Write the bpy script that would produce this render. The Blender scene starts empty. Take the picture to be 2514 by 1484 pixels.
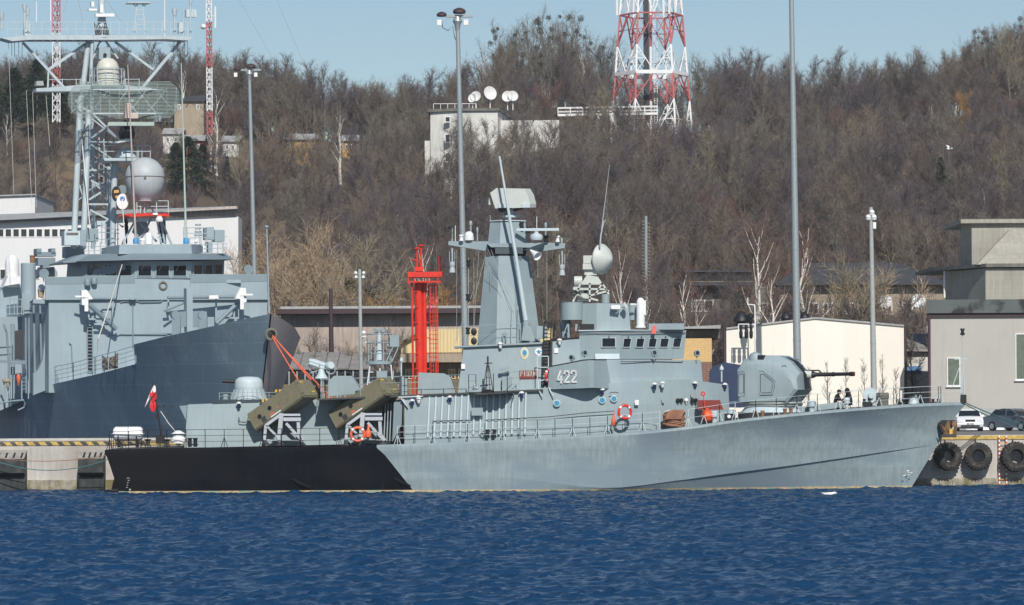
import bpy, bmesh, math, random
import numpy as np
from mathutils import Vector, Matrix
R = math.radians
random.seed(7)
SC = bpy.context.scene
# ---------------------------------------------------------------- camera, sky, sun, exposure
F, EYE, ROLL = 8700.0, 5.5, R(0.3)          # focal length in picture units (the picture is 2514 of them wide)
cam_d = bpy.data.cameras.new('camera'); cam = bpy.data.objects.new('camera', cam_d)
SC.collection.objects.link(cam); SC.camera = cam
cam_d.sensor_width = 36; cam_d.lens = 36*F/2514; cam_d.shift_y = 223/2514
cam_d.clip_start = 1; cam_d.clip_end = 6000
cr, sr = math.cos(ROLL), math.sin(ROLL)
cam.matrix_world = Matrix(((cr, sr, 0, 0), (0, 0, -1, 0), (-sr, cr, 0, EYE), (0, 0, 0, 1)))
SUN_EL, SUN_AZ = R(39), R(10)                # sun stands behind the camera, a little to its right
world = bpy.data.worlds.new('World'); SC.world = world; world.use_nodes = True
wn = world.node_tree; wn.nodes.clear()
sky = wn.nodes.new('ShaderNodeTexSky'); sky.sky_type = 'NISHITA'; sky.sun_disc = False
sky.sun_elevation = SUN_EL; sky.sun_rotation = R(180) - SUN_AZ
sky.altitude = 0; sky.air_density = 1.0; sky.dust_density = 0.2; sky.ozone_density = 3.0
bg = wn.nodes.new('ShaderNodeBackground'); bg.inputs[1].default_value = 0.066
wo = wn.nodes.new('ShaderNodeOutputWorld')
wn.links.new(sky.outputs[0], bg.inputs[0]); wn.links.new(bg.outputs[0], wo.inputs[0])
sun_d = bpy.data.lights.new('sun', 'SUN'); sun_d.energy = 3.8; sun_d.angle = R(0.5); sun_d.color = (1, .95, .87)
sun = bpy.data.objects.new('sun', sun_d); SC.collection.objects.link(sun)
sdir = Vector((math.sin(SUN_AZ)*math.cos(SUN_EL), -math.cos(SUN_AZ)*math.cos(SUN_EL), math.sin(SUN_EL)))
sun.rotation_euler = sdir.to_track_quat('Z', 'Y').to_euler()
SC.view_settings.view_transform = 'Standard'; SC.view_settings.look = 'None'
SC.view_settings.exposure = 0.3; SC.view_settings.gamma = 1
SC.cycles.max_bounces = 5; SC.cycles.use_denoising = True

# ---------------------------------------------------------------- helpers
def W(px, py, Y):
    """point at distance Y that the picture shows at (px, py)"""
    u, v = px-1257, 965-py
    return Vector(((u*cr+v*sr)*Y/F, Y, EYE+(-u*sr+v*cr)*Y/F))
def V(*a): return Vector(a)
MATS = {}
def mat(name, col, rough=.6, var=.12, scale=2.0, streak=0., metal=0., bump=0., bscale=20., second=None, thr=(.5, .62), spec=.4, stretch=(1, 1, 1)):
    m = bpy.data.materials.new(name); m.use_nodes = True; MATS[name] = m
    nt = m.node_tree; L = nt.links; b = nt.nodes['Principled BSDF']
    b.inputs['Roughness'].default_value = rough; b.inputs['Metallic'].default_value = metal
    b.inputs['Specular IOR Level'].default_value = spec
    N = nt.nodes.new
    tc = N('ShaderNodeTexCoord'); mp = N('ShaderNodeMapping'); mp.inputs['Scale'].default_value = stretch
    L.new(tc.outputs['Object'], mp.inputs[0])
    n1 = N('ShaderNodeTexNoise'); n1.inputs['Scale'].default_value = scale; n1.inputs['Detail'].default_value = 6
    L.new(mp.outputs[0], n1.inputs[0])
    mr = N('ShaderNodeMapRange'); mr.inputs[1].default_value = .3; mr.inputs[2].default_value = .7
    mr.inputs[3].default_value = 1-var; mr.inputs[4].default_value = 1+var
    L.new(n1.outputs[0], mr.inputs[0])
    val = mr.outputs[0]
    if streak:
        m2 = N('ShaderNodeMapping'); m2.inputs['Scale'].default_value = (5, 5, .35)
        L.new(tc.outputs['Object'], m2.inputs[0])
        n2 = N('ShaderNodeTexNoise'); n2.inputs['Scale'].default_value = 1.2; n2.inputs['Detail'].default_value = 5
        L.new(m2.outputs[0], n2.inputs[0])
        r2 = N('ShaderNodeMapRange'); r2.inputs[1].default_value = .35; r2.inputs[2].default_value = .65
        r2.inputs[3].default_value = 1-streak; r2.inputs[4].default_value = 1+streak*.5
        L.new(n2.outputs[0], r2.inputs[0])
        mm = N('ShaderNodeMath'); mm.operation = 'MULTIPLY'; L.new(val, mm.inputs[0]); L.new(r2.outputs[0], mm.inputs[1]); val = mm.outputs[0]
    c = N('ShaderNodeMix'); c.data_type = 'RGBA'; c.blend_type = 'MULTIPLY'; c.inputs[0].default_value = 1
    c.inputs[6].default_value = (*col, 1)
    L.new(val, c.inputs[7]); out = c.outputs[2]
    if second:
        n3 = N('ShaderNodeTexNoise'); n3.inputs['Scale'].default_value = scale*.45; n3.inputs['Detail'].default_value = 8
        L.new(mp.outputs[0], n3.inputs[0])
        r3 = N('ShaderNodeMapRange'); r3.inputs[1].default_value = thr[0]; r3.inputs[2].default_value = thr[1]
        L.new(n3.outputs[0], r3.inputs[0])
        c2 = N('ShaderNodeMix'); c2.data_type = 'RGBA'; L.new(r3.outputs[0], c2.inputs[0]); L.new(out, c2.inputs[6])
        c2.inputs[7].default_value = (*second, 1); out = c2.outputs[2]
    L.new(out, b.inputs['Base Color'])
    if bump:
        n4 = N('ShaderNodeTexNoise'); n4.inputs['Scale'].default_value = bscale; n4.inputs['Detail'].default_value = 5
        L.new(mp.outputs[0], n4.inputs[0])
        bp = N('ShaderNodeBump'); bp.inputs['Strength'].default_value = bump; bp.inputs['Distance'].default_value = .05
        L.new(n4.outputs[0], bp.inputs['Height']); L.new(bp.outputs[0], b.inputs['Normal'])
    return m
def over_lines(m, scale, rot=(0, 0, 0), w=1., h=.5, size=.02, dark=.8, strength=.3, light=False):
    """thin seam lines of a grid (plates, planks, bricks) inside a material"""
    nt = m.node_tree; L = nt.links; N = nt.nodes.new; b = nt.nodes['Principled BSDF']
    tc = N('ShaderNodeTexCoord'); mp = N('ShaderNodeMapping'); mp.inputs['Rotation'].default_value = rot
    L.new(tc.outputs['Object'], mp.inputs[0])
    br = N('ShaderNodeTexBrick'); br.inputs['Scale'].default_value = scale; br.inputs['Mortar Size'].default_value = size
    br.inputs['Brick Width'].default_value = w; br.inputs['Row Height'].default_value = h; br.inputs['Mortar Smooth'].default_value = .3
    v = dark
    br.inputs['Color1'].default_value = (1, 1, 1, 1); br.inputs['Color2'].default_value = (.94, .94, .94, 1) ; br.inputs['Mortar'].default_value = (v, v, v, 1)
    L.new(mp.outputs[0], br.inputs[0])
    src = b.inputs['Base Color'].links[0].from_socket
    c = N('ShaderNodeMix'); c.data_type = 'RGBA'; c.blend_type = 'MULTIPLY'; c.inputs[0].default_value = 1
    L.new(src, c.inputs[6]); L.new(br.outputs[0], c.inputs[7]); L.new(c.outputs[2], b.inputs['Base Color'])
    return m
def over_rust(m, col=(.20, .09, .04), lo=.66, hi=.74, scale=(2.2, 2.2, .35), amount=.7):
    """rust runs and old stains that belong to the plate"""
    nt = m.node_tree; L = nt.links; N = nt.nodes.new; b = nt.nodes['Principled BSDF']
    tc = N('ShaderNodeTexCoord'); mp = N('ShaderNodeMapping'); mp.inputs['Scale'].default_value = scale
    L.new(tc.outputs['Object'], mp.inputs[0]); n = N('ShaderNodeTexNoise'); n.inputs['Scale'].default_value = 1.6; n.inputs['Detail'].default_value = 7; n.inputs['Roughness'].default_value = .65
    L.new(mp.outputs[0], n.inputs[0]); r = N('ShaderNodeMapRange'); r.inputs[1].default_value = lo; r.inputs[2].default_value = hi; r.inputs[4].default_value = amount; L.new(n.outputs[0], r.inputs[0])
    src = b.inputs['Base Color'].links[0].from_socket; c = N('ShaderNodeMix'); c.data_type = 'RGBA'
    L.new(r.outputs[0], c.inputs[0]); L.new(src, c.inputs[6]); c.inputs[7].default_value = (*col, 1); L.new(c.outputs[2], b.inputs['Base Color'])
class MB:
    def __init__(s, M=None): s.v = []; s.f = []; s.mi = []; s.m = 0; s.M = M
    def pt(s, p):
        p = Vector(p); p = s.M @ p if s.M else p
        s.v.append(tuple(p)); return len(s.v)-1
    def face(s, idx): s.f.append(tuple(idx)); s.mi.append(s.m)
    def poly(s, pts): s.face([s.pt(p) for p in pts]); return s
    def ext(s, pts, d):
        d = Vector(d); a = [s.pt(p) for p in pts]; b = [s.pt(Vector(p)+d) for p in pts]; n = len(a)
        s.face(a); s.face(b[::-1])
        for i in range(n): j = (i+1) % n; s.face((a[j], a[i], b[i], b[j]))
        return s
    def loft(s, rings, caps=True, closed=True):
        ids = [[s.pt(p) for p in r] for r in rings]; n = len(ids[0])
        for a, b in zip(ids, ids[1:]):
            for i in range(n if closed else n-1): j = (i+1) % n; s.face((a[i], a[j], b[j], b[i]))
        if caps: s.face(ids[0][::-1]); s.face(ids[-1])
        return s
    def box(s, c, d, rot=None):
        c = Vector(c); x, y, z = d[0]/2, d[1]/2, d[2]/2
        P = [Vector(q) for q in ((-x, -y, -z), (x, -y, -z), (x, y, -z), (-x, y, -z), (-x, -y, z), (x, -y, z), (x, y, z), (-x, y, z))]
        if rot: P = [rot @ q for q in P]
        i = [s.pt(c+q) for q in P]
        for q in ((0, 3, 2, 1), (4, 5, 6, 7), (0, 1, 5, 4), (1, 2, 6, 5), (2, 3, 7, 6), (3, 0, 4, 7)): s.face([i[k] for k in q])
        return s
    def b2(s, x0, x1, y0, y1, z0, z1): return s.box(((x0+x1)/2, (y0+y1)/2, (z0+z1)/2), (abs(x1-x0), abs(y1-y0), abs(z1-z0)))
    def frame_of(s, d):
        d = Vector(d).normalized(); u = Vector((0, 0, 1)) if abs(d.z) < .95 else Vector((0, 1, 0))
        a = d.cross(u).normalized(); return a, a.cross(d).normalized()
    def beam(s, a, b, w, h=None):
        a, b = Vector(a), Vector(b); h = h or w; x, y = s.frame_of(b-a); x = x*w/2; y = y*h/2
        return s.loft([[p-x-y, p+x-y, p+x+y, p-x+y] for p in (a, b)])
    def tube(s, pts, r, n=6, caps=True):
        pts = [Vector(p) for p in pts]; rr = r if isinstance(r, (list, tuple)) else [r]*len(pts)
        rings = []
        for i, p in enumerate(pts):
            d = pts[min(i+1, len(pts)-1)]-pts[max(i-1, 0)]
            x, y = s.frame_of(d)
            rings.append([p+(x*math.cos(2*math.pi*k/n)+y*math.sin(2*math.pi*k/n))*rr[i] for k in range(n)])
        return s.loft(rings, caps)
    def lathe(s, c, prof, ax=(0, 0, 1), n=20, caps=True):
        c = Vector(c); ax = Vector(ax).normalized(); x, y = s.frame_of(ax)
        rings = [[c+ax*z+(x*math.cos(2*math.pi*k/n)+y*math.sin(2*math.pi*k/n))*max(r, .0005) for k in range(n)] for r, z in prof]
        return s.loft(rings, caps)
    def sph(s, c, r, sc=(1, 1, 1), n=16, m=10):
        c = Vector(c)
        return s.loft([[c+Vector((r*sc[0]*math.sin(t)*math.cos(2*math.pi*k/n), r*sc[1]*math.sin(t)*math.sin(2*math.pi*k/n), -r*sc[2]*math.cos(t))) for k in range(n)]
                       for t in [max(.01, min(math.pi-.01, math.pi*j/m)) for j in range(m+1)]])
    def torus(s, c, RR, r, ax=(0, 1, 0), n=24, m=8, a0=0, a1=2*math.pi):
        c = Vector(c); ax = Vector(ax).normalized(); x, y = s.frame_of(ax); rings = []
        full = abs(a1-a0-2*math.pi) < 1e-4
        for i in range(n+(0 if full else 1)):
            t = a0+(a1-a0)*i/n; d = x*math.cos(t)+y*math.sin(t)
            rings.append([c+d*RR+(d*math.cos(2*math.pi*k/m)+ax*math.sin(2*math.pi*k/m))*r for k in range(m)])
        if full: rings.append(rings[0])
        return s.loft(rings, not full)
    def lathe_open(s, c, prof, ax, n=20): return s.lathe(c, prof, ax, n, False)
    def build(s, name, m, parent=None, base=None, sharp=38, smooth=True, link=True):
        """link as ONE mesh object; under a parent the mesh keeps the parent's origin"""
        o0 = origin(parent) if parent else (Vector(base) if base is not None else Vector((0, 0, 0)))
        me = bpy.data.meshes.new(name)
        me.from_pydata([(x-o0.x, y-o0.y, z-o0.z) for x, y, z in s.v], [], s.f)
        ms = m if isinstance(m, (list, tuple)) else [m]
        for q in ms: me.materials.append(MATS[q] if isinstance(q, str) else q)
        if len(ms) > 1: me.polygons.foreach_set('material_index', s.mi)
        bm = bmesh.new(); bm.from_mesh(me); bmesh.ops.recalc_face_normals(bm, faces=bm.faces); bm.to_mesh(me); bm.free()
        if smooth: me.shade_smooth(); me.set_sharp_from_angle(angle=R(sharp))
        o = bpy.data.objects.new(name, me)
        if link: SC.collection.objects.link(o)
        if parent: o.parent = parent; ORG[o.name] = o0
        else: o.location = o0; ORG[o.name] = o0
        return o
ORG = {}
def origin(o): return ORG[o.name]
def thing(name, label, cat, base, group=None):
    o = bpy.data.objects.new(name, None); SC.collection.objects.link(o); o.empty_display_size = .3
    o.location = base; ORG[o.name] = Vector(base); return tag(o, label, cat, group)
def tag(o, label=None, cat=None, group=None, kind=None):
    if label: o['label'] = label
    if cat: o['category'] = cat
    if group: o['group'] = group
    if kind: o['kind'] = kind
    return o
def dup(root, loc, rz=0, label=None, sc=1):
    r = root.copy(); SC.collection.objects.link(r); r.location = loc; r.rotation_euler = (0, 0, rz); r.scale = (sc, sc, sc)
    if label: r['label'] = label
    for ch in root.children:
        c = ch.copy(); SC.collection.objects.link(c); c.parent = r
        for g in ch.children:
            d = g.copy(); SC.collection.objects.link(d); d.parent = c
    return r
GL = {  # stroke lettering, unit box
 '4': [[(.75, 0), (.75, .55)], [(.62, 1), (.05, .28), (1, .28)]], '2': [[(.05, .78), (.2, .97), (.75, .97), (.92, .75), (.85, .55), (.05, .05), (.95, .05)]],
 'P': [[(0, 0), (0, 1), (.8, 1), (.95, .75), (.8, .5), (0, .5)]], 'I': [[(.5, 0), (.5, 1)]], 'O': [[(.2, 0), (0, .3), (0, .7), (.2, 1), (.8, 1), (1, .7), (1, .3), (.8, 0), (.2, 0)]],
 'R': [[(0, 0), (0, 1), (.8, 1), (.95, .75), (.8, .5), (0, .5)], [(.4, .5), (1, 0)]], 'U': [[(0, 1), (0, .2), (.2, 0), (.8, 0), (1, .2), (1, 1)]], 'N': [[(0, 0), (0, 1), (1, 0), (1, 1)]],
 'n': [[(0, 0), (0, 1)], [(0, .7), (.4, 1), (.8, .9), (1, .6), (1, 0)]],
 'S': [[(.9, .9), (.2, 1), (0, .75), (.9, .3), (.8, 0), (.05, .08)]], '3': [[(0, 1), (.9, .9), (.5, .55), (1, .25), (.6, 0), (0, .05)]], 'K': [[(0, 0), (0, 1)], [(1, 1), (0, .5), (1, 0)]], 'G': [[(1, .9), (.3, 1), (0, .5), (.3, 0), (1, .1), (1, .5), (.6, .5)]], '1': [[(.2, .8), (.5, 1), (.5, 0)]], '7': [[(0, 1), (1, 1), (.4, 0)]], 'E': [[(1, 1), (0, 1), (0, 0), (1, 0)], [(0, .5), (.8, .5)]]}
def letters(mb, text, o, xd, ud, h, w, gap, t, nd):
    """raised strokes on a face: o origin, xd/ud directions, nd outward"""
    o, xd, ud, nd = Vector(o), Vector(xd).normalized(), Vector(ud).normalized(), Vector(nd).normalized()
    for k, ch in enumerate(text):
        for st in GL.get(ch, []):
            P = [o+xd*(k*(w+gap)+x*w)+ud*(y*h)+nd*.006 for x, y in st]
            for a, b in zip(P, P[1:]):
                d = (b-a).normalized(); s2 = d.cross(nd).normalized()*t/2; a2, b2 = a-d*t*.35, b+d*t*.35
                mb.ext([a2-s2, b2-s2, b2+s2, a2+s2], nd*.008)
def rail(mb, pts, h=1.0, n=3, r=.02, step=1.8, pr=.025, wires=None):
    """guard rail along a line of deck points"""
    pts = [Vector(p) for p in pts]
    for j in range(n):
        z = h*(j+1)/n
        for a, b in zip(pts, pts[1:]): mb.beam(a+V(0, 0, z), b+V(0, 0, z), r*(1 if j == n-1 else .8))
    for a, b in zip(pts, pts[1:]):
        k = max(1, round((b-a).length/step))
        for i in range(k+1):
            p = a.lerp(b, i/k); mb.beam(p, p+V(0, 0, h), pr)
# ---------------------------------------------------------------- materials
mat('ship_grey', (.272, .342, .362), .5, .07, .6, .05, second=(.235, .30, .345), thr=(.52, .66))
mat('ship_grey_light', (.46, .54, .57), .5, .05, 2)
mat('hull_grey', (.255, .32, .338), .6, .10, .5, .12, second=(.205, .265, .305), thr=(.47, .6), stretch=(1, 1, 2.5), bump=.1, bscale=1.3)
mat('hull_black', (.005, .007, .011), .65, .35, .5, .3, second=(.010, .010, .012), thr=(.5, .62), bump=.1, bscale=1.5)
mat('boot_stripe', (.55, .42, .24), .7, .2, 3, .2, second=(.30, .38, .28), thr=(.5, .6))
mat('frigate_grey', (.30, .375, .415), .5, .05, .5, .04, second=(.25, .32, .36), thr=(.5, .66))
fh = mat('frigate_hull', (.19, .265, .32), .5, .12, .5, .16, second=(.15, .22, .275), thr=(.48, .6))
mat('frigate_plate', (.19, .25, .285), .5, .05, 1)
mat('olive', (.185, .17, .11), .55, .07, 3, .05)
mat('dark', (.012, .013, .016), .5, .2, 4); mat('deck_dark', (.05, .055, .055), .8, .2, 4)
mat('white_paint', (.75, .76, .76), .4, .05, 3, .05); mat('cream_radome', (.56, .56, .50), .5, .05, 2, .05)
mat('radome_grey', (.40, .43, .45), .5, .04, 2, .06)
mat('dish_cream', (.48, .51, .48), .5, .04, 2); mat('glass_dark', (.012, .016, .02), .08, .1, 3, spec=.8)
mat('glass_green', (.10, .13, .10), .15, .2, 3, spec=.8)
mat('red', (.66, .032, .016), .45, .1, 3, .08); mat('red_dark', (.20, .03, .025), .6, .1, 3)
mat('orange', (.72, .12, .04), .5, .08, 6); mat('orange_ball', (.80, .10, .025), .5, .05, 4)
mat('rope_brown', (.30, .15, .09), .9, .3, 30, bump=.6, bscale=60); mat('rope_teal', (.05, .16, .16), .8, .2, 10)
mat('rope_red', (.62, .13, .07), .8, .2, 10)
mat('navy_lamp', (.02, .03, .12), .4, .1, 3); mat('yellow', (.62, .40, .03), .55, .12, 4, .1)
mat('steel_galv', (.33, .37, .38), .4, .18, 14, metal=.35); mat('pole_grey', (.33, .35, .34), .6, .12, 6)
mat('concrete', (.46, .44, .41), .85, .12, .6, .10, bump=.3, bscale=6, second=(.34, .31, .28), thr=(.5, .62))
mat('concrete_top', (.36, .34, .32), .9, .12, 1.2, bump=.2, bscale=8)
mat('algae', (.30, .275, .215), .9, .3, 3, .2, bump=.5, bscale=8, second=(.17, .15, .07), thr=(.45, .6))
mat('kerb', (.50, .48, .44), .85, .1, 3); mat('fender_black', (.03, .035, .036), .7, .3, 3, .3, second=(.06, .06, .058), thr=(.5, .64))
mat('fender_top', (.30, .285, .26), .85, .2, 3); mat('rubber', (.028, .026, .025), .85, .35, 6, bump=.6, bscale=14, second=(.07, .062, .052), thr=(.5, .62))
mat('render_grey', (.405, .395, .365), .85, .04, .3, .02); mat('parapet', (.09, .105, .105), .7, .1, .6, second=(.02, .022, .022), thr=(.56, .6))
mat('board_concrete', (.34, .325, .28), .9, .1, .6, .12, bump=.3, bscale=6)
over_lines(MATS['board_concrete'], 1, (R(90), 0, 0), w=3.0, h=.3, size=.012, dark=.86)
mat('old_concrete', (.16, .155, .135), .9, .2, .8, .2, bump=.3, bscale=5, second=(.09, .09, .08), thr=(.5, .64))
mat('cream_panel', (.80, .76, .68), .6, .02, .3, .0)
mat('brick_yellow', (.62, .42, .19), .8, .06, 5); over_lines(MATS['brick_yellow'], 1, (R(90), 0, 0), w=.5, h=.16, size=.014, dark=.75)
mat('brick_brown', (.17, .10, .075), .85, .1, 5); over_lines(MATS['brick_brown'], 1, (R(90), 0, 0), w=.5, h=.16, size=.02, dark=1.7)
mat('brown_trim', (.05, .03, .035), .6, .1, 4); mat('roof_dark', (.045, .048, .055), .8, .15, 1)
mat('roof_light', (.34, .35, .35), .7, .15, 1, .1); mat('tin_roof', (.27, .26, .25), .7, .12, 1, .25)
over_lines(MATS['tin_roof'], 1, (0, 0, R(90)), w=9, h=.9, size=.05, dark=.45)
mat('wall_white', (.66, .66, .66), .8, .03, .4, .03); mat('wall_tan', (.33, .27, .20), .85, .1, .6, .15)
mat('wall_pink', (.42, .35, .31), .85, .1, .4, .2, second=(.33, .28, .25), thr=(.5, .62)); mat('wall_brown', (.20, .15, .09), .85, .2, .8, .2)
mat('wall_cream', (.62, .50, .28), .8, .05, 1, .08); mat('wall_white_dirty', (.60, .60, .57), .85, .1, .5, .12, second=(.30, .30, .28), thr=(.5, .65))
mat('wall_yellow', (.46, .29, .09), .8, .06, 1, .1); mat('blue_panel', (.10, .22, .42), .6, .1, 1)
mat('bark', (.10, .085, .07), .9, .2, 4); mat('bark_grey', (.16, .145, .12), .9, .2, 4)
mat('birch_bark', (.68, .65, .58), .8, .25, 6, stretch=(1, 1, 3), second=(.12, .11, .10), thr=(.60, .66))
for nm, c in (('twig_brown', (.120, .098, .086)), ('twig_purple', (.105, .086, .092)), ('twig_grey', (.16, .14, .112)), ('twig_olive', (.24, .205, .14)), ('twig_tan', (.36, .27, .18)),
              ('twig_gold', (.34, .19, .065)), ('twig_warm', (.17, .132, .102)), ('twig_dusk', (.085, .072, .075)), ('twig_red', (.16, .092, .075))): mat(nm, c, .9, .2, .7)
mat('mistletoe', (.075, .062, .028), .9, .2, 3); mat('needles', (.022, .042, .022), .85, .3, 1.5)
mat('hill_floor', (.10, .08, .06), .95, .25, .12, second=(.19, .14, .08), thr=(.52, .64), bump=.6, bscale=1.5)
mat('ground_quay', (.17, .165, .16), .9, .12, .4); mat('snow', (.8, .82, .84), .7, .05, 3)
mat('lattice_red', (.42, .11, .11), .6, .15, 1); mat('lattice_white', (.72, .72, .73), .6, .06, 1)
mat('blue_tarp', (.018, .035, .085), .6, .15, 2); mat('car_white', (.75, .76, .77), .25, .02, 1, spec=.6); mat('car_blue', (.12, .15, .20), .25, .03, 1, metal=.4, spec=.6)
mat('headlight', (.70, .74, .82), .08, .1, 8, spec=1.); mat('plate_white', (.7, .7, .68), .5, .02, 2); mat('skin', (.42, .25, .18), .6, .05, 3)
mat('cloth_black', (.012, .012, .016), .85, .1, 5); mat('flag_white', (.75, .75, .75), .7, .03, 2); mat('flag_red', (.62, .03, .03), .7, .04, 2)
mat('camo', (.42, .35, .27), .9, .1, 9, second=(.13, .10, .08), thr=(.47, .53), stretch=(1, 1, 1.6)); mat('canvas', (.30, .25, .18), .9, .2, 5)
mat('crest_cream', (.62, .60, .45), .6, .05, 5); mat('crest_blue', (.05, .25, .42), .6, .1, 9); mat('crest_gold', (.6, .35, .08), .6, .1, 9)
mat('stain', (.22, .12, .06), .8, .3, 3)
mat('wall_redbrick', (.28, .08, .06), .85, .1, 1)
over_lines(MATS['hull_grey'], 1, (R(90), 0, 0), w=3.1, h=1.15, size=.012, dark=.82); over_rust(MATS['hull_grey'])
over_lines(MATS['ship_grey'], 1, (R(90), 0, 0), w=2.3, h=1.6, size=.010, dark=.86); over_rust(MATS['ship_grey'], lo=.70, hi=.76, amount=.45)
over_lines(MATS['frigate_grey'], 1, (R(90), 0, 0), w=2.8, h=2.1, size=.010, dark=.9); over_rust(MATS['frigate_grey'], lo=.70, hi=.76, amount=.3)
over_rust(MATS['hull_black'], col=(.035, .022, .016), lo=.62, hi=.72, amount=.6); over_rust(MATS['cream_panel'], col=(.55, .50, .42), lo=.62, hi=.75, scale=(1.2, 1.2, .2), amount=.35)
over_lines(MATS['cream_panel'], 1, (R(90), 0, 0), w=1.0, h=50, size=.012, dark=.93); over_rust(MATS['render_grey'], col=(.33, .30, .27), lo=.56, hi=.7, scale=(1, 1, .25), amount=.5)
over_rust(MATS['concrete'], col=(.24, .21, .17), lo=.55, hi=.68, scale=(1, 1, .3), amount=.55); over_rust(MATS['wall_white'], col=(.48, .47, .44), lo=.58, hi=.72, scale=(.7, .7, .15), amount=.4)
over_rust(MATS['red'], col=(.28, .03, .02), lo=.55, hi=.7, scale=(3, 3, 1), amount=.6); over_rust(MATS['olive'], col=(.10, .09, .06), lo=.58, hi=.7, scale=(2, 2, 1), amount=.5)
over_rust(MATS['frigate_hull'], col=(.20, .24, .26), lo=.55, hi=.68, scale=(2.4, 2.4, .3), amount=.4)
mat('frigate_hull_port_lit', (.46, .425, .42), .55, .06, .5, .10); over_lines(MATS['frigate_hull_port_lit'], 1, (R(90), 0, 0), w=3, h=.5, size=.012, dark=.85)  # brownish port bow, lightened so the colour carries the sunlight on that side
MATS['hull_black'].node_tree.nodes['Principled BSDF'].inputs['Specular IOR Level'].default_value = .06
mat('frigate_screen', (.20, .26, .29), .5, .05, 1)
mat('stripe_yellow', (.52, .36, .10), .7, .2, 5, .15, second=(.38, .33, .24), thr=(.56, .66)); mat('stripe_dark', (.07, .065, .06), .8, .3, 5)
# ---------------------------------------------------------------- water
def water():
    n, Lx = 840, 128.0
    rng = np.random.default_rng(5)
    k = np.fft.fftfreq(n, Lx/n)*2*np.pi; KX, KY = np.meshgrid(k, k); K = np.hypot(KX, KY); K[0, 0] = 1
    wind = np.array([.22, .975]); dirf = ((KX*wind[0]+KY*wind[1])/K)**4*.85+.15
    kp = 2*np.pi/2.3
    S = (np.exp(-1.2*(kp/K)**2)/K**3.15+1.5*np.exp(-((K-.85)/.35)**2)*.02)*dirf; S[K > 2*np.pi/.32] = 0; S[0, 0] = 0
    ph = rng.normal(size=(n, n))+1j*rng.normal(size=(n, n)); H = np.sqrt(S)*ph
    h = np.real(np.fft.ifft2(H)); s = .05/h.std(); h *= s
    dx = np.real(np.fft.ifft2(1j*KX/K*H))*s*1.0; dy = np.real(np.fft.ifft2(1j*KY/K*H))*s*1.0
    xs = np.arange(n)*Lx/n; X, Y = np.meshgrid(xs-64, xs+80)
    P = np.stack([X+dx, Y+dy, h], -1)
    e = np.minimum.reduce([np.arange(n)[None, :]+0*X, (n-1-np.arange(n))[None, :]+0*X, (np.arange(n))[:, None]+0*X])
    P[..., 2] *= np.clip(e/12, 0, 1)
    P = P.reshape(-1, 3).astype(np.float32)
    me = bpy.data.meshes.new('water')
    idx = np.arange(n*n).reshape(n, n); q = np.stack([idx[:-1, :-1], idx[:-1, 1:], idx[1:, 1:], idx[1:, :-1]], -1).reshape(-1, 4)
    x0, x1, y0, y1 = P[0, 0], P[n-1, 0], P[0, 1], P[-1, 1]
    E = np.array([(-3000, -400, 0), (3000, -400, 0), (3000, 3000, 0), (-3000, 3000, 0), (-64, 80, 0), (63.85, 80, 0), (63.85, 207.8, 0), (-64, 207.8, 0)], np.float32)
    b = n*n; q2 = np.array([(b, b+1, b+5, b+4), (b+1, b+2, b+6, b+5), (b+2, b+3, b+7, b+6), (b+3, b, b+4, b+7)])
    q = np.concatenate([q, q2]); P = np.concatenate([P, E])
    me.vertices.add(len(P)); me.vertices.foreach_set('co', P.ravel())
    me.loops.add(q.size); me.loops.foreach_set('vertex_index', q.ravel().astype(np.int32))
    me.polygons.add(len(q)); me.polygons.foreach_set('loop_start', np.arange(0, q.size, 4, dtype=np.int32))
    me.update(); me.validate(); me.shade_smooth()
    m = bpy.data.materials.new('water'); m.use_nodes = True; nt = m.node_tree; L = nt.links; N = nt.nodes.new
    p = nt.nodes['Principled BSDF']; p.inputs['Base Color'].default_value = (.006, .038, .098, 1); p.inputs['Roughness'].default_value = .2
    p.inputs['IOR'].default_value = 1.33; p.inputs['Specular IOR Level'].default_value = .5
    tc = N('ShaderNodeTexCoord'); nz = N('ShaderNodeTexNoise'); nz.inputs['Scale'].default_value = 5.5; nz.inputs['Detail'].default_value = 4
    bp = N('ShaderNodeBump'); bp.inputs['Strength'].default_value = .5; bp.inputs['Distance'].default_value = .06
    L.new(tc.outputs['Object'], nz.inputs[0]); L.new(nz.outputs[0], bp.inputs['Height']); L.new(bp.outputs[0], p.inputs['Normal'])
    me.materials.append(m)
    o = bpy.data.objects.new('water', me); SC.collection.objects.link(o); tag(o, 'rippled dark blue harbour water in front of the quay', kind='structure')
water()
# ---------------------------------------------------------------- land and hill
QY, QZ = 206.2, 2.88
SKY = [(-700, 130), (-300, 90), (0, 110), (250, 100), (520, 115), (620, 125), (800, 150), (870, 185), (960, 190), (1060, 165), (1160, 110), (1230, 60), (1300, 40), (1400, 45), (1480, 70), (1600, 120),
       (1700, 110), (1850, 95), (2000, 115), (2200, 100), (2330, 90), (2430, 45), (2514, 10), (3000, -40), (3400, -20)]
def ridge(x):
    px = x*F/500+1257
    a = np.interp(px, [p[0] for p in SKY], [p[1] for p in SKY])
    return EYE+(965-a)*500/F-np.interp(px, [1000, 1150], [10.4, 12.3])
def ground(x, y):
    s0 = 288+92*min(max((-8-x)/14, 0), 1)
    t = min(max((y-s0)/(500-s0), 0), 1.0)
    z = QZ+(ridge(x)-QZ)*t**1.05
    z += t*(1-t)*4*(1.2*math.sin(x*.09+1)+.9*math.sin(x*.21+y*.07))
    if y > 520: z -= (y-520)*.04
    return z
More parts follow.
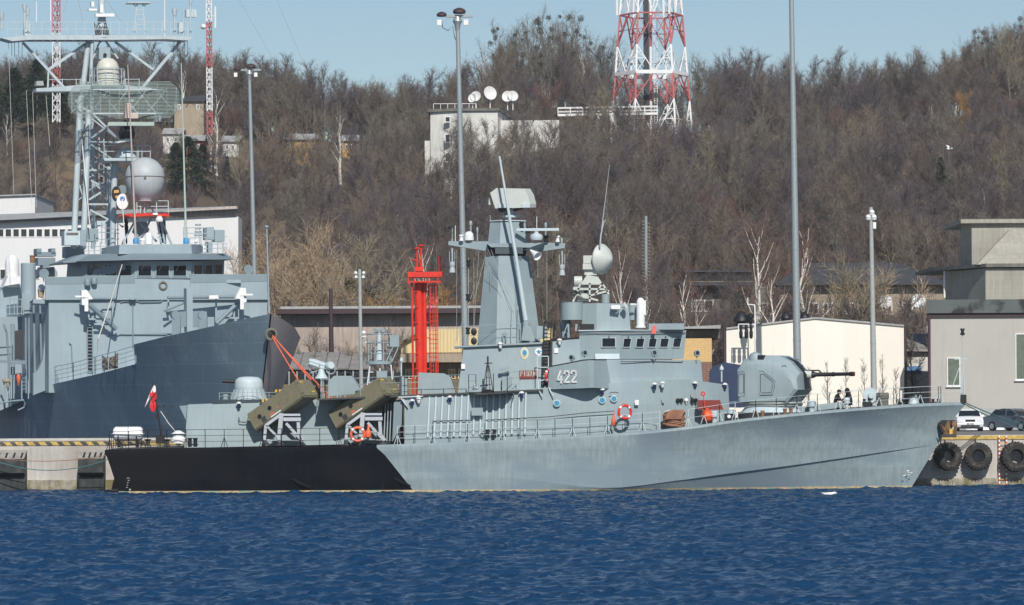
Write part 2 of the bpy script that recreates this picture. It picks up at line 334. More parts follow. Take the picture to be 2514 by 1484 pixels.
def land():
    xs = sorted(set([-2500, -900, -400, -200, -8.0]+list(range(-120, 125, 5))+[160, 200, 400, 900, 2500]))
    ys = [208.0, 213.6, 220, 230, 245, 260, 275, 288]+[294+6*i for i in range(36)]+[505, 512, 530, 560, 620, 800, 1200, 2600]
    ys = sorted(set(ys)|{352.0}); mb = MB(); I = {}
    def g(i, j):
        if (i, j) not in I: I[i, j] = mb.pt((xs[i], ys[j], ground(max(-200, min(200, xs[i])), ys[j])))
        return I[i, j]
    for i in range(len(xs)-1):
        for j in range(len(ys)-1):
            if xs[i+1] <= -8 and 213.6 <= ys[j] < 352: continue
            mb.m = 1 if ys[j] < 288 else 0
            mb.face((g(i, j), g(i+1, j), g(i+1, j+1), g(i, j+1)))
    o = mb.build('ground', ['hill_floor', 'ground_quay'], sharp=60); tag(o, 'harbour ground rising into a wooded hill', kind='structure')
    mb = MB()
    mb.b2(-400, 400, QY, QY+1.8, -4, QZ-.006)             # the pier's front wall
    mb.b2(-400, -8.2, 211.8, 213.6, -4, QZ-.006); mb.b2(-8.2, -7.4, 213.6, 352, -4, QZ-.1); mb.b2(-400, -7.4, 352, 353, -4, 40*0+QZ+.3)
    tag(mb.build('quay_wall', 'concrete'), 'stained pale concrete quay wall above the water', kind='structure')
    mb = MB(); mb.b2(-400, 22, QY-.14, QY, -1, .6); mb.b2(22, 400, QY-.14, QY, -1, .42)
    for i in range(150):
        x = -60+i*.8+random.uniform(-.1, .1); mb.b2(x, x+random.uniform(.3, .5), QY-.22, QY-.14, -1, random.uniform(.2, .42))
    tag(mb.build('quay_footing', 'algae'), 'algae covered foot of the quay wall at the waterline', kind='structure')
    mb = MB(); mb.b2(-400, 22.5, QY-.05, QY+.45, QZ-.006, QZ+.14); mb.b2(22.5, 400, QY-.05, QY+.4, QZ-.006, QZ+.05)
    tag(mb.build('kerb', 'kerb'), 'light concrete coping along the quay edge', kind='structure')
    mb = MB(); x = -34.0
    mb.b2(-60, 22.5, QY-.056, QY-.002, QZ-.26, QZ-.06); mb.m = 1
    while x < 22:
        w = random.uniform(.26, .34); z0, z1 = QZ-.26, QZ-.06
        if random.random() < .88: mb.ext([(x, QY-.06, z1), (x+w, QY-.06, z1), (x+w+.18, QY-.06, z0), (x+.18, QY-.06, z0)], (0, -.004, 0))
        x += .68
    mb.m = 0; mb.b2(22.5, 60, QY-.056, QY-.002, QZ-.2, QZ+.02)
    tag(mb.build('painted_edge_stripe', ['stripe_yellow', 'stripe_dark']), 'yellow and black painted warning stripe on the quay edge', kind='structure')
land()
# ---------------------------------------------------------------- vegetation
def twigs_mesh(mb, tw):
    for a, b, w in tw:
        d = (b-a); s = d.cross(Vector((random.uniform(-1, 1), random.uniform(-1, 1), random.uniform(-.4, .4))))
        if s.length < 1e-5: continue
        s = s.normalized()*w/2
        mb.face((mb.pt(a-s), mb.pt(a+s), mb.pt(b)))
def grow(seed, H=12, spread=3.4, first=.28, limbs=13, up=.75, stems=1, sub=6, tw=8, twl=.95, tww=.036, tr=.16, droop=0., lean=0):
    rnd = random.Random(seed); wood = MB(); crown = MB(); tws = []
    def rv(s): return Vector((rnd.uniform(-s, s), rnd.uniform(-s, s), rnd.uniform(-s, s)))
    for st in range(stems):
        a = rnd.uniform(0, 6.28); hh = H*(rnd.uniform(.75, 1) if stems > 1 else 1)
        off = Vector((math.cos(a), math.sin(a), 0))*(spread*.45 if stems > 1 else .25*lean)
        P = [Vector((0, 0, -.6)) if False else Vector((0, 0, -.6))+off*.1]
        nseg = 7
        for i in range(1, nseg+1):
            t = i/nseg; P.append(Vector((off.x*t+rnd.uniform(-.16, .16)*H/12, off.y*t+rnd.uniform(-.16, .16)*H/12, hh*t*.86)))
        rr = [tr*(1-.93*(i/nseg)**.9) for i in range(nseg+1)]
        wood.tube(P, rr, 5)
        def at(t):
            f = t*nseg; i = min(int(f), nseg-1); return P[i].lerp(P[i+1], f-i)
        nl = max(3, limbs//stems)
        for li in range(nl):
            t = first+(1-first)*(li+rnd.random()*.8)/nl*.97; p0 = at(t); an = rnd.uniform(0, 6.28)
            ft = (t-first)/(1-first); ll = spread*(1.1-.52*ft**1.5)*rnd.uniform(.7, 1.15)
            d = Vector((math.cos(an), math.sin(an), up*rnd.uniform(.7, 1.5)*(.65+.8*ft))).normalized()
            Q = [p0]
            for s_ in range(1, 4):
                d = (d+rv(.16)+Vector((0, 0, .10-droop))).normalized(); Q.append(Q[-1]+d*ll/3)
            r0 = max(.025, tr*.42*(1-t*.75)); wood.tube(Q, [r0, r0*.75, r0*.5, r0*.2], 4, False)
            for si in range(sub):
                f = (si+rnd.random())/sub*3; i = min(int(f), 2); q0 = Q[i].lerp(Q[i+1], f-i)
                dd = ((Q[i+1]-Q[i]).normalized()+rv(.75)+Vector((0, 0, .25-droop))).normalized(); sl = ll*.38*rnd.uniform(.6, 1.2)+.3
                q1 = q0+dd*sl*.5; q2 = q1+(dd+rv(.3)+Vector((0, 0, .12-droop))).normalized()*sl*.5
                crown.tube([q0, q1, q2], [.028, .019, .006], 3, False)
                for k in range(tw):
                    g = rnd.random(); a0 = q0.lerp(q1, g*2) if g < .5 else q1.lerp(q2, g*2-1)
                    td = (dd+rv(.95)+Vector((0, 0, .22-droop*1.6))).normalized(); L_ = twl*rnd.uniform(.5, 1.2)
                    b0 = a0+td*L_*.6; tws.append((a0, b0, tww)); 
                    for _ in range(2): tws.append((a0.lerp(b0, rnd.uniform(.3, 1)), b0+(td+rv(.6)).normalized()*L_*.55, tww*.75))
    random.seed(seed); twigs_mesh(crown, tws)
    return wood, crown
def conifer(seed, H=9, r=2.4, n=2600, c0=.12):
    rnd = random.Random(seed); wood = MB(); crown = MB(); wood.tube([(0, 0, -.5), (0, 0, H)], [.17, .03], 5)
    for k in range(n):
        t = rnd.random()**.75; z = H*(c0+(1-c0)*t); layer = .75+.25*math.sin(z*5.2); rr = r*(1-t)**.8*layer*math.sqrt(rnd.uniform(.15, 1.05)); an = rnd.uniform(0, 6.28)
        rr *= .8+.3*math.sin(an*3+seed)+.12*math.sin(an*7+z)
        p = Vector((math.cos(an)*rr, math.sin(an)*rr, z-rr*.22)); d = Vector((math.cos(an), math.sin(an), rnd.uniform(-.5, .35)))*rnd.uniform(.25, .5)
        s = Vector((rnd.uniform(-1, 1), rnd.uniform(-1, 1), rnd.uniform(-1, 1)))*.10
        crown.face((crown.pt(p-s), crown.pt(p+s), crown.pt(p+d)))
    return wood, crown
SHAPES = {
 'oak': dict(H=11.5, spread=4.2, first=.22, limbs=15, up=.8, sub=8, tw=9), 'lime': dict(H=12.5, spread=3.5, first=.25, limbs=15, up=1.1, sub=8, tw=9),
 'ash': dict(H=13.5, spread=3.0, first=.35, limbs=13, up=1.5, sub=7, tw=8), 'twin': dict(H=12, spread=3.8, stems=3, limbs=21, up=1.2, sub=7, tw=8, tr=.12),
 'poplar': dict(H=14.5, spread=4.2, stems=3, first=.2, limbs=27, up=2.6, sub=6, tw=7, twl=1.15, tww=.028), 'birch': dict(H=12.5, spread=2.4, first=.4, limbs=13, up=1.5, sub=7, tw=9, tww=.03, droop=.1, tr=.19),
 'whitebirch': dict(H=12.5, spread=3.0, first=.3, limbs=12, up=1.7, sub=5, tw=5, tww=.03, tr=.25, droop=.05),
 'shrub': dict(H=5.5, spread=2.8, first=.1, stems=5, limbs=20, up=1.2, sub=5, tw=6, tr=.06), 'great': dict(H=17, spread=5.5, first=.12, stems=5, limbs=45, up=1.5, sub=8, tw=11, twl=1.3, tww=.04, tr=.2),
 'willow': dict(H=8.5, spread=3.6, first=.15, stems=3, limbs=20, up=1.0, sub=7, tw=9, twl=1.1, tr=.14)}
TREES = {}
def tree_meshes(shape, seed, crown_mat, bark='bark', mistle=0):
    key = (shape, seed, crown_mat, bark, mistle)
    if key in TREES: return TREES[key]
    if shape == 'conifer': w, c = conifer(seed)
    elif shape == 'pine': w, c = conifer(seed, H=8, r=3.8, n=3600, c0=.3)
    else: w, c = grow(seed, **SHAPES[shape])
    to = w.build('trunk', bark, link=False, smooth=False); co = c.build('crown', crown_mat, link=False, smooth=False)
    mo = None
    if mistle:
        rnd = random.Random(seed); H = SHAPES[shape]['H']; m = MB()
        for i in range(mistle):
            p = Vector((rnd.uniform(-2, 2), rnd.uniform(-2, 2), H*rnd.uniform(.45, .95))); r = rnd.uniform(.3, .6)
            for k in range(170):
                d = Vector((rnd.gauss(0, 1), rnd.gauss(0, 1), rnd.gauss(0, 1))).normalized(); q = p+d*r*rnd.uniform(.1, .8)
                s = Vector((rnd.uniform(-1, 1), rnd.uniform(-1, 1), rnd.uniform(-1, 1)))*.05
                m.face((m.pt(q-s), m.pt(q+s), m.pt(q+d*r*.4)))
        mo = m.build('mistletoe', 'mistletoe', link=False, smooth=False)
    TREES[key] = (to, co, mo); return TREES[key]
def plant(name, label, cat, loc, shape, seed, cm, bark='bark', sc=1., rz=0., group=None, mistle=0, tilt=0):
    src = tree_meshes(shape, seed, cm, bark, mistle)
    r = thing(name, label, cat, loc, group); r.rotation_euler = (0, tilt, rz); r.scale = (sc, sc, sc)
    for s in src:
        if s is None: continue
        c = s.copy(); SC.collection.objects.link(c); c.parent = r
    return r
def on_hill(px, Y): x = (px-1257)*Y/F; return Vector((x, Y, ground(x, Y)))
def hill_y(px, py, lo=310, hi=500):
    for Y in range(lo, hi):
        q = W(px, py, Y)
        if ground(q.x, Y) >= q.z: return float(Y)
    return float(hi)
RADIO_Y = hill_y(1200, 425)
# picture x range, distance range kept free for buildings, and how deep the wood before them is thinned
CLEAR = [(1035, 1385, RADIO_Y-5, RADIO_Y+15, 50), (1500, 1710, 482, 506, 50), (395, 600, hill_y(500, 375)-6, hill_y(500, 375)+7, 14), (690, 900, hill_y(790, 392)-6, hill_y(790, 392)+7, 12), (1660, 2300, 316, 342, 0), (1370, 1500, 458, 480, 46),
         (25, 185, hill_y(100, 475), hill_y(100, 405), 10), (2150, 2290, hill_y(2220, 560), hill_y(2220, 505), 16), (1880, 1960, hill_y(1920, 450), hill_y(1920, 425), 12)]
for q_, (a_, b_, py_) in enumerate([(-20, 175, 350), (425, 510, 490), (2295, 2345, 545), (820, 850, 465), (510, 550, 430)]): y_ = hill_y((a_+b_)/2, py_); CLEAR.append((a_, b_, y_-4, y_+2, 50))
FR = random.Random(77)
def free(px, Y):
    for a, b, c, d, e in CLEAR:
        if a-20 < px < b+20:
            if c < Y < d: return False
            if c-e < Y <= c and FR.random() < (.65 if e > 45 else .2): return False
    return True
COMBOS = [('oak', 1, 'twig_brown', 'bark'), ('oak', 2, 'twig_purple', 'bark'), ('lime', 3, 'twig_purple', 'bark_grey'), ('lime', 4, 'twig_brown', 'bark'), ('ash', 5, 'twig_grey', 'bark_grey'),
          ('ash', 6, 'twig_brown', 'bark'), ('twin', 7, 'twig_purple', 'bark'), ('twin', 8, 'twig_grey', 'bark_grey'), ('birch', 9, 'twig_purple', 'birch_bark'), ('oak', 1, 'twig_purple', 'bark'),
          ('lime', 3, 'twig_grey', 'bark_grey'), ('birch', 10, 'twig_brown', 'bark_grey'), ('twin', 7, 'twig_warm', 'bark_grey'), ('oak', 2, 'twig_dusk', 'bark'), ('ash', 5, 'twig_olive', 'bark_grey'), ('lime', 4, 'twig_warm', 'bark_grey')]
def forest():
    rnd = random.Random(11)
    KL = {'oak': 'broad crowned', 'lime': 'round topped', 'ash': 'upright', 'twin': 'many stemmed', 'birch': 'slender'}
    # individually built trees: nearer half of the slope, and the ridge line against the sky
    n = 0; spots = []
    for row in range(16):
        Y = 300+row*9.5
        nx = 13
        for i in range(nx):
            px = -60+(i+rnd.random())*2640/nx; y = Y+rnd.uniform(-4, 4)
            if free(px, y) and not (px < 640 and y < 372) and rnd.random() < .93: spots.append((px, y))
    for px, y in spots:
        c = rnd.choice(COMBOS); p = on_hill(px, y); sc = rnd.uniform(.62, .95)*(.8 if y < 330 else 1)
        tone = {'twig_brown': 'brown', 'twig_purple': 'dark purplish', 'twig_grey': 'greyish', 'twig_warm': 'tan', 'twig_olive': 'olive toned', 'twig_dusk': 'very dark'}[c[2]]
        plant('bare_tree', f'{KL[c[0]]} bare {tone} tree in the dense wood on the hillside', 'tree', p, c[0], c[1], c[2], c[3], sc, rnd.uniform(0, 6.28), f'{KL[c[0]]} {tone} bare trees on the wooded hillside')
    # ridge
    for i in range(72):
        px = -40+i*36.5+rnd.uniform(-16, 16); y = 500+rnd.uniform(-8, 8)
        if not free(px, y): y = 512 if px < 1450 or px > 1740 else 516
        p = on_hill(px, y); tall = 1215 < px < 1500
        if tall or 1700 < px < 2330 and i % 3 == 0 or px > 2400:
            c = ('poplar', 21+i % 3, 'twig_grey', 'bark_grey'); sc = (.95 if tall else .78)*rnd.uniform(.9, 1.08); ml = 5+i % 3
            plant('poplar_tree', 'tall narrow bare tree with mistletoe balls on the skyline', 'tree', p, c[0], c[1], c[2], c[3], sc, rnd.uniform(0, 6.28), 'mistletoe hung trees on the skyline', ml)
        else:
            c = rnd.choice(COMBOS[:8]); sc = rnd.uniform(.62, .92)
            plant('bare_tree', 'bare tree standing against the sky on the ridge', 'tree', p, c[0], c[1], c[2], c[3], sc, rnd.uniform(0, 6.28), 'bare trees along the skyline')
    # the rest of the wood and its undergrowth: two masses nobody could count
    def mass(name, label, combos, pts):
        col = bpy.data.collections.new(name+'_sources')
        for i, (sh, sd, cm, bk) in enumerate(combos):
            t, c, _ = tree_meshes(sh, sd, cm, bk)
            V0 = [tuple(v.co) for v in t.data.vertices]; n0 = len(V0); V1 = V0+[tuple(v.co) for v in c.data.vertices]
            F1 = [tuple(p.vertices) for p in t.data.polygons]; k = len(F1); F1 += [tuple(q+n0 for q in p.vertices) for p in c.data.polygons]
            me = bpy.data.meshes.new(name); me.from_pydata(V1, [], F1); me.materials.append(MATS[bk]); me.materials.append(MATS[cm])
            me.polygons.foreach_set('material_index', [0]*k+[1]*(len(F1)-k)); col.objects.link(bpy.data.objects.new(name+'_source', me))
        me = bpy.data.meshes.new(name); me.from_pydata([p[0] for p in pts], [], [])
        for an, dt, vals in (('rot', 'FLOAT_VECTOR', [(0, 0, p[2]) for p in pts]), ('siz', 'FLOAT', [p[1] for p in pts])):
            a = me.attributes.new(an, dt, 'POINT'); a.data.foreach_set('vector' if dt == 'FLOAT_VECTOR' else 'value', np.array(vals, np.float32).ravel())
        a = me.attributes.new('idx', 'INT', 'POINT'); a.data.foreach_set('value', np.array([p[3] for p in pts], np.int32))
        o = bpy.data.objects.new(name, me); SC.collection.objects.link(o); tag(o, label, kind='stuff')
        g = bpy.data.node_groups.new(name, 'GeometryNodeTree'); g.interface.new_socket('Geometry', in_out='INPUT', socket_type='NodeSocketGeometry'); g.interface.new_socket('Geometry', in_out='OUTPUT', socket_type='NodeSocketGeometry')
        N = g.nodes.new; L = g.links.new; gi, go = N('NodeGroupInput'), N('NodeGroupOutput'); ci = N('GeometryNodeCollectionInfo'); ci.inputs[0].default_value = col
        ci.inputs['Separate Children'].default_value = True; ci.inputs['Reset Children'].default_value = True
        ip = N('GeometryNodeInstanceOnPoints'); ip.inputs['Pick Instance'].default_value = True
        def at(nm, dt):
            q = N('GeometryNodeInputNamedAttribute'); q.data_type = dt; q.inputs[0].default_value = nm; return q.outputs[0]
        L(gi.outputs[0], ip.inputs['Points']); L(ci.outputs[0], ip.inputs['Instance']); L(at('idx', 'INT'), ip.inputs['Instance Index'])
        L(at('rot', 'FLOAT_VECTOR'), ip.inputs['Rotation']); L(at('siz', 'FLOAT'), ip.inputs['Scale']); L(ip.outputs[0], go.inputs[0])
        md = o.modifiers.new('scatter', 'NODES'); md.node_group = g
    MC = COMBOS[:8]+COMBOS[-4:]
    def kind(p):
        # woods grow in patches of one kind
        n = math.sin(p.x*.11+p.y*.05)+math.sin(p.x*.05-p.y*.13+2)+rnd.uniform(-.9, .9)
        return (8, 11, 8)[rnd.randrange(3)] if n > 1.25 else (9, 1, 2)[rnd.randrange(3)] if n < -1.1 else rnd.randrange(12) if rnd.random() < .3 else rnd.randrange(8)
    pts = []
    for i in range(2150):
        y = rnd.uniform(306, 526); px = rnd.uniform(-700, 3700)
        if free(px, y) and not (px < 640 and y < 372): pts.append((tuple(on_hill(px, y)), rnd.uniform(.5, .88)*(.8 if y < 340 else 1), rnd.uniform(0, 6.28), kind(on_hill(px, y))))
    for i in range(520):
        y = rnd.uniform(492, 545); px = rnd.uniform(-200, 1150) if i % 4 else rnd.uniform(1150, 2700)
        if free(px, y): pts.append((tuple(on_hill(px, y)), rnd.uniform(.55, .85), rnd.uniform(0, 6.28), rnd.randrange(8)))
    mass('hillside_wood', 'dense brown leafless wood covering the hillside', MC, pts)
    pts = []
    for i in range(2600):
        y = rnd.uniform(296, 503); px = rnd.uniform(-400, 2900)
        if free(px, y) and not (px < 640 and y < 372): pts.append((tuple(on_hill(px, y)), rnd.uniform(.4, 1.0), rnd.uniform(0, 6.28), rnd.randrange(4)))
    mass('undergrowth', 'brown leafless scrub under the trees of the hillside', [('shrub', 31, 'twig_brown', 'bark'), ('shrub', 32, 'twig_purple', 'bark'), ('shrub', 33, 'twig_grey', 'bark'), ('shrub', 34, 'twig_red', 'bark')], pts)
forest()
BASES = {40: 350, 95: 345, 150: 350, -10: 350, 465: 492, 435: 486, 500: 470, 2312: 530, 1170: 425, 2010: 330, 1140: 420, 1795: 200, 1375: 250, 2335: 560, 560: 475,
 838: 465, 535: 430, 520: 425, 455: 350, 20: 400, 1190: 262, 1435: 290, 2290: 395}
def at_base(px, Y): return hill_y(px, BASES[px], 300) if px in BASES else Y
def feature_trees():
    # white barked trees
    for k, (px, Y, sc, sd, lab) in enumerate([
        (1862, 318, .92, 41, 'tallest white birch, behind the left part of the cream hall'), (1897, 316, .7, 42, 'thin white birch right beside the tallest one behind the cream hall'),
        (1972, 317, .9, 43, 'forked white birch just right of the tallest lamp pole'), (1680, 312, .72, 44, 'crooked white birch above the brick annex roof'), (1712, 314, .62, 45, 'leaning pale birch between brick annex and tallest birch'),
        (838, 425, .98, 46, 'lone slim white birch on the open slope left of centre'), (535, 430, 1.0, 47, 'white birch just right of the slim red and white mast'), (520, 432, .85, 48, 'white birch just below the slim red and white mast'),
        (455, 432, .9, 49, 'white birch beside the tan block on the hill'), (20, 430, .6, 50, 'small white birch at the far left under the pines'), (1525, 320, .75, 51, 'reddish birch right of the cream radar dish'), (1590, 322, .6, 52, 'short birch right of the white radar cylinder'),
        (1040, 322, .8, 53, 'pale birch left of the missile boat mast'), (1190, 470, .95, 54, 'pale birch above the hillside radio building'), (1435, 485, .9, 55, 'pale birch left of the lattice tower'), (2290, 420, .7, 56, 'grey pale tree below the ridge on the right')]):
        Y = at_base(px, Y)
        if Y < 330: Y -= 20; sc *= 1.42
        plant('birch_tree', lab, 'tree', on_hill(px, Y), 'whitebirch', 60+k % 4, 'twig_red' if Y < 330 else 'twig_purple', 'birch_bark', sc, k*1.3, 'white birches')
    for k, (px, Y, sc, sh, cm, lab) in enumerate([
        (740, 300, 1.05, 'great', 'twig_tan', 'big tan many stemmed tree right of the frigate bridge'), (655, 304, .95, 'great', 'twig_tan', 'tan bushy tree directly behind the frigate bow flagstaff'), (815, 312, .9, 'great', 'twig_tan', 'tan bushy tree above the frigate bow tip'),
        (880, 290, 1.3, 'oak', 'twig_olive', 'olive toned tree with a round mistletoe ball left of the red beacon'), (975, 284, 1.2, 'willow', 'twig_gold', 'golden willow left of the red beacon'), (1105, 284, 1.25, 'willow', 'twig_gold', 'golden willow right of the red beacon'),
        (1060, 288, .8, 'willow', 'twig_gold', 'golden willow hidden behind the red beacon'), (2100, 300, 1.35, 'willow', 'twig_olive', 'pale bushy tree left of the concrete lamp pole'), (2165, 302, 1.3, 'willow', 'twig_tan', 'pale bushy tree behind the concrete lamp pole'),
        (2390, 470, .85, 'willow', 'twig_gold', 'golden brown tree high on the right of the slope'), (2240, 262, .68, 'oak', 'twig_brown', 'dark gnarled tree between cream hall and grey building'), (1640, 300, .75, 'oak', 'twig_brown', 'dark dense tree behind the white radar cylinder'),
        (1730, 300, .6, 'oak', 'twig_brown', 'low dark tree before the left apartment block'), (960, 258, .6, 'oak', 'twig_brown', 'small dark tree in front of the pink wall'), (870, 260, .55, 'oak', 'twig_olive', 'small tree before the pink wall left of the street light'),
        (760, 262, .62, 'oak', 'twig_brown', 'small tree growing by the frigate bow before the pink wall'), (2480, 480, 1.0, 'ash', 'twig_olive', 'tall pale tree at the upper right corner'), (735, 440, .9, 'ash', 'twig_grey', 'upright pale tree before the yellow shed'),
        (2130, 300, .5, 'oak', 'twig_olive', 'greenish tree before the long apartment block')]):
        plant('bare_tree', lab, 'tree', on_hill(px, Y) if Y > 290 else Vector(((px-1257)*Y/F, Y, QZ)), sh, 70+k, cm, 'bark_grey' if 'pale' in lab or 'tan' in lab else 'bark', sc, k*.9, mistle=2 if 'mistletoe' in lab else 0)
    rnd = random.Random(9)
    for k in range(16):
        px = 1660+k*40+rnd.uniform(-12, 12); Y = rnd.uniform(298, 312)
        plant('bare_tree', 'bare tree between the cream hall and the apartment blocks', 'tree', on_hill(px, Y), ('oak', 'twin')[k % 2], (1, 7)[k % 2], ('twig_brown', 'twig_purple')[k % 2], 'bark', rnd.uniform(.6, .85), k*1.1, 'bare trees before the apartment blocks')
    for k in range(7):
        px = 700+k*60+rnd.uniform(-15, 15); Y = rnd.uniform(260, 265)
        plant('bare_tree', 'low bare tree against the long pinkish store', 'tree', V((px-1257)*Y/F, Y, QZ), 'twin', 7+k % 2, ('twig_purple', 'twig_grey')[k % 2], 'bark', rnd.uniform(.5, .7), k*1.7, 'low bare trees against the pinkish store')
    for k, (px, Y, sc, lab) in enumerate([(40, 452, 1.15, 'dark green pine at the far left of the slope'), (95, 448, 1.25, 'dark green pine left of the frigate mast'), (150, 455, 1.0, 'dark green pine just left of the frigate mast'), (-10, 450, 1.0, 'dark green pine at the picture edge'),
        (465, 392, .95, 'dark green pine right of the big grey radome'), (435, 396, .8, 'dark green pine behind the big grey radome'), (500, 398, .7, 'small dark pine below the white birch pair')]):
        Y = at_base(px, Y); plant('pine_tree', lab, 'tree', on_hill(px, Y), 'pine', 90+k % 2, 'needles', 'bark', sc*1.1, k*1.1, 'dark green pines')
    for k, (px, Y, sc, lab) in enumerate([(2312, 400, .75, 'dark green spruce below the flying gull'), (1170, 440, .5, 'small spruce before the radio building'), (2010, 480, .7, 'dark spruce right of the tallest lamp pole'), (1140, 438, .4, 'tiny spruce at the left of the radio building'),
        (1795, 492, .75, 'spruce on the skyline right of the lattice tower'), (1375, 478, .7, 'spruce among tall trees left of the lattice tower'), (2335, 396, .6, 'lower spruce on the right slope'), (560, 410, .55, 'small spruce left of the short floodlight mast')]):
        Y = at_base(px, Y); plant('spruce_tree', lab, 'tree', on_hill(px, Y), 'conifer', 95+k % 2, 'needles', 'bark', sc, k*1.7, 'dark green spruces')
feature_trees()
# ---------------------------------------------------------------- buildings, masts, poles on land
def PX(px, Y): return W(px, 900, Y).x
def PZ(py, Y, px=1257): return W(px, py, Y).z
def bx(mb, x0, x1, y0, y1, Y, dep, zb=None):
    """box whose front face stands at distance Y"""
    xm = (x0+x1)/2; mb.b2(W(x0, (y0+y1)/2, Y).x, W(x1, (y0+y1)/2, Y).x, Y, Y+dep, PZ(y1, Y, xm) if zb is None else zb, PZ(y0, Y, xm)); return mb
def windows(root, rects, Y, frame='white_paint', glass='glass_dark', t=.07, mull=1, name='window', sill=None):
    for x0, x1, y0, y1 in rects:
        a, b = W(x0, y1, Y), W(x1, y0, Y); m = MB(); z0, z1, X0, X1 = a.z, b.z, a.x, b.x
        for p, q, r_, s_ in ((X0, X1, z0, z0+t), (X0, X1, z1-t, z1), (X0, X0+t, z0+t, z1-t), (X1-t, X1, z0+t, z1-t)): m.b2(p, q, Y-.07, Y-.003, r_, s_)
        for k in range(1, mull+1): xm = X0+(X1-X0)*k/(mull+1); m.b2(xm-t*.4, xm+t*.4, Y-.06, Y-.003, z0+t, z1-t)
        if sill: m.b2(X0-.08, X1+.08, Y-.16, Y-.003, z0-.08, z0-.003)
        f = m.build(name, frame, root); g = MB(); g.b2(X0+t, X1-t, Y-.035, Y-.005, z0+t, z1-t); g.build('pane', glass, f)
def base_of(x0, x1, Y, z=QZ): return V((PX(x0, Y)+PX(x1, Y))/2, Y, z)
# --- white warehouse, left
def warehouse():
    Y = 358; t = thing('warehouse', 'long white warehouse with a strip of dark windows behind the frigate', 'building', base_of(-60, 585, Y))
    mb = MB(); a = [(-80, 1010), (585, 1010), (585, 532), (455, 541), (455, 543), (-80, 560)]
    w = lambda p: W(*p, Y)
    mb.ext([w(p) for p in [(-80, 1040), (585, 1040), (585, 531), (-80, 545)]], (0, 5, 0)); mb.build('wall', 'wall_white', t)
    mb = MB(); mb.ext([W(-80, 549, Y-.8), W(400, 524, Y-.8), W(400, 519, Y-.8), W(-80, 544, Y-.8)], (0, 1.2, 0)); mb.build('gutter', 'roof_dark', t)
    mb = MB(); mb.poly([W(-80, 544, Y-.9), W(583, 512, Y-.9), W(583, 505, Y+4.5), W(-80, 528, Y+4.5)]); mb.poly([W(-80, 546, Y-.9), W(583, 514, Y-.9), W(583, 507, Y+4.5), W(-80, 530, Y+4.5)]); mb.build('roof', 'roof_light', t)
    mb = MB(); mb.ext([W(408, 530, Y+.1), W(582, 530, Y+.1), W(580, 505, Y+.1), W(408, 517, Y+.1)], (0, .4, 0)); mb.build('brick_gable', 'wall_pink', t)
    r = [(x, x+15.5, 561, 581) for x in range(-6, 168, 19)]+[(x, x+15.5, 557, 577) for x in range(185, 210, 19)]+[(x, x+15, 660, 685) for x in (0, 62, 82, 190)]
    windows(t, r, Y, glass='glass_dark', t=.05, mull=0)
    Y2 = 375; t2 = thing('warehouse', 'plain white block rising behind the warehouse at the left edge', 'building', base_of(-60, 86, Y2))
    mb = MB(); mb.ext([W(-80, 560, Y2), W(86, 560, Y2), W(86, 478, Y2), (W(-80, 484, Y2))], (0, 15, 0)); mb.build('wall', 'wall_white', t2)
    mb = MB(); mb.ext([W(-80, 484, Y2-.3), W(87, 478, Y2-.3), W(87, 475, Y2-.3), (W(-80, 481, Y2-.3))], (0, 15.6, 0)); mb.build('roof', 'roof_light', t2)
warehouse()
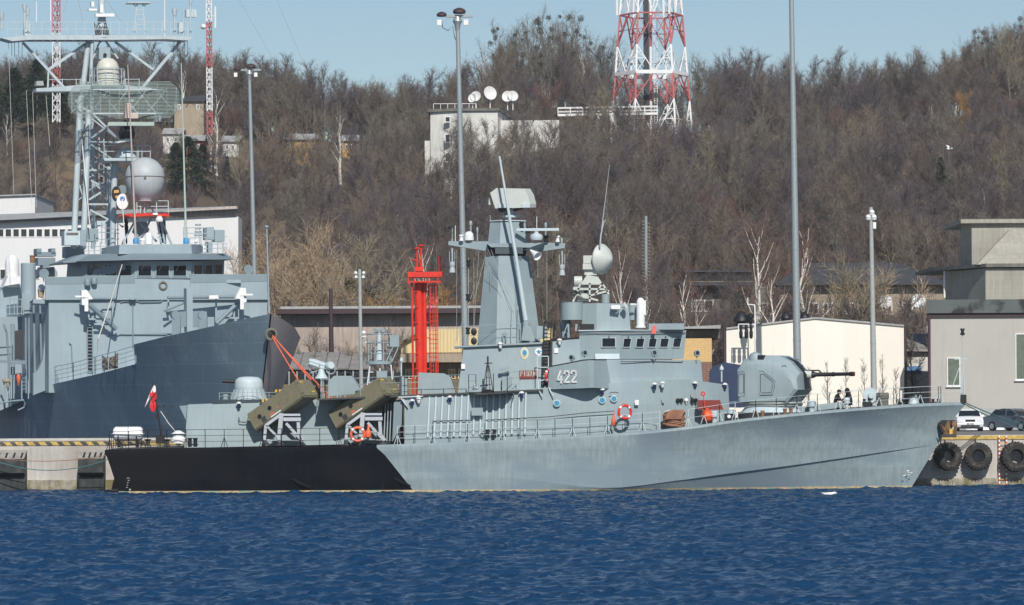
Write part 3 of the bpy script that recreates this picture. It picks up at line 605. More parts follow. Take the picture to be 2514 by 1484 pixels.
def cream_hall():
    Y = 246; t = thing('hall', 'large cream windowless hall with a low gable roof', 'building', base_of(1783, 2219, Y))
    w = lambda x, y, Y_=Y: W(x, y, Y_)
    zb = QZ-.05; P = [w(1783, 808), w(2002, 782), w(2219, 801)]
    mb = MB(); fr = [V(P[0].x, Y, zb), V(P[2].x, Y, zb), P[2], P[1], P[0]]; mb.loft([fr, [p+V(2.2 if i in (0, 4) else 0, 28, 0) for i, p in enumerate(fr)]]); mb.build('wall', 'cream_panel', t)
    mb = MB()
    for a, b in ((P[0], P[1]), (P[1], P[2])): mb.ext([a+V(0, -.12, .003), b+V(0, -.12, .003), b+V(0, -.12, .12), a+V(0, -.12, .12)], (1.5, 28, 0))
    mb.build('roof', 'roof_light', t)
    mb = MB(); mb.tube([V(P[2].x+.12, Y+.1, zb), V(P[2].x+.12, Y+.1, P[2].z-.1)], .09); mb.tube([V(P[0].x-.12, Y-.1, zb), V(P[0].x-.12, Y-.1, P[0].z-.1)], .12); mb.build('downpipe', 'brown_trim', t)
    for x, y, s in ((1820, 797, .8), (1930, 782, .55), (1975, 779, .5)):
        c = w(x, y, Y+3); m = MB(); m.lathe(c+V(0, 0, -.5), [(.45*s, 0), (.45*s, .9*s), (.75*s, .95*s), (.72*s, 1.15*s), (.45*s, 1.5*s), (.3*s, 1.75*s), (.05, 1.85*s)], n=14)
        for k in range(4): m.lathe(c+V(0, 0, -.1+.18*k*s), [(.62*s, 0), (.62*s, .08*s)], n=14)
        m.build('roof_ventilator', 'dark', t)
    Y = 248; t = thing('brick_annex', 'low annex of yellow over brown brick beside the cream hall', 'building', base_of(1660, 1783, Y))
    X0, X1 = PX(1650, Y), P[0].x-.3; z1 = PZ(830, Y, 1720); z2 = PZ(888, Y, 1720); z0 = PZ(810, Y, 1720)
    mb = MB(); mb.b2(X0, X1-.6, Y, Y+25, z2, z1); mb.build('upper_wall', 'brick_yellow', t); mb = MB(); mb.b2(X0, X1-.6, Y, Y+25, QZ-.05, z2-.003); mb.build('lower_wall', 'brick_brown', t)
    mb = MB(); mb.b2(X0, X1-.003, Y+.6, Y+25, z1+.003, z0); mb.build('fascia', 'old_concrete', t)
    mb = MB(); mb.ext([(X0, Y-.5, z0+.1), (X1, Y-.5, z0+.1), (X1, Y-.5, z0+.35), (X0, Y-.5, z0+.2)], (0, 25, 0)); mb.build('roof', 'roof_light', t)
    # lamp bracket with three bulbs
    Y = 244; t = thing('signal_lamp_rack', 'white bracket with three dark hanging lamps before the cream hall', 'signal lamps', W(1848, 985, Y))
    mb = MB(); zb = QZ; q = lambda x, y: W(x, y, Y)
    mb.beam(q(1855, 832), q(1853, 748), .07); mb.beam(q(1853, 748), q(1835, 746), .06); mb.beam(q(1813, 795), q(1855, 795), .06); mb.beam(q(1813, 795), q(1813, 830), .06); mb.beam(q(1836, 746), q(1836, 730), .05); mb.tube([q(1853, 795), V(q(1853, 795).x, 244, QZ)], .05)
    mb.build('bracket', 'white_paint', t)
    for x in (1819, 1832, 1844): c = q(x, 815); m = MB(); m.lathe(c, [(.05, -.45), (.12, -.35), (.13, 0), (.09, .15), (.12, .3), (.1, .5)], n=10); m.build('lamp', 'dark', t)
    c = q(1843, 783); m = MB(); m.lathe(c, [(.1, -.35), (.2, -.1), (.12, 0), (.24, .1), (.24, .3), (.1, .4)], n=10); m.build('lamp', 'dark', t)
cream_hall()
def grey_building():
    Y = 240; t = thing('harbour_building', 'plain grey rendered building with a dark parapet at the right edge', 'building', base_of(2278, 2600, Y))
    X0 = PX(2281, Y); X1 = X0+20; z1 = PZ(768, Y, 2400); zb = QZ-.05
    mb = MB(); pl = lambda e, y0, y1, z: [V(X0-e, y0, z), V(X1, y0, z), V(X1, y1, z), V(X0-e+(y1-Y)*.125, y1, z)]; mb.ext(pl(0, Y, Y+16, zb), (0, 0, z1-zb)); mb.build('wall', 'render_grey', t)
    mb = MB(); mb.ext(pl(.2, Y-.35, Y+16.3, z1+.003), (0, 0, PZ(735, Y, 2400)-z1)); mb.build('parapet', 'parapet', t)
    mb = MB(); mb.ext(pl(.08, Y-.18, Y+16.1, z1-.25), (0, 0, .25)); mb.build('cornice', 'brown_trim', t)
    mb = MB(); mb.tube([(X0+.0, Y-.12, zb), (X0+.0, Y-.12, z1-.2)], .1); mb.build('downpipe', 'brown_trim', t)
    mb = MB(); mb.b2(X0-.004, X1, Y-.02, Y-.002, zb, zb+1.5); mb.build('plinth', 'pole_grey', t)
    windows(t, [(2325, 2357, 877, 947), (2493, 2530, 818, 932)], Y, frame='white_paint', glass='glass_green', t=.06, mull=0, sill=1)
    # concrete tower behind
    Y = 252; t = thing('concrete_tower', 'stepped board marked concrete tower behind the grey building', 'tower', base_of(2330, 2600, Y))
    def pr(mb, x0, xc, y0, y1, Yf, d, side):   # front face from xc to right, slanted left face
        a, b = W(xc, y1, Yf), W(xc, y0, Yf); l0, l1 = W(x0, y1, Yf+side), W(x0, y0, Yf+side)
        mb.ext([a, V(a.x+22, Yf, a.z), V(a.x+22, Yf+d, a.z), V(l0.x, Yf+side, a.z)], (0, 0, b.z-a.z))
    mb = MB(); pr(mb, 2321, 2420, 658, 760, Y, 16, 7); mb.build('lower_block', 'board_concrete', t)
    mb = MB(); pr(mb, 2359, 2386, 548, 652, Y+3, 10, 4); mb.build('upper_block', 'board_concrete', t)
    mb = MB(); a = W(2386, 548, Y+3); mb.b2(W(2357, 548, Y+3).x, a.x+22, Y+2.6, Y+13, a.z+.003, W(2386, 538, Y+3).z); mb.build('cap', 'board_concrete', t)
    mb = MB(); l, r_ = W(2314, 656, Y), W(2420, 652, Y); mb.ext([l+V(0, 7, 0), r_+V(0, -.3, -.1), r_+V(24, -.3, -.1), r_+V(24, 17, -.1), l+V(0, 17, 0)], (0, 0, .25)); mb.build('ledge', 'old_concrete', t)
    mb = MB(); zt = W(2480, 560, Y).z; zb_ = W(2480, 648, Y).z; xa = W(2400, 650, Y).x; xb = W(2490, 562, Y).x
    mb.ext([(xa, Y+.3, zb_), (xa+14, Y+.3, zb_), (xa+14, Y+.3+2, zt), (xb, Y+.3+2, zt)], (0, .8, 0)); mb.build('hip_slope', 'board_concrete', t)
    mb = MB(); mb.tube([W(2319, 730, Y+6), W(2319, 665, Y+6)], .08); mb.build('drainpipe', 'white_paint', t)
grey_building()
def apartments():
    Y = 324; t = thing('apartment_block', 'long tan apartment block with white windows behind the birches', 'building', base_of(1950, 2300, Y))
    z0 = ground(30, Y)-3
    mb = MB(); mb.b2(PX(1915, Y), PX(2325, Y), Y, Y+11, z0, PZ(700, Y, 2100)); mb.build('wall', 'wall_tan', t)
    mb = MB(); a, b = W(1905, 700, Y-1), W(2330, 698, Y-1); mb.ext([a, b, b+V(-4, 6, 2.1), a+V(3, 6, 2.1)], (0, 0, .15)); mb.poly([a+V(3, 6, 2.1), b+V(-4, 6, 2.1), b+V(0, 13, 0), a+V(0, 13, 0)]); mb.build('roof', 'roof_dark', t)
    r = []
    for x in (1938, 1985, 2020, 2075, 2125, 2165, 2215, 2275): r += [(x, x+26, 742, 772), (x, x+26, 800, 830)]
    windows(t, r, Y, t=.14)
    t = thing('apartment_block', 'drab concrete block with flat overhanging roof left of the birches', 'building', base_of(1690, 1900, 330)); Y = 330
    mb = MB(); mb.b2(PX(1672, Y), PX(1905, Y), Y, Y+12, ground(20, Y)-3, PZ(702, Y, 1800)); mb.build('lower_wall', 'old_concrete', t)
    mb = MB(); mb.b2(PX(1668, Y), PX(1850, Y), Y-1.5, Y+12, PZ(701, Y, 1800), PZ(692, Y, 1800)); mb.build('canopy', 'roof_dark', t)
    mb = MB(); mb.b2(PX(1685, Y), PX(1850, Y), Y+1, Y+12, PZ(691, Y, 1800), PZ(668, Y, 1800)); mb.build('upper_wall', 'wall_tan', t)
    mb = MB(); mb.b2(PX(1680, Y), PX(1855, Y), Y, Y+12.5, PZ(667, Y, 1800), PZ(662, Y, 1800)); mb.build('roof', 'roof_dark', t)
    windows(t, [(1697, 1725, 735, 765), (1728, 1752, 735, 765), (1860, 1885, 742, 772)], Y, t=.12)
    for k, (x, y, lab) in enumerate([(2173, 741, 'grey white satellite dish on the tan apartment wall, left of the pair'), (2254, 738, 'grey white satellite dish near the concrete tower, right of the pair')]):
        c = W(x, y, 322); t = thing('satellite_dish', lab, 'satellite dish', c, 'satellite dishes on the tan apartment block'); m = MB(); m.lathe(c, [(.02, -.12), (.4, -.08), (.68, .05), (.66, .07), (.38, -.04), (.02, -.08)][::-1], (-.3, -1, .4), 18); m.build('reflector', 'white_paint', t)
        m = MB(); m.tube([c, V(c.x, 324, c.z-.1)], .05); m.build('arm', 'pole_grey', t)
apartments()
def mid_buildings():
    Y = 268; t = thing('long_store', 'long pinkish concrete store with a dark overhanging roof behind the bare trees', 'building', base_of(690, 1140, Y))
    mb = MB(); mb.b2(PX(690, Y), PX(1240, Y), Y, Y+14, QZ-.05, PZ(771, Y, 900)); mb.build('wall', 'wall_pink', t)
    mb = MB(); mb.b2(PX(680, Y), PX(1245, Y), Y-1.2, Y+14, PZ(770, Y, 900), PZ(758, Y, 900)); mb.build('roof', 'brown_trim', t)
    mb = MB(); mb.b2(PX(690, Y), PX(1240, Y), Y-.2, Y+3, PZ(757, Y, 900), PZ(751, Y, 900)); mb.build('roof_light', 'roof_light', t)
    Y = 255; t = thing('tin_roofed_shed', 'low shed with ribbed grey roof right of the frigate bow', 'shed', base_of(690, 900, Y))
    a, b = W(640, 907, Y), W(905, 907, Y); mb = MB(); mb.ext([a, b, b+V(0, 6, 1.25), a+V(0, 6, 1.25)], (0, 0, .08)); mb.build('roof', 'tin_roof', t)
    mb = MB(); mb.b2(a.x+.2, b.x-.2, Y+.4, Y+6, QZ-.05, a.z-.003); mb.build('wall', 'wall_brown', t)
    windows(t, [(x, x+22, 912, 935) for x in range(700, 900, 28)], Y+.4, t=.06)
    Y = 236; t = thing('fence', 'dark picket fence on the quay between frigate bow and grey cabins', 'fence', base_of(700, 1000, Y))
    mb = MB(); x0, x1 = PX(690, Y), PX(985, Y); mb.b2(x0, x1, Y, Y+.05, PZ(940, Y), PZ(912, Y)); mb.build('board', 'dark', t)
    for k in range(16): x = x0+(x1-x0)*k/15; m = MB(); m.b2(x-.04, x+.04, Y-.06, Y-.003, QZ, PZ(908, Y)); m.build('post', 'pole_grey', t)
    # cabin with corrugated panels behind the red beacon
    Y = 250; t = thing('warehouse_shed', 'cream shed with corrugated upper wall behind the red beacon', 'shed', base_of(985, 1370, Y))
    X0, X1 = PX(1040, Y), PX(1356, Y); zt, zm = PZ(806, Y), PZ(864, Y); mb = MB(); pts = []; n = 150
    for i in range(n+1):
        x = X0+(X1-X0)*i/n; pts.append(V(x, Y-(.05 if i % 4 in (0, 1) else 0), 0))
    for i in range(n): mb.poly([pts[i]+V(0, 0, zm), pts[i+1]+V(0, 0, zm), pts[i+1]+V(0, 0, zt), pts[i]+V(0, 0, zt)])
    mb.b2(X0, X1, Y+.02, Y+8, zm, zt); mb.build('upper_wall', 'wall_cream', t, smooth=False)
    mb = MB(); a = [W(985, 866, Y), W(1040, 866, Y), W(1040, 812, Y), W(985, 842, Y)]; mb.ext(a, (0, 8, 0)); mb.build('gable_wall', 'wall_cream', t)
    mb = MB(); mb.ext([W(982, 846, Y-.4), W(1042, 812, Y-.4), W(1042, 807, Y-.4), W(982, 839, Y-.4)], (0, 8.8, 0)); mb.build('verge', 'wall_brown', t)
    mb = MB(); mb.b2(PX(985, Y), X1, Y-1.2, Y-.003, PZ(888, Y), PZ(867, Y)); mb.build('canopy', 'wall_tan', t)
    mb = MB(); mb.b2(PX(985, Y), X1, Y+.02, Y+8, QZ-.05, zm-.003); mb.build('lower_wall', 'wall_brown', t)
    windows(t, [(x, x+18, 905, 930) for x in (995, 1020, 1100, 1125)], Y+.02, frame='wall_cream', t=.06)
    # blue tarpaulin cover
    Y = 222; t = thing('tarpaulin_cover', 'dark blue tarpaulin draped over a load behind the gun turret', 'tarpaulin', base_of(1740, 1815, Y))
    mb = MB(); rings = []
    for k in range(5):
        y = Y+k*1.0; rings.append([W(1739, 1000, y), W(1741, 912+random.uniform(-2, 2), y), W(1752, 898, y), W(1778, 889+random.uniform(-1, 2), y), W(1806, 893, y), W(1850, 900, y), W(1852, 1000, y)])
    mb.loft(rings); mb.build('cover', 'blue_tarp', t, sharp=20)
    # narrow greenhouse-like shed seen between hall and grey building
    Y = 262; t = thing('glass_shed', 'pale shed with a blue panel seen between cream hall and grey building', 'shed', base_of(2225, 2280, Y))
    mb = MB(); bx(mb, 2215, 2300, 862, 985, Y, 6, QZ-.05); mb.build('wall', 'wall_white_dirty', t); mb = MB(); bx(mb, 2222, 2262, 898, 918, Y-.05, .04); mb.build('panel', 'blue_panel', t)
    a, b = W(2205, 862, Y-.5), W(2305, 862, Y-.5); mb = MB(); mb.ext([a, b, b+V(0, 5, 1.3), a+V(0, 5, 1.3)], (0, 0, .1)); mb.build('roof', 'tin_roof', t)
mid_buildings()
def hill_y(px, py, lo=310, hi=500):
    for Y in range(lo, hi):
        if ground(PX(px, Y), Y) >= PZ(py, Y, px): return float(Y)
    return float(hi)
def hill_buildings():
    Y = RADIO_Y; q = lambda x, y, d=0: W(x, y, Y+d)
    t = thing('radio_building', 'weathered white flat roofed building on the hill with dish aerials', 'building', V(PX(1200, Y), Y, ground(PX(1200, Y), Y)))
    zb = PZ(430, Y, 1200)-2
    mb = MB(); a, b, c = q(1056, 300), q(1127, 300), q(1222, 300); zt = PZ(272, Y, 1130)
    mb.ext([V(a.x, Y+1.5, zb), V(b.x, Y, zb), V(c.x, Y, zb), V(c.x+1.6, Y+14, zb), V(a.x, Y+14, zb)], (0, 0, zt-zb)); mb.build('wall', 'wall_white_dirty', t)
    mb = MB(); mb.b2(q(1040, 0).x, q(1057, 0).x, Y+2, Y+8, zb, PZ(342, Y, 1050)); mb.build('side_wing', 'wall_white_dirty', t)
    mb = MB(); mb.b2(c.x+.1, q(1372, 0).x, Y+3, Y+9, zb, PZ(290, Y, 1300)); mb.build('rear_wing', 'wall_white_dirty', t)
    mb = MB(); mb.ext([V(a.x-.3, Y+1.2, zt), V(b.x, Y-.3, zt), V(c.x+.2, Y-.3, zt), V(c.x+1.9, Y+14.3, zt), V(a.x-.3, Y+14.3, zt)], (0, 0, .35)); mb.build('roof', 'old_concrete', t)
    windows(t, [(1092, 1106, 285, 300), (1092, 1106, 328, 350), (1092, 1106, 374, 398)], Y-.5+.3, t=.1, mull=0)
    for k, (x, y, r_, dx, lab) in enumerate([(1203, 228, 1.05, .5, 'largest white mesh dish, tilted up on the radio building roof'), (1168, 236, .8, -.3, 'white mesh dish between floodlight mast and the largest dish'), (1160, 240, .7, -.6, 'small white mesh dish closest to the floodlight mast'),
                             (1246, 236, .85, -.3, 'left one of the two touching white dishes on the roof'), (1259, 235, .8, .3, 'right one of the two touching white dishes on the roof')]):
        c = W(x, y, Y+3); t2 = thing('dish_aerial', lab, 'dish aerial', V(c.x, c.y, zt+.35), 'white dish aerials on the radio building'); m = MB(); R_ = r_*17/20*1.0
        m.lathe(c, [(.02, -.2), (R_*.5, -.14), (R_, .08), (R_*.98, .1), (R_*.5, -.08), (.02, -.13)][::-1], (dx, -1, .25), 20); m.build('reflector', 'wall_white', t2); m = MB(); m.tube([c+V(0, .2, 0), V(c.x, c.y+.4, zt+.35)], .07); m.build('pole', 'lattice_white', t2)
    for k in range(4):
        x = (1165, 1205, 1252, 1290)[k]; c = W(x, 262, Y+4); 
    m = MB()
    for i in range(7): x = q(1062, 0).x+i*.9; m.beam((x, Y+2, zt+.35), (x, Y+2, zt+1.1), .06)
    m.beam((q(1062, 0).x, Y+2, zt+1.1), (q(1062, 0).x+5.4, Y+2, zt+1.1), .06); m.build('roof_railing', 'lattice_white', t)
    # walkway
    Y = 470; t = thing('walkway_bridge', 'white steel walkway bridge leading to the lattice tower', 'footbridge', V(PX(1500, Y), Y, ground(PX(1500, Y), Y)))
    a, b = W(1370, 282, Y), W(1614, 278, Y); mb = MB()
    for dy in (0, 1.4): mb.beam(a+V(0, dy, 0), b+V(0, dy, 0), .22, .3)
    mb.b2(a.x, b.x, Y+.1, Y+1.3, a.z+.0, a.z+.08); mb.build('deck', 'lattice_white', t); mb = MB(); rail(mb, [a, b], 1.0, 2, .09, 1.6, .08); rail(mb, [a+V(0, 1.4, 0), b+V(0, 1.4, 0)], 1.0, 2, .09, 1.6, .08); mb.build('railing', 'lattice_white', t)
    for x in (1468, 1500, 1520):
        p = W(x, 282, Y); m = MB(); m.beam(p, V(p.x, Y, p.z-4), .22); m.beam(p, V(p.x+1.6, Y, p.z-4), .12); m.build('leg', 'lattice_white', t)
    for (x0, x1, y0, y1, Y, m_, rf, lab, cat) in [(697, 782, 342, 390, 448, 'wall_yellow', 'roof_light', 'yellow wooden shed half hidden by trees on the hill', 'shed'), (840, 880, 345, 385, 456, 'wall_yellow', 'roof_light', 'brownish shed right of the yellow shed', 'shed'),
            (400, 447, 328, 364, 440, 'wall_white_dirty', 'roof_light', 'small white house with grey roof left of the slim mast', 'house'), (445, 500, 345, 372, 450, 'wall_redbrick', 'roof_light', 'low reddish outbuilding beside the small white house', 'shed'),
            (545, 586, 347, 372, 446, 'wall_white_dirty', 'roof_light', 'small white outbuilding right of the white birches', 'shed'), (428, 500, 248, 345, 475, 'wall_tan', 'roof_dark', 'tan block on the hill behind birches', 'building'), (1000, 1018, 372, 388, 458, 'blue_panel', 'roof_light', 'small blue hut left of the radio building', 'hut'),
            (2290, 2305, 616, 622, 405, 'blue_panel', 'blue_panel', 'tiny blue hut on the right slope', 'hut')]:
        Y = hill_y((x0+x1)/2, y1+4)-2
        c = V(PX((x0+x1)/2, Y), Y, PZ(y1, Y)); t = thing(cat, lab, cat, c); mb = MB(); bx(mb, x0, x1, y0, y1, Y, 5, PZ(y1, Y)-2.5); mb.build('wall', m_, t)
        A, B = W(x0-3, y0, Y-.4), W(x1+3, y0, Y-.4); mb = MB(); mb.ext([A, B, B+V(0, 3, .9), A+V(0, 3, .9)], (0, 0, .12)); mb.poly([A+V(0, 3, .9), B+V(0, 3, .9), B+V(0, 6, 0), A+V(0, 6, 0)]); mb.build('roof', rf, t)
        if x1-x0 > 35: windows(t, [(x0+8, x0+16, y0+8, y0+20), (x1-18, x1-10, y0+8, y0+20)], Y, t=.08)
hill_buildings()
def lattice_tower():
    Y = 492; cx = PX(1603, Y); t = thing('lattice_tower', 'huge red and white six legged lattice tower on the hill', 'lattice tower', V(cx, Y, PZ(330, Y, 1603)))
    k = Y/F; zz = lambda py: PZ(py, Y, 1603); Rr = lambda py: (74+py*.0795)*k
    def P(j, py): a = R(60*j+3); return V(cx+math.cos(a)*Rr(py), Y+math.sin(a)*Rr(py), zz(py))
    def M(j, py): return (P(j, py)+P(j+1, py))/2
    for (a, b, col) in [(-60, 37, 'lattice_white'), (37, 115, 'lattice_red'), (115, 182, 'lattice_white'), (182, 248, 'lattice_red'), (248, 345, 'lattice_white')]:
        for j in range(6):
            mb = MB(); mb.beam(P(j, a), P(j, b), .24); mb.build('leg', col, t)
        mb = MB(); up = (a, b) in ((37, 115), (182, 248))
        for j in range(6):
            if up: A, B1, B2 = M(j, a), P(j, b), P(j+1, b)
            else: A, B1, B2 = M(j, b), P(j, a), P(j+1, a)
            for B_ in (B1, B2):
                mb.beam(A, B_, .13); h = (A+B_)/2; e = P(j if B_ is B1 else j+1, (a+b)/2); mb.beam(h, e, .12)
                q = A.lerp(B_, .3); 
                qq = P(j if B_ is B1 else j+1, (a*.25+b*.75) if up else (a*.75+b*.25)); mb.beam(A.lerp(B_, .75 ), qq, .1); mb.beam(h, qq, .09)
                q3 = P(j if B_ is B1 else j+1, a if up else b); mb.beam(h, q3, .09)
            mb.beam((A+B1)/2, (A+B2)/2, .09) if j % 2 else None
        for j in range(6):
            if (a, b) == (37, 115): mb.beam(P(j, a), P(j+1, a), .2)
            if (a, b) == (115, 182): mb.beam(P(j, b), P(j+1, b), .3, .5)
        mb.build('bracing', col, t)
    mb = MB()
    for a, b in ((-60, 345),): mb.beam(V(cx-.7, Y, zz(a)), V(cx-.7, Y, zz(b)), .75)
    mb.build('cable_shaft', 'roof_dark', t)
    for a, b, c in ((-60, 37, 'lattice_white'), (37, 115, 'lattice_red'), (115, 182, 'lattice_white'), (182, 248, 'lattice_red'), (248, 345, 'lattice_white')):
        m = MB(); m.tube([V(cx-.1, Y-.5, zz(a)), V(cx-.1, Y-.5, zz(b))], .2); m.build('core_pipe', c, t)
    m = MB(); 
    for s in (.35, .8): m.beam(V(cx+s, Y-.6, zz(-60)), V(cx+s, Y-.6, zz(300)), .06)
    for i in range(70): z = zz(300)+i*.33; m.beam(V(cx+.35, Y-.6, z), V(cx+.8, Y-.6, z), .05)
    m.build('ladder', 'lattice_white', t)
    for x, y0, y1 in ((1515, -10, 37), (1629, -20, 33), (1643, -20, 33), (1658, -20, 30)):
        m = MB(); a, b = W(x, y1, Y-4.6 if x > 1600 else Y), W(x, y0, Y-4.6 if x > 1600 else Y); m.b2(a.x-.14, a.x+.14, a.y-.1, a.y+.1, a.z, b.z); m.build('panel_antenna', 'wall_white', t)
lattice_tower()
def thin_mast(cx, Y, bands, w, lab, lean=0):
    t = thing('lattice_mast', lab, 'lattice mast', W(cx, bands[-1][1], Y), 'slim red and white lattice masts')
    for a, b, c in bands:
        mb = MB(); A, B = W(cx+lean*(a), a, Y), W(cx+lean*b, b, Y)
        L3 = [(w/2*math.cos(q), w/2*math.sin(q)) for q in (R(-150), R(-30), R(90))]
        for x, y in L3: mb.beam(A+V(x, y, 0), B+V(x, y, 0), .10)
        n = max(2, int((A.z-B.z)/(w*1.1))); 
        for i in range(n):
            for j in range(3):
                x0, y0 = L3[j]; x1, y1 = L3[(j+1) % 3]; p0, p1 = A.lerp(B, i/n), A.lerp(B, (i+1)/n)
                mb.beam(p0+V(x0, y0, 0), p1+V(x1, y1, 0), .06); mb.beam(p0+V(x1, y1, 0), p1+V(x0, y0, 0), .06)
        mb.build('mast_section', c, t)
    return t
thin_mast(139, 470, [(-40, 80, 'lattice_red'), (80, 165, 'lattice_white'), (165, 205, 'lattice_red'), (205, 300, 'lattice_white')], 1.15, 'thick slim lattice mast rising behind the frigate yardarm')
t = thin_mast(513, 462, [(-40, 52, 'lattice_white'), (52, 165, 'lattice_red'), (165, 272, 'lattice_white'), (272, 330, 'lattice_red')], .8, 'thin lattice mast with a panel aerial left of the floodlights', .008)
m = MB(); p = W(529, 38, 462); m.b2(p.x-.12, p.x+.12, 461.8, 462, p.z-1.6, p.z+1.2); m.beam(p, p+V(-.9, 0, 0), .08); m.build('panel_antenna', 'wall_white', t)
m = MB(); p = W(499, 65, 462); m.sph(p, .35); m.beam(p, p+V(.8, 0, 0), .08); m.build('drum_antenna', 'wall_white', t)
# --- guy wires of the masts
for k, (x0, x1, Yb, lab) in enumerate([(585, 690, 462, 'thin guy wire crossing the sky left of the pair'), (678, 756, 466, 'thin guy wire crossing the sky right of the pair')]):
    m = MB(); m.tube([W(x0, -5, Yb), W(x1, 180, Yb)], .02, 4); o = m.build('guy_wire', 'pole_grey', base=W(x1, 180, Yb)); tag(o, lab, 'wire')
# --- lighting poles
def pole(name, px0, py0, px1, Y, r0, r1, lab, m_='steel_galv', grp=None):
    b = V(W(px1, 1000, Y).x, Y, QZ); top = W(px0, py0, Y); t = thing(name, lab, 'lighting mast', b, grp); mb = MB(); n = 5; P = [b.lerp(top, i/n) for i in range(n+1)]
    mb.tube(P, [r1+(r0-r1)*i/n for i in range(n+1)], 16); mb.build('pole', m_, t)
    mb = MB(); 
    for i in range(1, n): mb.lathe(P[i], [((r1+(r0-r1)*i/n)*1.08, -.05), ((r1+(r0-r1)*i/n)*1.08, .05)], n=16)
    mb.lathe(b, [(r1*1.8, 0), (r1*1.8, .05), (r1*1.15, .06), (r1*1.1, .5)], n=16); mb.build('joint_collar', m_, t); return t, top
def floods(t, top):
    mb = MB(); mb.b2(top.x-.7, top.x+1.0, top.y-.12, top.y+.12, top.z-.05, top.z+.10); mb.lathe(top, [(.14, -.9), (.2, -.5), (.3, -.3), (.2, 0)], n=10); mb.beam(top+V(.75, 0, 0), top+V(.75, 0, .45), .04); mb.build('crossarm', 'steel_galv', t)
    for dx, s in ((.12, 1.), (-1.0, .8)):
        m = MB(); c = top+V(dx, 0, .30 if s == 1 else .1); m.lathe(c, [(.1, -.12*s), (.38*s, -.1*s), (.42*s, .04), (.34*s, .16*s), (.1, .26*s)], (0, -.25, 1), 14); m.build('floodlight', 'brown_trim', t)
    for dx in (-1.15, .55): m = MB(); m.b2(top.x+dx-.14, top.x+dx+.14, top.y-.1, top.y+.1, top.z-.55, top.z-.2); m.build('control_box', 'white_paint', t)
    m = MB(); m.tube([top+V(-1.0, 0, -.3), top+V(-.95, 0, -.7), top+V(-.6, 0, -.9), top+V(-.3, 0, -.6), top+V(-.2, 0, -1.3), top+V(-.05, 0, -1.6)], .025, 5); m.build('cable', 'dark', t)
t, p = pole('floodlight_mast', 1123, 40, 1147, 226, .13, .24, 'tall galvanised floodlight mast left of the missile boat mast'); floods(t, p)
t, p = pole('floodlight_mast', 612, 172, 634, 300, .13, .26, 'shorter floodlight mast behind the frigate bridge'); floods(t, p)
t, p = pole('floodlight_mast', 1942, -60, 1960, 236, .15, .28, 'tallest galvanised pole, its top above the picture, behind the gun turret')
t, p = pole('lamp_pole', 2138, 508, 2147, 222, .12, .21, 'concrete lamp pole with white sirens near the bow', 'pole_grey')
for dx, dz in ((-.18, -.75), (.18, -.75), (.05, -.45)): m = MB(); m.lathe(p+V(dx, -.1, dz), [(.06, -.05), (.16, 0), (.16, .2), (.08, .28)], (0, -.4, 1), 12); m.build('siren', 'white_paint', t)
m = MB(); m.b2(p.x+.12, p.x+.3, p.y-.2, p.y, p.z-1.35, p.z-.95); m.build('control_box', 'white_paint', t)
t, p = pole('lamp_pole', 883, 660, 888, 230, .10, .15, 'thin concrete lamp pole with four white lamps left of the red beacon', 'pole_grey')
for dx in (-.26, .26): m = MB(); m.sph(p+V(dx, 0, -.25), .11); m.build('lamp', 'white_paint', t); m = MB(); m.lathe(p+V(dx*.9, -.05, -.62), [(.05, 0), (.11, .05), (.08, .2)], n=10); m.build('siren', 'white_paint', t)
t, p = pole('chimney', 812, 708, 815, 262, .13, .26, 'dark square chimney in front of the pink store', 'brown_trim'); t['category'] = 'chimney'
t, p = pole('steel_chimney', 1586, 530, 1587, 310, .13, .14, 'bright steel chimney pipe right of the cream radar dish', 'steel_galv'); t['category'] = 'chimney'
m = MB()
for i in range(30): m.beam(p+V(-.35, 0, -.4-.3*i), p+V(.35, 0, -.4-.3*(i+1)), .03)
m.build('ladder', 'pole_grey', t)
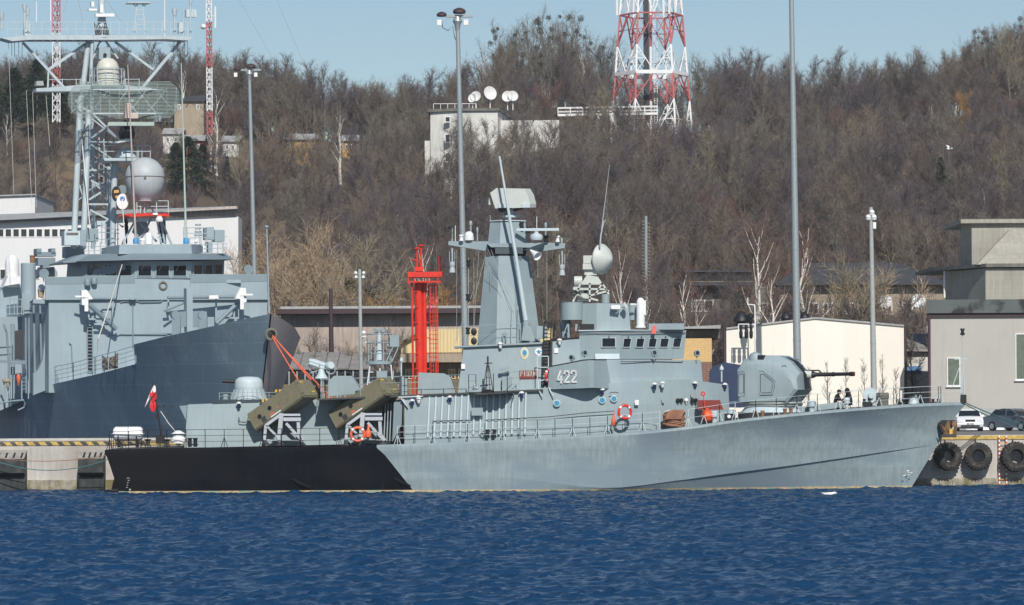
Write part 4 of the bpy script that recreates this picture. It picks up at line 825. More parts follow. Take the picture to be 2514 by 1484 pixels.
def beacon():
    Y = 234; q = lambda x, y, d=0: W(x, y, Y+d); t = thing('harbour_beacon', 'bright red steel light beacon tower with caged ladder', 'beacon', V(PX(1035, Y), Y, QZ))
    def col(x0, x1, y0, r, nm):
        m = MB(); a = q(x1, 950); m.tube([V(a.x, Y, QZ), q(x0, y0)], r, 14); m.build(nm, 'red', t)
    col(1027, 1033, 690, .27, 'column'); col(1042, 1044, 690, .13, 'column')
    m = MB()
    for x0, x1 in ((1011, 1016), ): m.tube([V(q(x1, 950).x, Y-.5, QZ), q(x0, 690, -.5)], .07, 8)
    m.build('pipe', 'red', t)
    m = MB(); m.b2(q(999, 0).x, q(1084, 0).x, Y-1.1, Y+1.1, PZ(681, Y, 1040), PZ(668, Y, 1040)); m.b2(q(1003, 0).x, q(1080, 0).x, Y-.9, Y+.9, PZ(694, Y, 1040), PZ(690, Y, 1040)); m.build('platform', 'red', t)
    m = MB(); xs = (1003, 1017, 1052, 1075)
    for x in xs: m.beam(q(x, 681, -1), q(x, 697, -1), .07)
    for x0, y0 in ((1024, 612), (1034, 605)): m.tube([q(x0, 668), q(x0, y0)], .06, 8); m.lathe(q(x0, y0), [(.12, 0), (.22, .05), (.05, .16)], n=10)
    m.tube([q(1036, 668), q(1030, 640), q(1012, 636)], .05, 6); m.tube([q(1080, 668), q(1079, 628)], .09, 8); m.b2(q(1015, 0).x, q(1035, 0).x, Y-.3, Y+.3, PZ(665, Y, 1030), PZ(655, Y, 1030)); m.build('light_fitting', 'red', t)
    m = MB()
    for x0, x1 in ((1052, 1057), (1062, 1065), (1067, 1071), (1074, 1076)): m.beam(q(x0, 694, .2), V(q(x1, 950).x, Y+.2, QZ), .05)
    for i in range(22): y = 700+i*11; m.beam(q(1053+i*.18, y, -.2), q(1075+i*.1, y, -.2), .06 if i % 4 == 0 else .035)
    for i in range(6): y = 715+i*38; m.beam(q(1045, y, 0), q(1056, y, 0), .07); m.beam(q(1014, y, -.3), q(1026, y, -.3), .05)
    for x0, x1 in ((1056, 1060), (1070, 1073)): m.beam(q(x0, 694, -.6), V(q(x1, 950).x, Y-.6, QZ), .04)
    m.build('ladder_cage', 'red', t)
beacon()
def saplings():
    for k, (x, top) in enumerate([(1985, 905), (2031, 888), (2076, 880), (2121, 882), (2166, 870), (2199, 905)]):
        Y = 238; b = V(PX(x, Y), Y, QZ); H = (PZ(top, Y, x)-QZ); rnd = random.Random(k)
        t = thing('sapling', ('leftmost', 'second from left', 'third from left', 'third from right', 'second from right', 'rightmost')[k]+' staked young bare tree in front of the cream hall', 'sapling', b, 'young staked trees before the cream hall')
        m = MB(); m.tube([b, b+V(.03, 0, H*.5), b+V(0, 0, H)], [.04, .03, .008], 5); m.build('trunk', 'bark', t, smooth=False); m = MB()
        for i in range(26):
            z = H*rnd.uniform(.35, .95); a = rnd.uniform(0, 6.28); L_ = .8*(1.1-z/H)+.15; p = b+V(0, 0, z); q = p+V(math.cos(a)*L_*.6, math.sin(a)*L_*.6, L_*.9); m.tube([p, p.lerp(q, .5)+V(0, 0, -.05), q], [.014, .01, .004], 3, False)
            for j in range(3): s = p.lerp(q, rnd.uniform(.3, .9)); m.tube([s, s+V(rnd.uniform(-.2, .2), rnd.uniform(-.2, .2), .25)], [.008, .003], 3, False)
        m.build('crown', 'bark', t, smooth=False); m = MB()
        for s in (-.35, .35): m.beam(b+V(s, 0, 0), b+V(s, 0, 1.3), .07)
        m.beam(b+V(-.38, 0, 1.25), b+V(.38, 0, 1.25), .06); m.build('stake', 'wall_brown', t)
saplings()
# --- quay furniture: tyres, fenders, ladder
def tyre(px, py, ro, lab, rz):
    c = W(px, py, QY-.62); t = thing('tyre_fender', lab, 'tyre', c, 'old tractor tyres hung on the quay wall'); m = MB()
    ax = Vector((math.sin(rz), -math.cos(rz), .12)).normalized(); m.lathe(c, [(ro*.5, -.3), (ro*.82, -.34), (ro*.97, -.26), (ro, -.1), (ro, .1), (ro*.97, .26), (ro*.82, .34), (ro*.5, .3), (ro*.44, .2), (ro*.47, 0), (ro*.44, -.2), (ro*.5, -.3)], ax, 40, False)
    m.build('carcass', 'rubber', t); m = MB(); x, y = m.frame_of(ax)
    for k in range(26):
        for s in (-1, 1):
            a = 2*math.pi*(k+.5*(s > 0))/26; d = x*math.cos(a)+y*math.sin(a); e = ax.cross(d)
            p0 = c+d*ro*.985+ax*s*.03; p1 = c+(d*math.cos(.10)+e*math.sin(.10))*ro*.97+ax*s*.31; m.beam(p0, p1, .085, .075)
    m.build('tread', 'rubber', t); m = MB(); m.tube([c+V(-.1, 0, ro*.7), V(c.x-.1, QY-.08, QZ-.2)], .03, 6); m.build('chain', 'brown_trim', t)
tyre(2327, 1120, .80, 'first tractor tyre beside the missile boat stem', .35); tyre(2402, 1120, .78, 'middle tractor tyre, between the other two', -.1); tyre(2494, 1121, .86, 'last tractor tyre, just right of the striped ladder', .1)
def quay_ladder():
    b = W(2462, 1190, QY-.2); t = thing('quay_ladder', 'red and white striped steel ladder on the quay wall', 'ladder', V(b.x, b.y, -.2))
    for dx in (-.2, .22):
        m = MB(); n = 26; z0, z1 = -.25, QZ+.02
        for i in range(n): m.m = i % 2; z = z0+(z1-z0)*i/n; m.b2(b.x+dx-.04, b.x+dx+.04, b.y-.05, b.y+.05, z, z+(z1-z0)/n)
        m.build('stringer', ['red', 'white_paint'], t)
    m = MB()
    for i in range(10): z = .05+i*.3; m.beam((b.x-.16, b.y, z), (b.x+.18, b.y, z), .035)
    m.build('rung', 'yellow', t)
quay_ladder()
def fender(px0, px1, lab):
    Y = QY; x0, x1 = PX(px0, Y-1.3), PX(px1, Y-1.3); t = thing('quay_fender', lab, 'fender', V((x0+x1)/2, Y, .6), 'black k shaped fenders on the quay wall'); m = MB()
    pr = [(0, 2.35), (-1.35, 1.75), (-1.45, 1.7), (-1.45, .95), (-1.2, .8), (-.55, .98), (-.95, .72), (-.95, .25), (0, .25)]
    pr = [(0, 2.35), (-1.35, 1.85), (-1.35, 1.05), (-1.15, .92), (-.35, 1.0), (0, 1.0)]
    m.ext([V(x0, Y+a-.002, z) for a, z in pr], (x1-x0, 0, 0)); m.build('upper_block', 'fender_black', t)
    m = MB(); m.ext([V(x0, Y+a-.002, z) for a, z in [(0, .99), (-.3, .99), (-.9, .8), (-.9, -.3), (0, -.3)]], (x1-x0, 0, 0)); m.build('lower_block', 'fender_black', t)
    m = MB()
    for k in range(4): xx = x0+.25+(x1-x0-.5)*k/3; m.ext([V(xx, Y-.1, 2.322), V(xx+.12, Y-.1, 2.322), V(xx+.12, Y-1.25, 1.897), V(xx, Y-1.25, 1.897)], (0, 0, .01))
    m.build('slot', 'dark', t); m = MB(); m.ext([V(x0, Y-.004, 2.362), V(x1, Y-.004, 2.362), V(x1, Y-1.35, 1.863), V(x0, Y-1.35, 1.863)], (0, 0, .006)); m.build('top_plate', 'fender_top', t)
fender(-20, 58, 'black fender at the left edge of the picture'); fender(190, 252, 'black fender beside the missile boat stern')
def mooring(pts, r, mt, lab, sag=.4):
    a, b = Vector(pts[0]), Vector(pts[-1]); n = 14; P = [a.lerp(b, i/n)+V(0, 0, -sag*4*(i/n)*(1-i/n)) for i in range(n+1)]
    m = MB(); m.tube(P, r, 6); tag(m.build('mooring_rope', mt, base=a), lab, 'rope')
mooring([W(-20, 1122, 204), W(262, 1117, 203)], .022, 'rope_brown', 'brownish slack rope between the two black fenders', .28)
mooring([W(-20, 1128, 203.9), W(265, 1127, 203.2)], .028, 'rope_teal', 'teal slack rope between the two black fenders', .62)
for x, lab in ((-36, 'a'),): pass
# --- cars
def car(name, px, Y, rz, paint, lab, front=True):
    b = V(PX(px, Y), Y, QZ); t = thing(name, lab, 'car', b); M = Matrix.Translation(b) @ Matrix.Rotation(rz, 4, 'Z')   # local: x forward, y left
    prof = [(-2.1, .35), (-2.15, .62), (-2.1, .88), (-1.75, .98), (-1.15, 1.05), (1.0, .96), (1.75, .85), (2.05, .66), (2.1, .45), (2.02, .28)]
    m = MB(M); rings = []
    for y, s, dz in ((-.83, .96, 0), (-.84, 1, .0), (-.6, 1.015, .02), (0, 1.03, .03), (.6, 1.015, .02), (.84, 1, 0), (.83, .96, 0)):
        rings.append([V(x*s, y*(1 if z < .9 else .95), z+dz*(z > .5)) for x, z in prof]+[V(1.7*s, y, .22), V(-1.7*s, y, .22)])
    m.loft(rings); m.build('body', paint, t, sharp=30)
    cab = [(-1.6, .95), (-1.15, 1.36), (-.6, 1.44), (.0, 1.42), (.45, 1.30), (1.05, .93)]
    m = MB(M); m.loft([[V(x, y*(.88 if z > 1.2 else 1), z) for x, z in cab] for y in (-.74, .74)]); g = m.build('cabin_glass', 'glass_dark', t, sharp=30)
    m = MB(M)
    m.loft([[V(x, y, z+.012) for x, z in ((-1.0, 1.385), (-.5, 1.45), (.05, 1.43), (.40, 1.325))] for y in (-.62, .62)], caps=False, closed=False)
    for y in (-1, 1):
        for (xa, za, xb, zb) in ((-1.6, .95, -1.12, 1.38), (-.15, .96, -.12, 1.43), (1.05, .95, .42, 1.32)): m.beam((xa, y*.75, za), (xb, y*.655, zb), .07)
        m.beam((-1.1, y*.65, 1.385), (.4, y*.65, 1.33), .06)
    m.build('roof', paint, t)
    for x in (-1.3, 1.3):
        for y in (-.76, .76):
            m = MB(M); m.lathe((x, y, .31), [(.2, -.1), (.31, -.09), (.31, .09), (.2, .1)], (0, 1, 0), 20); w = m.build('wheel', 'dark', t); m = MB(M); m.lathe((x, y*1.005, .31), [(.19, -.105), (.19, .105)], (0, 1, 0), 12); m.build('rim', 'steel_galv', w)
    for y in (-.62, .62):
        m = MB(M); m.box((2.055, y, .68), (.14, .34, .17)); m.build('headlight', 'headlight', t)
        m = MB(M); m.box((.85, y*1.4, 1.0), (.14, .18, .12)); m.build('wing_mirror', paint, t)
        m = MB(M); m.box((-2.13, y, .78), (.06, .24, .2)); m.build('tail_light', 'red', t)
    m = MB(M); m.box((2.10, 0, .70), (.1, .62, .13)); m.build('grille', 'dark', t)
    m = MB(M); m.box((2.10, 0, .36), (.1, 1.2, .08)); m.box((2.12, 0, .22), (.06, 1.5, .1)); m.build('bumper_inlet', 'dark', t)
    m = MB(M); m.box((2.16, 0, .49), (.02, .5, .11)); m.m = 1; o = M @ V(2.17, -.2, .455); letters(MB(), '', o, (1, 0, 0), (0, 0, 1), 1, 1, 1, 1, (0, -1, 0))
    mt = MB(M); nd = V(1, 0, 0); letters(mt, 'GKS 31422', V(2.17, -.21, .455), (0, 1, 0), (0, 0, 1), .07, .034, .012, .012, nd); p = m.build('number_plate', ['plate_white', 'dark'], t)
    mt.build('plate_lettering', 'dark', p)
car('parked_car', 2377, 232, R(-90-4), 'car_white', 'white parked car seen head on under the missile boat bow')
car('parked_car', 2492, 231, R(-90+38), 'car_blue', 'blue grey parked car standing at the right edge')
m = MB(); rnd = random.Random(3); c = V(PX(2426, 238), 238.6, QZ)
for i in range(9): m.sph(c+V(rnd.uniform(-1.2, 1.2), rnd.uniform(-.4, .4), 0), rnd.uniform(.12, .28), (1.6, 1, .8), 10, 6)
tag(m.build('snow_heap', 'snow', base=c), 'low heap of old snow between the two parked cars', 'snow heap')
# --- birds
def gull(p, lab, s=1., rz=0, flying=True):
    p = Vector(p); M = Matrix.Translation(p) @ Matrix.Rotation(rz, 4, 'Z'); m = MB(M)
    m.loft([[V(x*s, r_*s*math.cos(a), z*s+r_*s*math.sin(a)) for a in [k*math.pi/4 for k in range(8)]] for x, r_, z in ((-.28, .012, .02), (-.18, .05, .01), (-.02, .085, 0), (.12, .07, .015), (.19, .05, .05), (.25, .045, .06), (.29, .015, .05), (.33, .006, .045))])
    if flying:
        for sg in (-1, 1): m.ext([V(.08, sg*.05, .03)*s, V(.12, sg*.35, .28)*s, V(0, sg*.72, .38)*s, V(-.08, sg*.35, .24)*s, V(-.08, sg*.05, .03)*s], V(0, 0, .012))
    else:
        for sg in (-1, 1): m.ext([V(.08, sg*.075, .04)*s, V(-.05, sg*.085, .06)*s, V(-.33, sg*.03, .06)*s, V(-.15, sg*.08, -.02)*s], V(0, .01*sg, .01))
    tag(m.build('gull', 'white_paint', base=p), lab, 'gull', 'gulls')
gull(W(2331, 365, 330), 'white gull flying before the wooded slope on the right', 1.1, .3); gull(W(190, 637, 338) if False else W(188, 637, 342), 'white gull flying over the bare slope at the left', 1.0, 2.9)
gull(W(2036, 1217, 189)+V(0, 0, .09), 'white gull floating on the water below the bow', 1.3, 0, False); gull(W(470, 1241, 184)+V(0, 0, .07), 'small gull floating on the water below the black stern', .8, 2.5, False)
# ---------------------------------------------------------------- missile boat
def conv(ox, oy, s): return lambda x, y: ((ox+x/s)/1.38663, (oy+y/s)/1.38663)
c3, c4, c5, c6, c7 = conv(0, 1200, 2.514), conv(600, 1200, 2.7933), conv(1200, 900, 2.2486), conv(1450, 500, 2.12), conv(900, 950, 3.71)
r1, r2, r3 = conv(1800, 800, 2.12), conv(2300, 1100, 2.9686), conv(2786, 1200, 2.9686)
Y0, YC = 197.6, 201.7
def S(c, x, y, d): return W(*c(x, y), Y0+d)
def SP(px, py, d): return W(px, py, Y0+d)
ship = thing('missile_boat', 'small grey warship with black stern and number 422, moored at the quay', 'warship', V(0, YC, 0))
def flip(p): return Vector((p[0], 2*YC-p[1], p[2]))
def sym(mb, pts):
    """solid between a near side outline and its mirror image on the far side of the ship"""
    mb.loft([[Vector(p) for p in pts], [flip(p) for p in pts]]); return mb
def hull():
    D = [(257, 1104, 3.6), (420, 1099, 3.85), (700, 1096, 4.05), (925, 1091.5, 4.1), (1200, 1081, 4.1), (1460, 1067, 4.1), (1659, 1050, 4.0), (1803, 1030, 3.8), (1950, 1014, 3.4), (2100, 1001, 2.7), (2220, 992.5, 1.75), (2310, 988, .85), (2369, 987, .03)]
    WL = [(293, 3.3), (450, 3.5), (760, 3.7), (1018, 3.75), (1260, 3.75), (1480, 3.45), (1650, 2.75), (1780, 2.15), (1905, 1.6), (2022, 1.05), (2120, .6), (2190, .28), (2237, .02)]
    CH = {6: (1655, 1180, 3.15), 7: (1790, 1161.5, 2.7), 8: (1930, 1143.5, 2.15), 9: (2060, 1125, 1.5), 10: (2165, 1109.5, .93), 11: (2243, 1098.5, .44), 12: (2302, 1090, .02)}
    def P(px, py, b): return W(px, py, YC-b)
    st = []
    for i, (px, py, b) in enumerate(D):
        d = P(px, py, b); wp = W(WL[i][0], 1200, YC-WL[i][1]); w = V(wp.x, wp.y, 0)
        if i in CH: c = P(*CH[i]); ledge = .10*min(1, (12-i)/2.5)*(.4 if i == 6 else 1)
        else: c = w.lerp(d, .28 if i < 5 else .06); c.y = YC-((YC-w.y)*.8+(YC-d.y)*.2)*1.0-.06; ledge = 0
        cu = c+V(0, -ledge, 0)
        flare = .5 if i < 6 else .5-.14*min(1, (i-5)/4)
        m1 = cu.lerp(d, .36); m2 = cu.lerp(d, .7)
        m1.y = YC-((YC-cu.y)+((YC-d.y)-(YC-cu.y))*(flare*.60)); m2.y = YC-((YC-cu.y)+((YC-d.y)-(YC-cu.y))*(flare*.6+.27))
        if i == 12: m1.y = m2.y = YC-.02; m2 = V(W(2325, 1060, YC).x, YC-.02, W(2325, 1060, YC).z) if False else m2
        top = d+V(0, .12, .0); g1 = d+V(0, .02, -.05); g2 = d+V(0, 0, -.16)
        if i == 12: top = d+V(0, .02, 0)
        s = V(w.x, w.y, 0)+ (c-w)*0.0
        # stripe just above the water
        zt = .135; f = zt/max(c.z, .2); sp = w.lerp(c, min(f, .9)); k = V(w.x-(.9 if i == 12 else .1), YC-max(.02, (YC-w.y)*.8), -.9)
        st.append([top, g1, g2, m2, m1, cu, c, sp, w, k])
    # denser stations by smooth interpolation
    def cat(a, b, c, d, t): return .5*((2*b)+(c-a)*t+(2*a-5*b+4*c-d)*t*t+(3*b-a-3*c+d)*t**3)
    rows = []; tagm = []
    for i in range(12):
        for k in range(4):
            t = k/4; A, B, C_, D_ = st[max(i-1, 0)], st[i], st[i+1], st[min(i+2, 12)]
            rows.append([cat(A[j], B[j], C_[j], D_[j], t) for j in range(10)]); tagm.append(i)
    rows.append(st[12]); n = 10
    mb = MB(); ids = []
    for r in rows: ids.append([mb.pt(p) for p in r]+[mb.pt(flip(p)) for p in r[::-1]])
    m = 20
    for a, b, i in zip(ids, ids[1:], tagm):
        for j in range(m-1):
            jj = j if j < 10 else 18-j
            mb.m = 2 if jj >= 7 else (1 if i < 3 else 0)
            if j == 9: mb.m = 2
            mb.face((a[j], a[j+1], b[j+1], b[j]))
    mb.m = 1; mb.face(ids[0])
    mb.build('hull', ['hull_grey', 'hull_black', 'boot_stripe'], ship, sharp=28)
    mb = MB()
    for a, b in zip(rows, rows[1:]): mb.poly([a[0]+V(0, .04, -.03), b[0]+V(0, .04, -.03), flip(b[0])+V(0, -.04, -.03), flip(a[0])+V(0, -.04, -.03)])
    mb.build('deck', 'deck_dark', ship)
    return rows
ROWS = hull()
def deck_at(px):
    """deck edge point on the near side"""
    for a, b in zip(ROWS, ROWS[1:]):
        pa, pb = a[0], b[0]; x = lambda p: 1257+p.x*F/p.y
        if x(pa) <= px <= x(pb): return pa.lerp(pb, (px-x(pa))/(x(pb)-x(pa)+1e-9))
    return ROWS[-1][0] if px > 2000 else ROWS[0][0]
def part(nm, m, mb, parent=None, **k): return mb.build(nm, m, parent or ship, **k)
G = 'ship_grey'
# underwater fins / fender steps on the black side
for x, y in ((1090, 1200), (2045, 1185)):
    mb = MB(); P = [S(c4, x, y, .28), S(c4, x+30, y-5, .2), S(c4, x+195, y+75, .3), S(c4, x+190, y+90, .3), S(c4, x+80, y+50, .1)]; mb.ext(P, (0, .5, 0)); part('side_fairing', 'hull_black', mb)
mb = MB(); 
for k in range(5): p = S(c3, 1078+random.uniform(0, 22), 1075+k*20, .30+.012*k); mb.b2(p.x, p.x+random.uniform(.08, .16), p.y-.03, p.y+.02, p.z, p.z+.035)
p = S(c3, 1105, 1178, .42); mb.b2(p.x, p.x+.1, p.y-.04, p.y+.03, p.z, p.z+.09); part('draught_mark', 'pole_grey', mb)
mb = MB()
for x, y, w_ in ((905, 1190, 24), (910, 1205, 18), (940, 1210, 20), (870, 1240, 22), (915, 1232, 14)):
    p = S(r3, x, y, 0); P = W(*r3(x, y), YC-.62); mb.box(P, (w_*.006*1.1, .02, .035), Matrix.Rotation(random.uniform(-.6, .6), 3, 'Y'))
part('draught_mark', 'white_paint', mb)
# --- deckhouses
def aft_house():
    mb = MB(); sym(mb, [S(c4, 78, 905, 2.6), S(c4, 2060, 860, 2.6), S(c4, 2060, 425, 2.9), S(c4, 1340, 445, 2.9), S(c4, 108, 492, 2.9)]); part('aft_deckhouse', G, mb)
    mb = MB(); sym(mb, [S(c4, 28, 505, 3.2), S(c4, 104, 500, 3.0), S(c4, 92, 640, 2.9)]); part('aft_overhang', G, mb)
    mb = MB(); P = [(595, 615), (600, 655), (640, 662), (680, 655), (684, 615)]; mb.tube([S(c4, x, y, 2.55) for x, y in P], .03, 6); part('grab_handle', 'dark', mb)
    mb = MB(); sym(mb, [S(c4, 345, 470, 2.75), S(c4, 1000, 448, 2.75), S(c4, 1000, 436, 2.75), S(c4, 345, 458, 2.75)]); part('platform', 'deck_dark', mb)
    c = S(c4, 690, 440, 4.1); g = MB(); k = 1/170.
    g.lathe(c, [(1.03, -.03), (1.03, .02), (.80, .56), (.82, .60), (.80, .74), (.79, .95), (.74, 1.1), (.55, 1.24), (.2, 1.28), (.02, 1.28)], n=32); t = part('close_in_gun', 'ship_grey_light', g, sharp=50)
    m = MB(); 
    for i in range(20): a = 2*math.pi*i/20; d = V(math.cos(a), math.sin(a), 0); m.beam(c+d*1.035+V(0, 0, .0), c+d*.82+V(0, 0, .56), .05)
    m.build('base_rib', G, t); m = MB(); m.tube([c+V(-.6, 0, .98), c+V(-1.35, -.0, 1.02), c+V(-1.5, 0, 1.03)], [.10, .10, .105], 12); m.build('gun_barrel', 'dark', t)
    m = MB(); rail(m, [S(c4, 410, 445, 2.9), S(c4, 1000, 440, 2.9)], .38, 2, .025, .75, .03); part('platform_rail', G, m)
    m = MB(); m.lathe(S(c4, 468, 445, 3.3), [(.16, 0), (.16, .3), (.18, .32)], n=14); part('vent_pipe', G, m)
aft_house()
def main_house():
    # lower tier: near wall, forward it narrows to the centreline
    zA = lambda p: p
    near = [(c5, 300, 1345, .75), (c5, 478, 1340, .75), (r1, 850, 1420, .9), (r1, 1200, 1360, 2.4), (r1, 1452, 1340, 4.0)]
    top = [(c5, 370, 1012, 1.0), (c5, 570, 1004, 1.0), (r1, 850, 1050, 1.15), (r1, 1150, 1040, 2.5), (r1, 1440, 1080, 4.0)]
    mb = MB(); A = [S(*p) for p in near]; B = [S(*p) for p in top]
    A[0] = S(c4, 2170, 850, .75); B[0] = S(c4, 2170, 405, 1.0)
    # a finer rounded corner at the shoulder
    def rnd(P):
        a, b, c = P[1], P[2], P[3]; q0 = b.lerp(a, .8/(b-a).length); q1 = b.lerp(c, .9/(c-b).length); out = [P[0], P[1]]
        for i in range(6): t = i/5; out.append(q0*(1-t)**2+b*2*t*(1-t)+q1*t*t)
        return out+P[3:]
    A, B = rnd(A), rnd(B); low = [p+V(0, 0, -.5) for p in A]
    ids = []
    for P in (low, A, B): ids.append([mb.pt(p) for p in P]+[mb.pt(flip(p)) for p in P[::-1]])
    n = len(ids[0])
    for a, b in zip(ids, ids[1:]):
        for i in range(n): j = (i+1) % n; mb.face((a[i], a[j], b[j], b[i]))
    h = n//2
    for i in range(h-1): mb.face((ids[2][i], ids[2][i+1], ids[2][n-2-i], ids[2][n-1-i]))
    part('main_deckhouse', G, mb, sharp=30)
    # stiffening ribs on the near wall
    mb = MB()
    for x in (590, 640, 690, 742, 790, 838, 888, 934, 985, 1032, 1080, 1128, 1178, 1228, 1278, 1328):
        a, b = S(c5, x-15*(1 if x < 900 else .6), 1318 if x < 900 else 1300, .74), S(c5, x, 1012-(x-590)*.05, .985); s = V(.07, 0, 0)
        mb.loft([[a-s, a-s*.5+V(0, -.07, 0), a+s*.5+V(0, -.07, 0), a+s], [b-s, b-s*.5+V(0, -.07, 0), b+s*.5+V(0, -.07, 0), b+s]])
    part('wall_stiffener', 'ship_grey_light', mb)  # lighter grey than the wall: sunlight caught by the ribs is painted in
    # deck of the upper tier with overhanging edge
    mb = MB(); sym(mb, [S(c4, 1350, 452, .9), S(c5, 1460, 968, .85), S(c5, 1460, 953, .85), S(c4, 1350, 436, .9)]); part('upper_deck', 'deck_dark', mb)
    mb = MB(); P = [S(c5, 890, 985, .95), S(c5, 940, 1000, -.1), S(c5, 1080, 990, -.35), S(c5, 1180, 985, -.1), S(c5, 1250, 975, .95)]; mb.ext(P, (0, 0, .07)); part('sponson_deck', 'deck_dark', mb)
    mb = MB()
    for x in (935, 1000, 1060, 1120, 1180, 1230): mb.ext([S(c5, x, 985, .93), S(c5, x, 990, 0), S(c5, x, 1020, .93)], (.04, 0, 0))
    part('sponson_bracket', G, mb)
    # recess aft of the deckhouse: dark doorway and ladders
    mb = MB(); mb.ext([S(c4, 1960, 852, 2.55), S(c4, 2160, 850, 2.55), S(c4, 2160, 440, 2.55), S(c4, 1960, 470, 2.55)], (0, .02, 0)); part('recess_wall', 'roof_dark', mb)
    mb = MB()
    for x in (1975, 2003, 2030, 2053): mb.beam(S(c4, x, 840, 1.6), S(c4, x+14, 480, 1.9), .05)
    part('recess_strut', G, mb)
    mb = MB(); mb.ext([S(c4, 2055, 850, 1.3), S(c4, 2145, 680, 1.0), S(c4, 2150, 450, 1.0), S(c4, 2070, 470, 1.2)], (0, .04, 0)); part('side_screen', G, mb)
    mb = MB(); mb.ext([S(c5, 350, 1020, .8), S(c5, 540, 1010, .8), S(c5, 540, 1003, .8), S(c5, 350, 1010, .8)], (0, .5, 0)); mb.ext([S(c5, 370, 1028, .75), S(c5, 425, 1100, .75), S(c5, 395, 1030, .75)], (0, .3, 0)); part('awning_bracket', 'ship_grey_light', mb)
    # second tier
    mb = MB(); sym(mb, [S(c5, 805, 985, 1.9), S(c5, 1480, 960, 1.9), S(r1, 370, 990, 1.9), S(r1, 370, 742, 2.2), S(c5, 1455, 600, 2.2), S(c5, 852, 630, 2.2)]); part('second_deckhouse', G, mb)
    mb = MB(); sym(mb, [S(c5, 778, 636, 2.0), S(c5, 1458, 606, 2.0), S(c5, 1458, 592, 2.0), S(c5, 778, 624, 2.0)]); part('roof_ledge', G, mb)
    mb = MB(); rail(mb, [S(c5, 822, 622, 2.2), S(c5, 1290, 600, 2.2)], 1.1, 2, .022, 2.4, .03); part('roof_rail', G, mb)
    mb = MB(); sym(mb, [S(r1, 160, 755, 2.15), S(r1, 365, 745, 2.15), S(r1, 365, 735, 2.15), S(r1, 160, 745, 2.15)]); part('roof_ledge', 'dark', mb)
main_house()
def bridge():
    # block under the bridge, V shaped in plan
    def vee(nm, bot, top, mt=G, sharp=30, floor=True):
        mb = MB(); A = [S(*p) for p in bot]; B = [S(*p) for p in top]; ia = [mb.pt(p) for p in A]+[mb.pt(flip(p)) for p in A[::-1]]; ib = [mb.pt(p) for p in B]+[mb.pt(flip(p)) for p in B[::-1]]; n = len(ia)
        for i in range(n): j = (i+1) % n; mb.face((ia[i], ia[j], ib[j], ib[i]))
        h = n//2
        for q in (ia, ib):
            for i in range(h-1): mb.face((q[i], q[i+1], q[n-2-i], q[n-1-i]))
        return part(nm, mt, mb, sharp=sharp)
    vee('bridge_base', [(r1, 362, 1100, 1.3), (r1, 560, 1095, 1.25), (r1, 900, 1075, 2.2), (r1, 1256, 1060, 4.0)], [(r1, 362, 900, 1.5), (r1, 560, 897, 1.45), (r1, 900, 897, 2.4), (r1, 1243, 902, 4.0)])
    mb = MB(); mb.tube([S(r1, 664, 908, 1.55), S(r1, 680, 913, 1.6), S(r1, 900, 912, 2.35), S(r1, 1105, 916, 3.3), S(r1, 1112, 908, 3.35)], .025, 6); part('handrail', 'roof_dark', mb)
    vee('bridge_house', [(r1, 365, 905, 2.2), (r1, 480, 893, 2.1), (r1, 655, 893, 2.0), (r1, 1000, 893, 3.49), (r1, 1118, 893, 4.0)],
        [(r1, 365, 692, 2.2), (r1, 510, 690, 2.0), (r1, 668, 690, 1.85), (r1, 1010, 690, 3.42), (r1, 1136, 690, 4.0)])
    vee('bridge_roof', [(r1, 358, 692, 2.1), (r1, 668, 688, 1.75), (r1, 1140, 688, 4.0)], [(r1, 358, 684, 2.1), (r1, 668, 680, 1.75), (r1, 1140, 686, 4.0)], 'ship_grey_light')
    mb = MB(); mb.tube([S(r1, 362, 708, 2.1), S(r1, 520, 706, 1.9), S(r1, 672, 704, 1.74), S(r1, 930, 704, 2.95), S(r1, 1130, 704, 3.9)], .022, 6); part('cable_run', 'roof_dark', mb)
    # windows: one on the side facet, five on the forward facet
    def on_facet(x, y):
        """point on the forward facet under crop position x, y"""
        tb = (x-655)/(1118-655); tt = (x-668)/(1136-668); d1, d2 = 1.97+2.0*tb, 1.82+2.15*tt; t = (893-y)/203
        return S(r1, x, y, d1*(1-t)+d2*t)
    def win(q):
        c = sum(q, Vector())/4; nrm = (q[1]-q[0]).cross(q[3]-q[0]).normalized(); nrm = nrm if nrm.y < 0 else -nrm
        fr = MB(); inn = [c+(p-c)*.98 for p in q]; o = [c+(p-c)*1.12 for p in q]
        for i in range(4): j = (i+1) % 4; fr.ext([o[i]+nrm*.004, o[j]+nrm*.004, inn[j]+nrm*.004, inn[i]+nrm*.004], nrm*.035)
        f = part('bridge_window', 'ship_grey_light', fr, smooth=False); g = MB(); g.ext([p+nrm*.005 for p in inn], nrm*.012); g.build('pane', 'glass_dark', f, smooth=False)
        w = MB(); a = (q[2]+q[3])/2+nrm*.08; w.beam(a+V(0, 0, .16), a+V(.03, 0, .0), .04); w.build('wiper_motor', 'dark', f)
    win([S(r1, 530, 805, 1.97), S(r1, 625, 805, 1.92), S(r1, 625, 742, 1.88), S(r1, 530, 742, 1.93)])
    for a, b in ((678, 733), (772, 828), (862, 918), (945, 1005), (1038, 1095)): win([on_facet(a, 806), on_facet(b-6, 806), on_facet(b+6, 746), on_facet(a+8, 744)])
    mb = MB(); mb.ext([S(r1, 480, 855, 2.05), S(r1, 655, 855, 1.93), S(r1, 655, 893, 1.7), S(r1, 480, 893, 1.85)], (0, .1, 0)); part('bay_foot_lit', 'ship_grey_light', mb)  # sloped foot of the side bay, its reflected light put into a paler grey
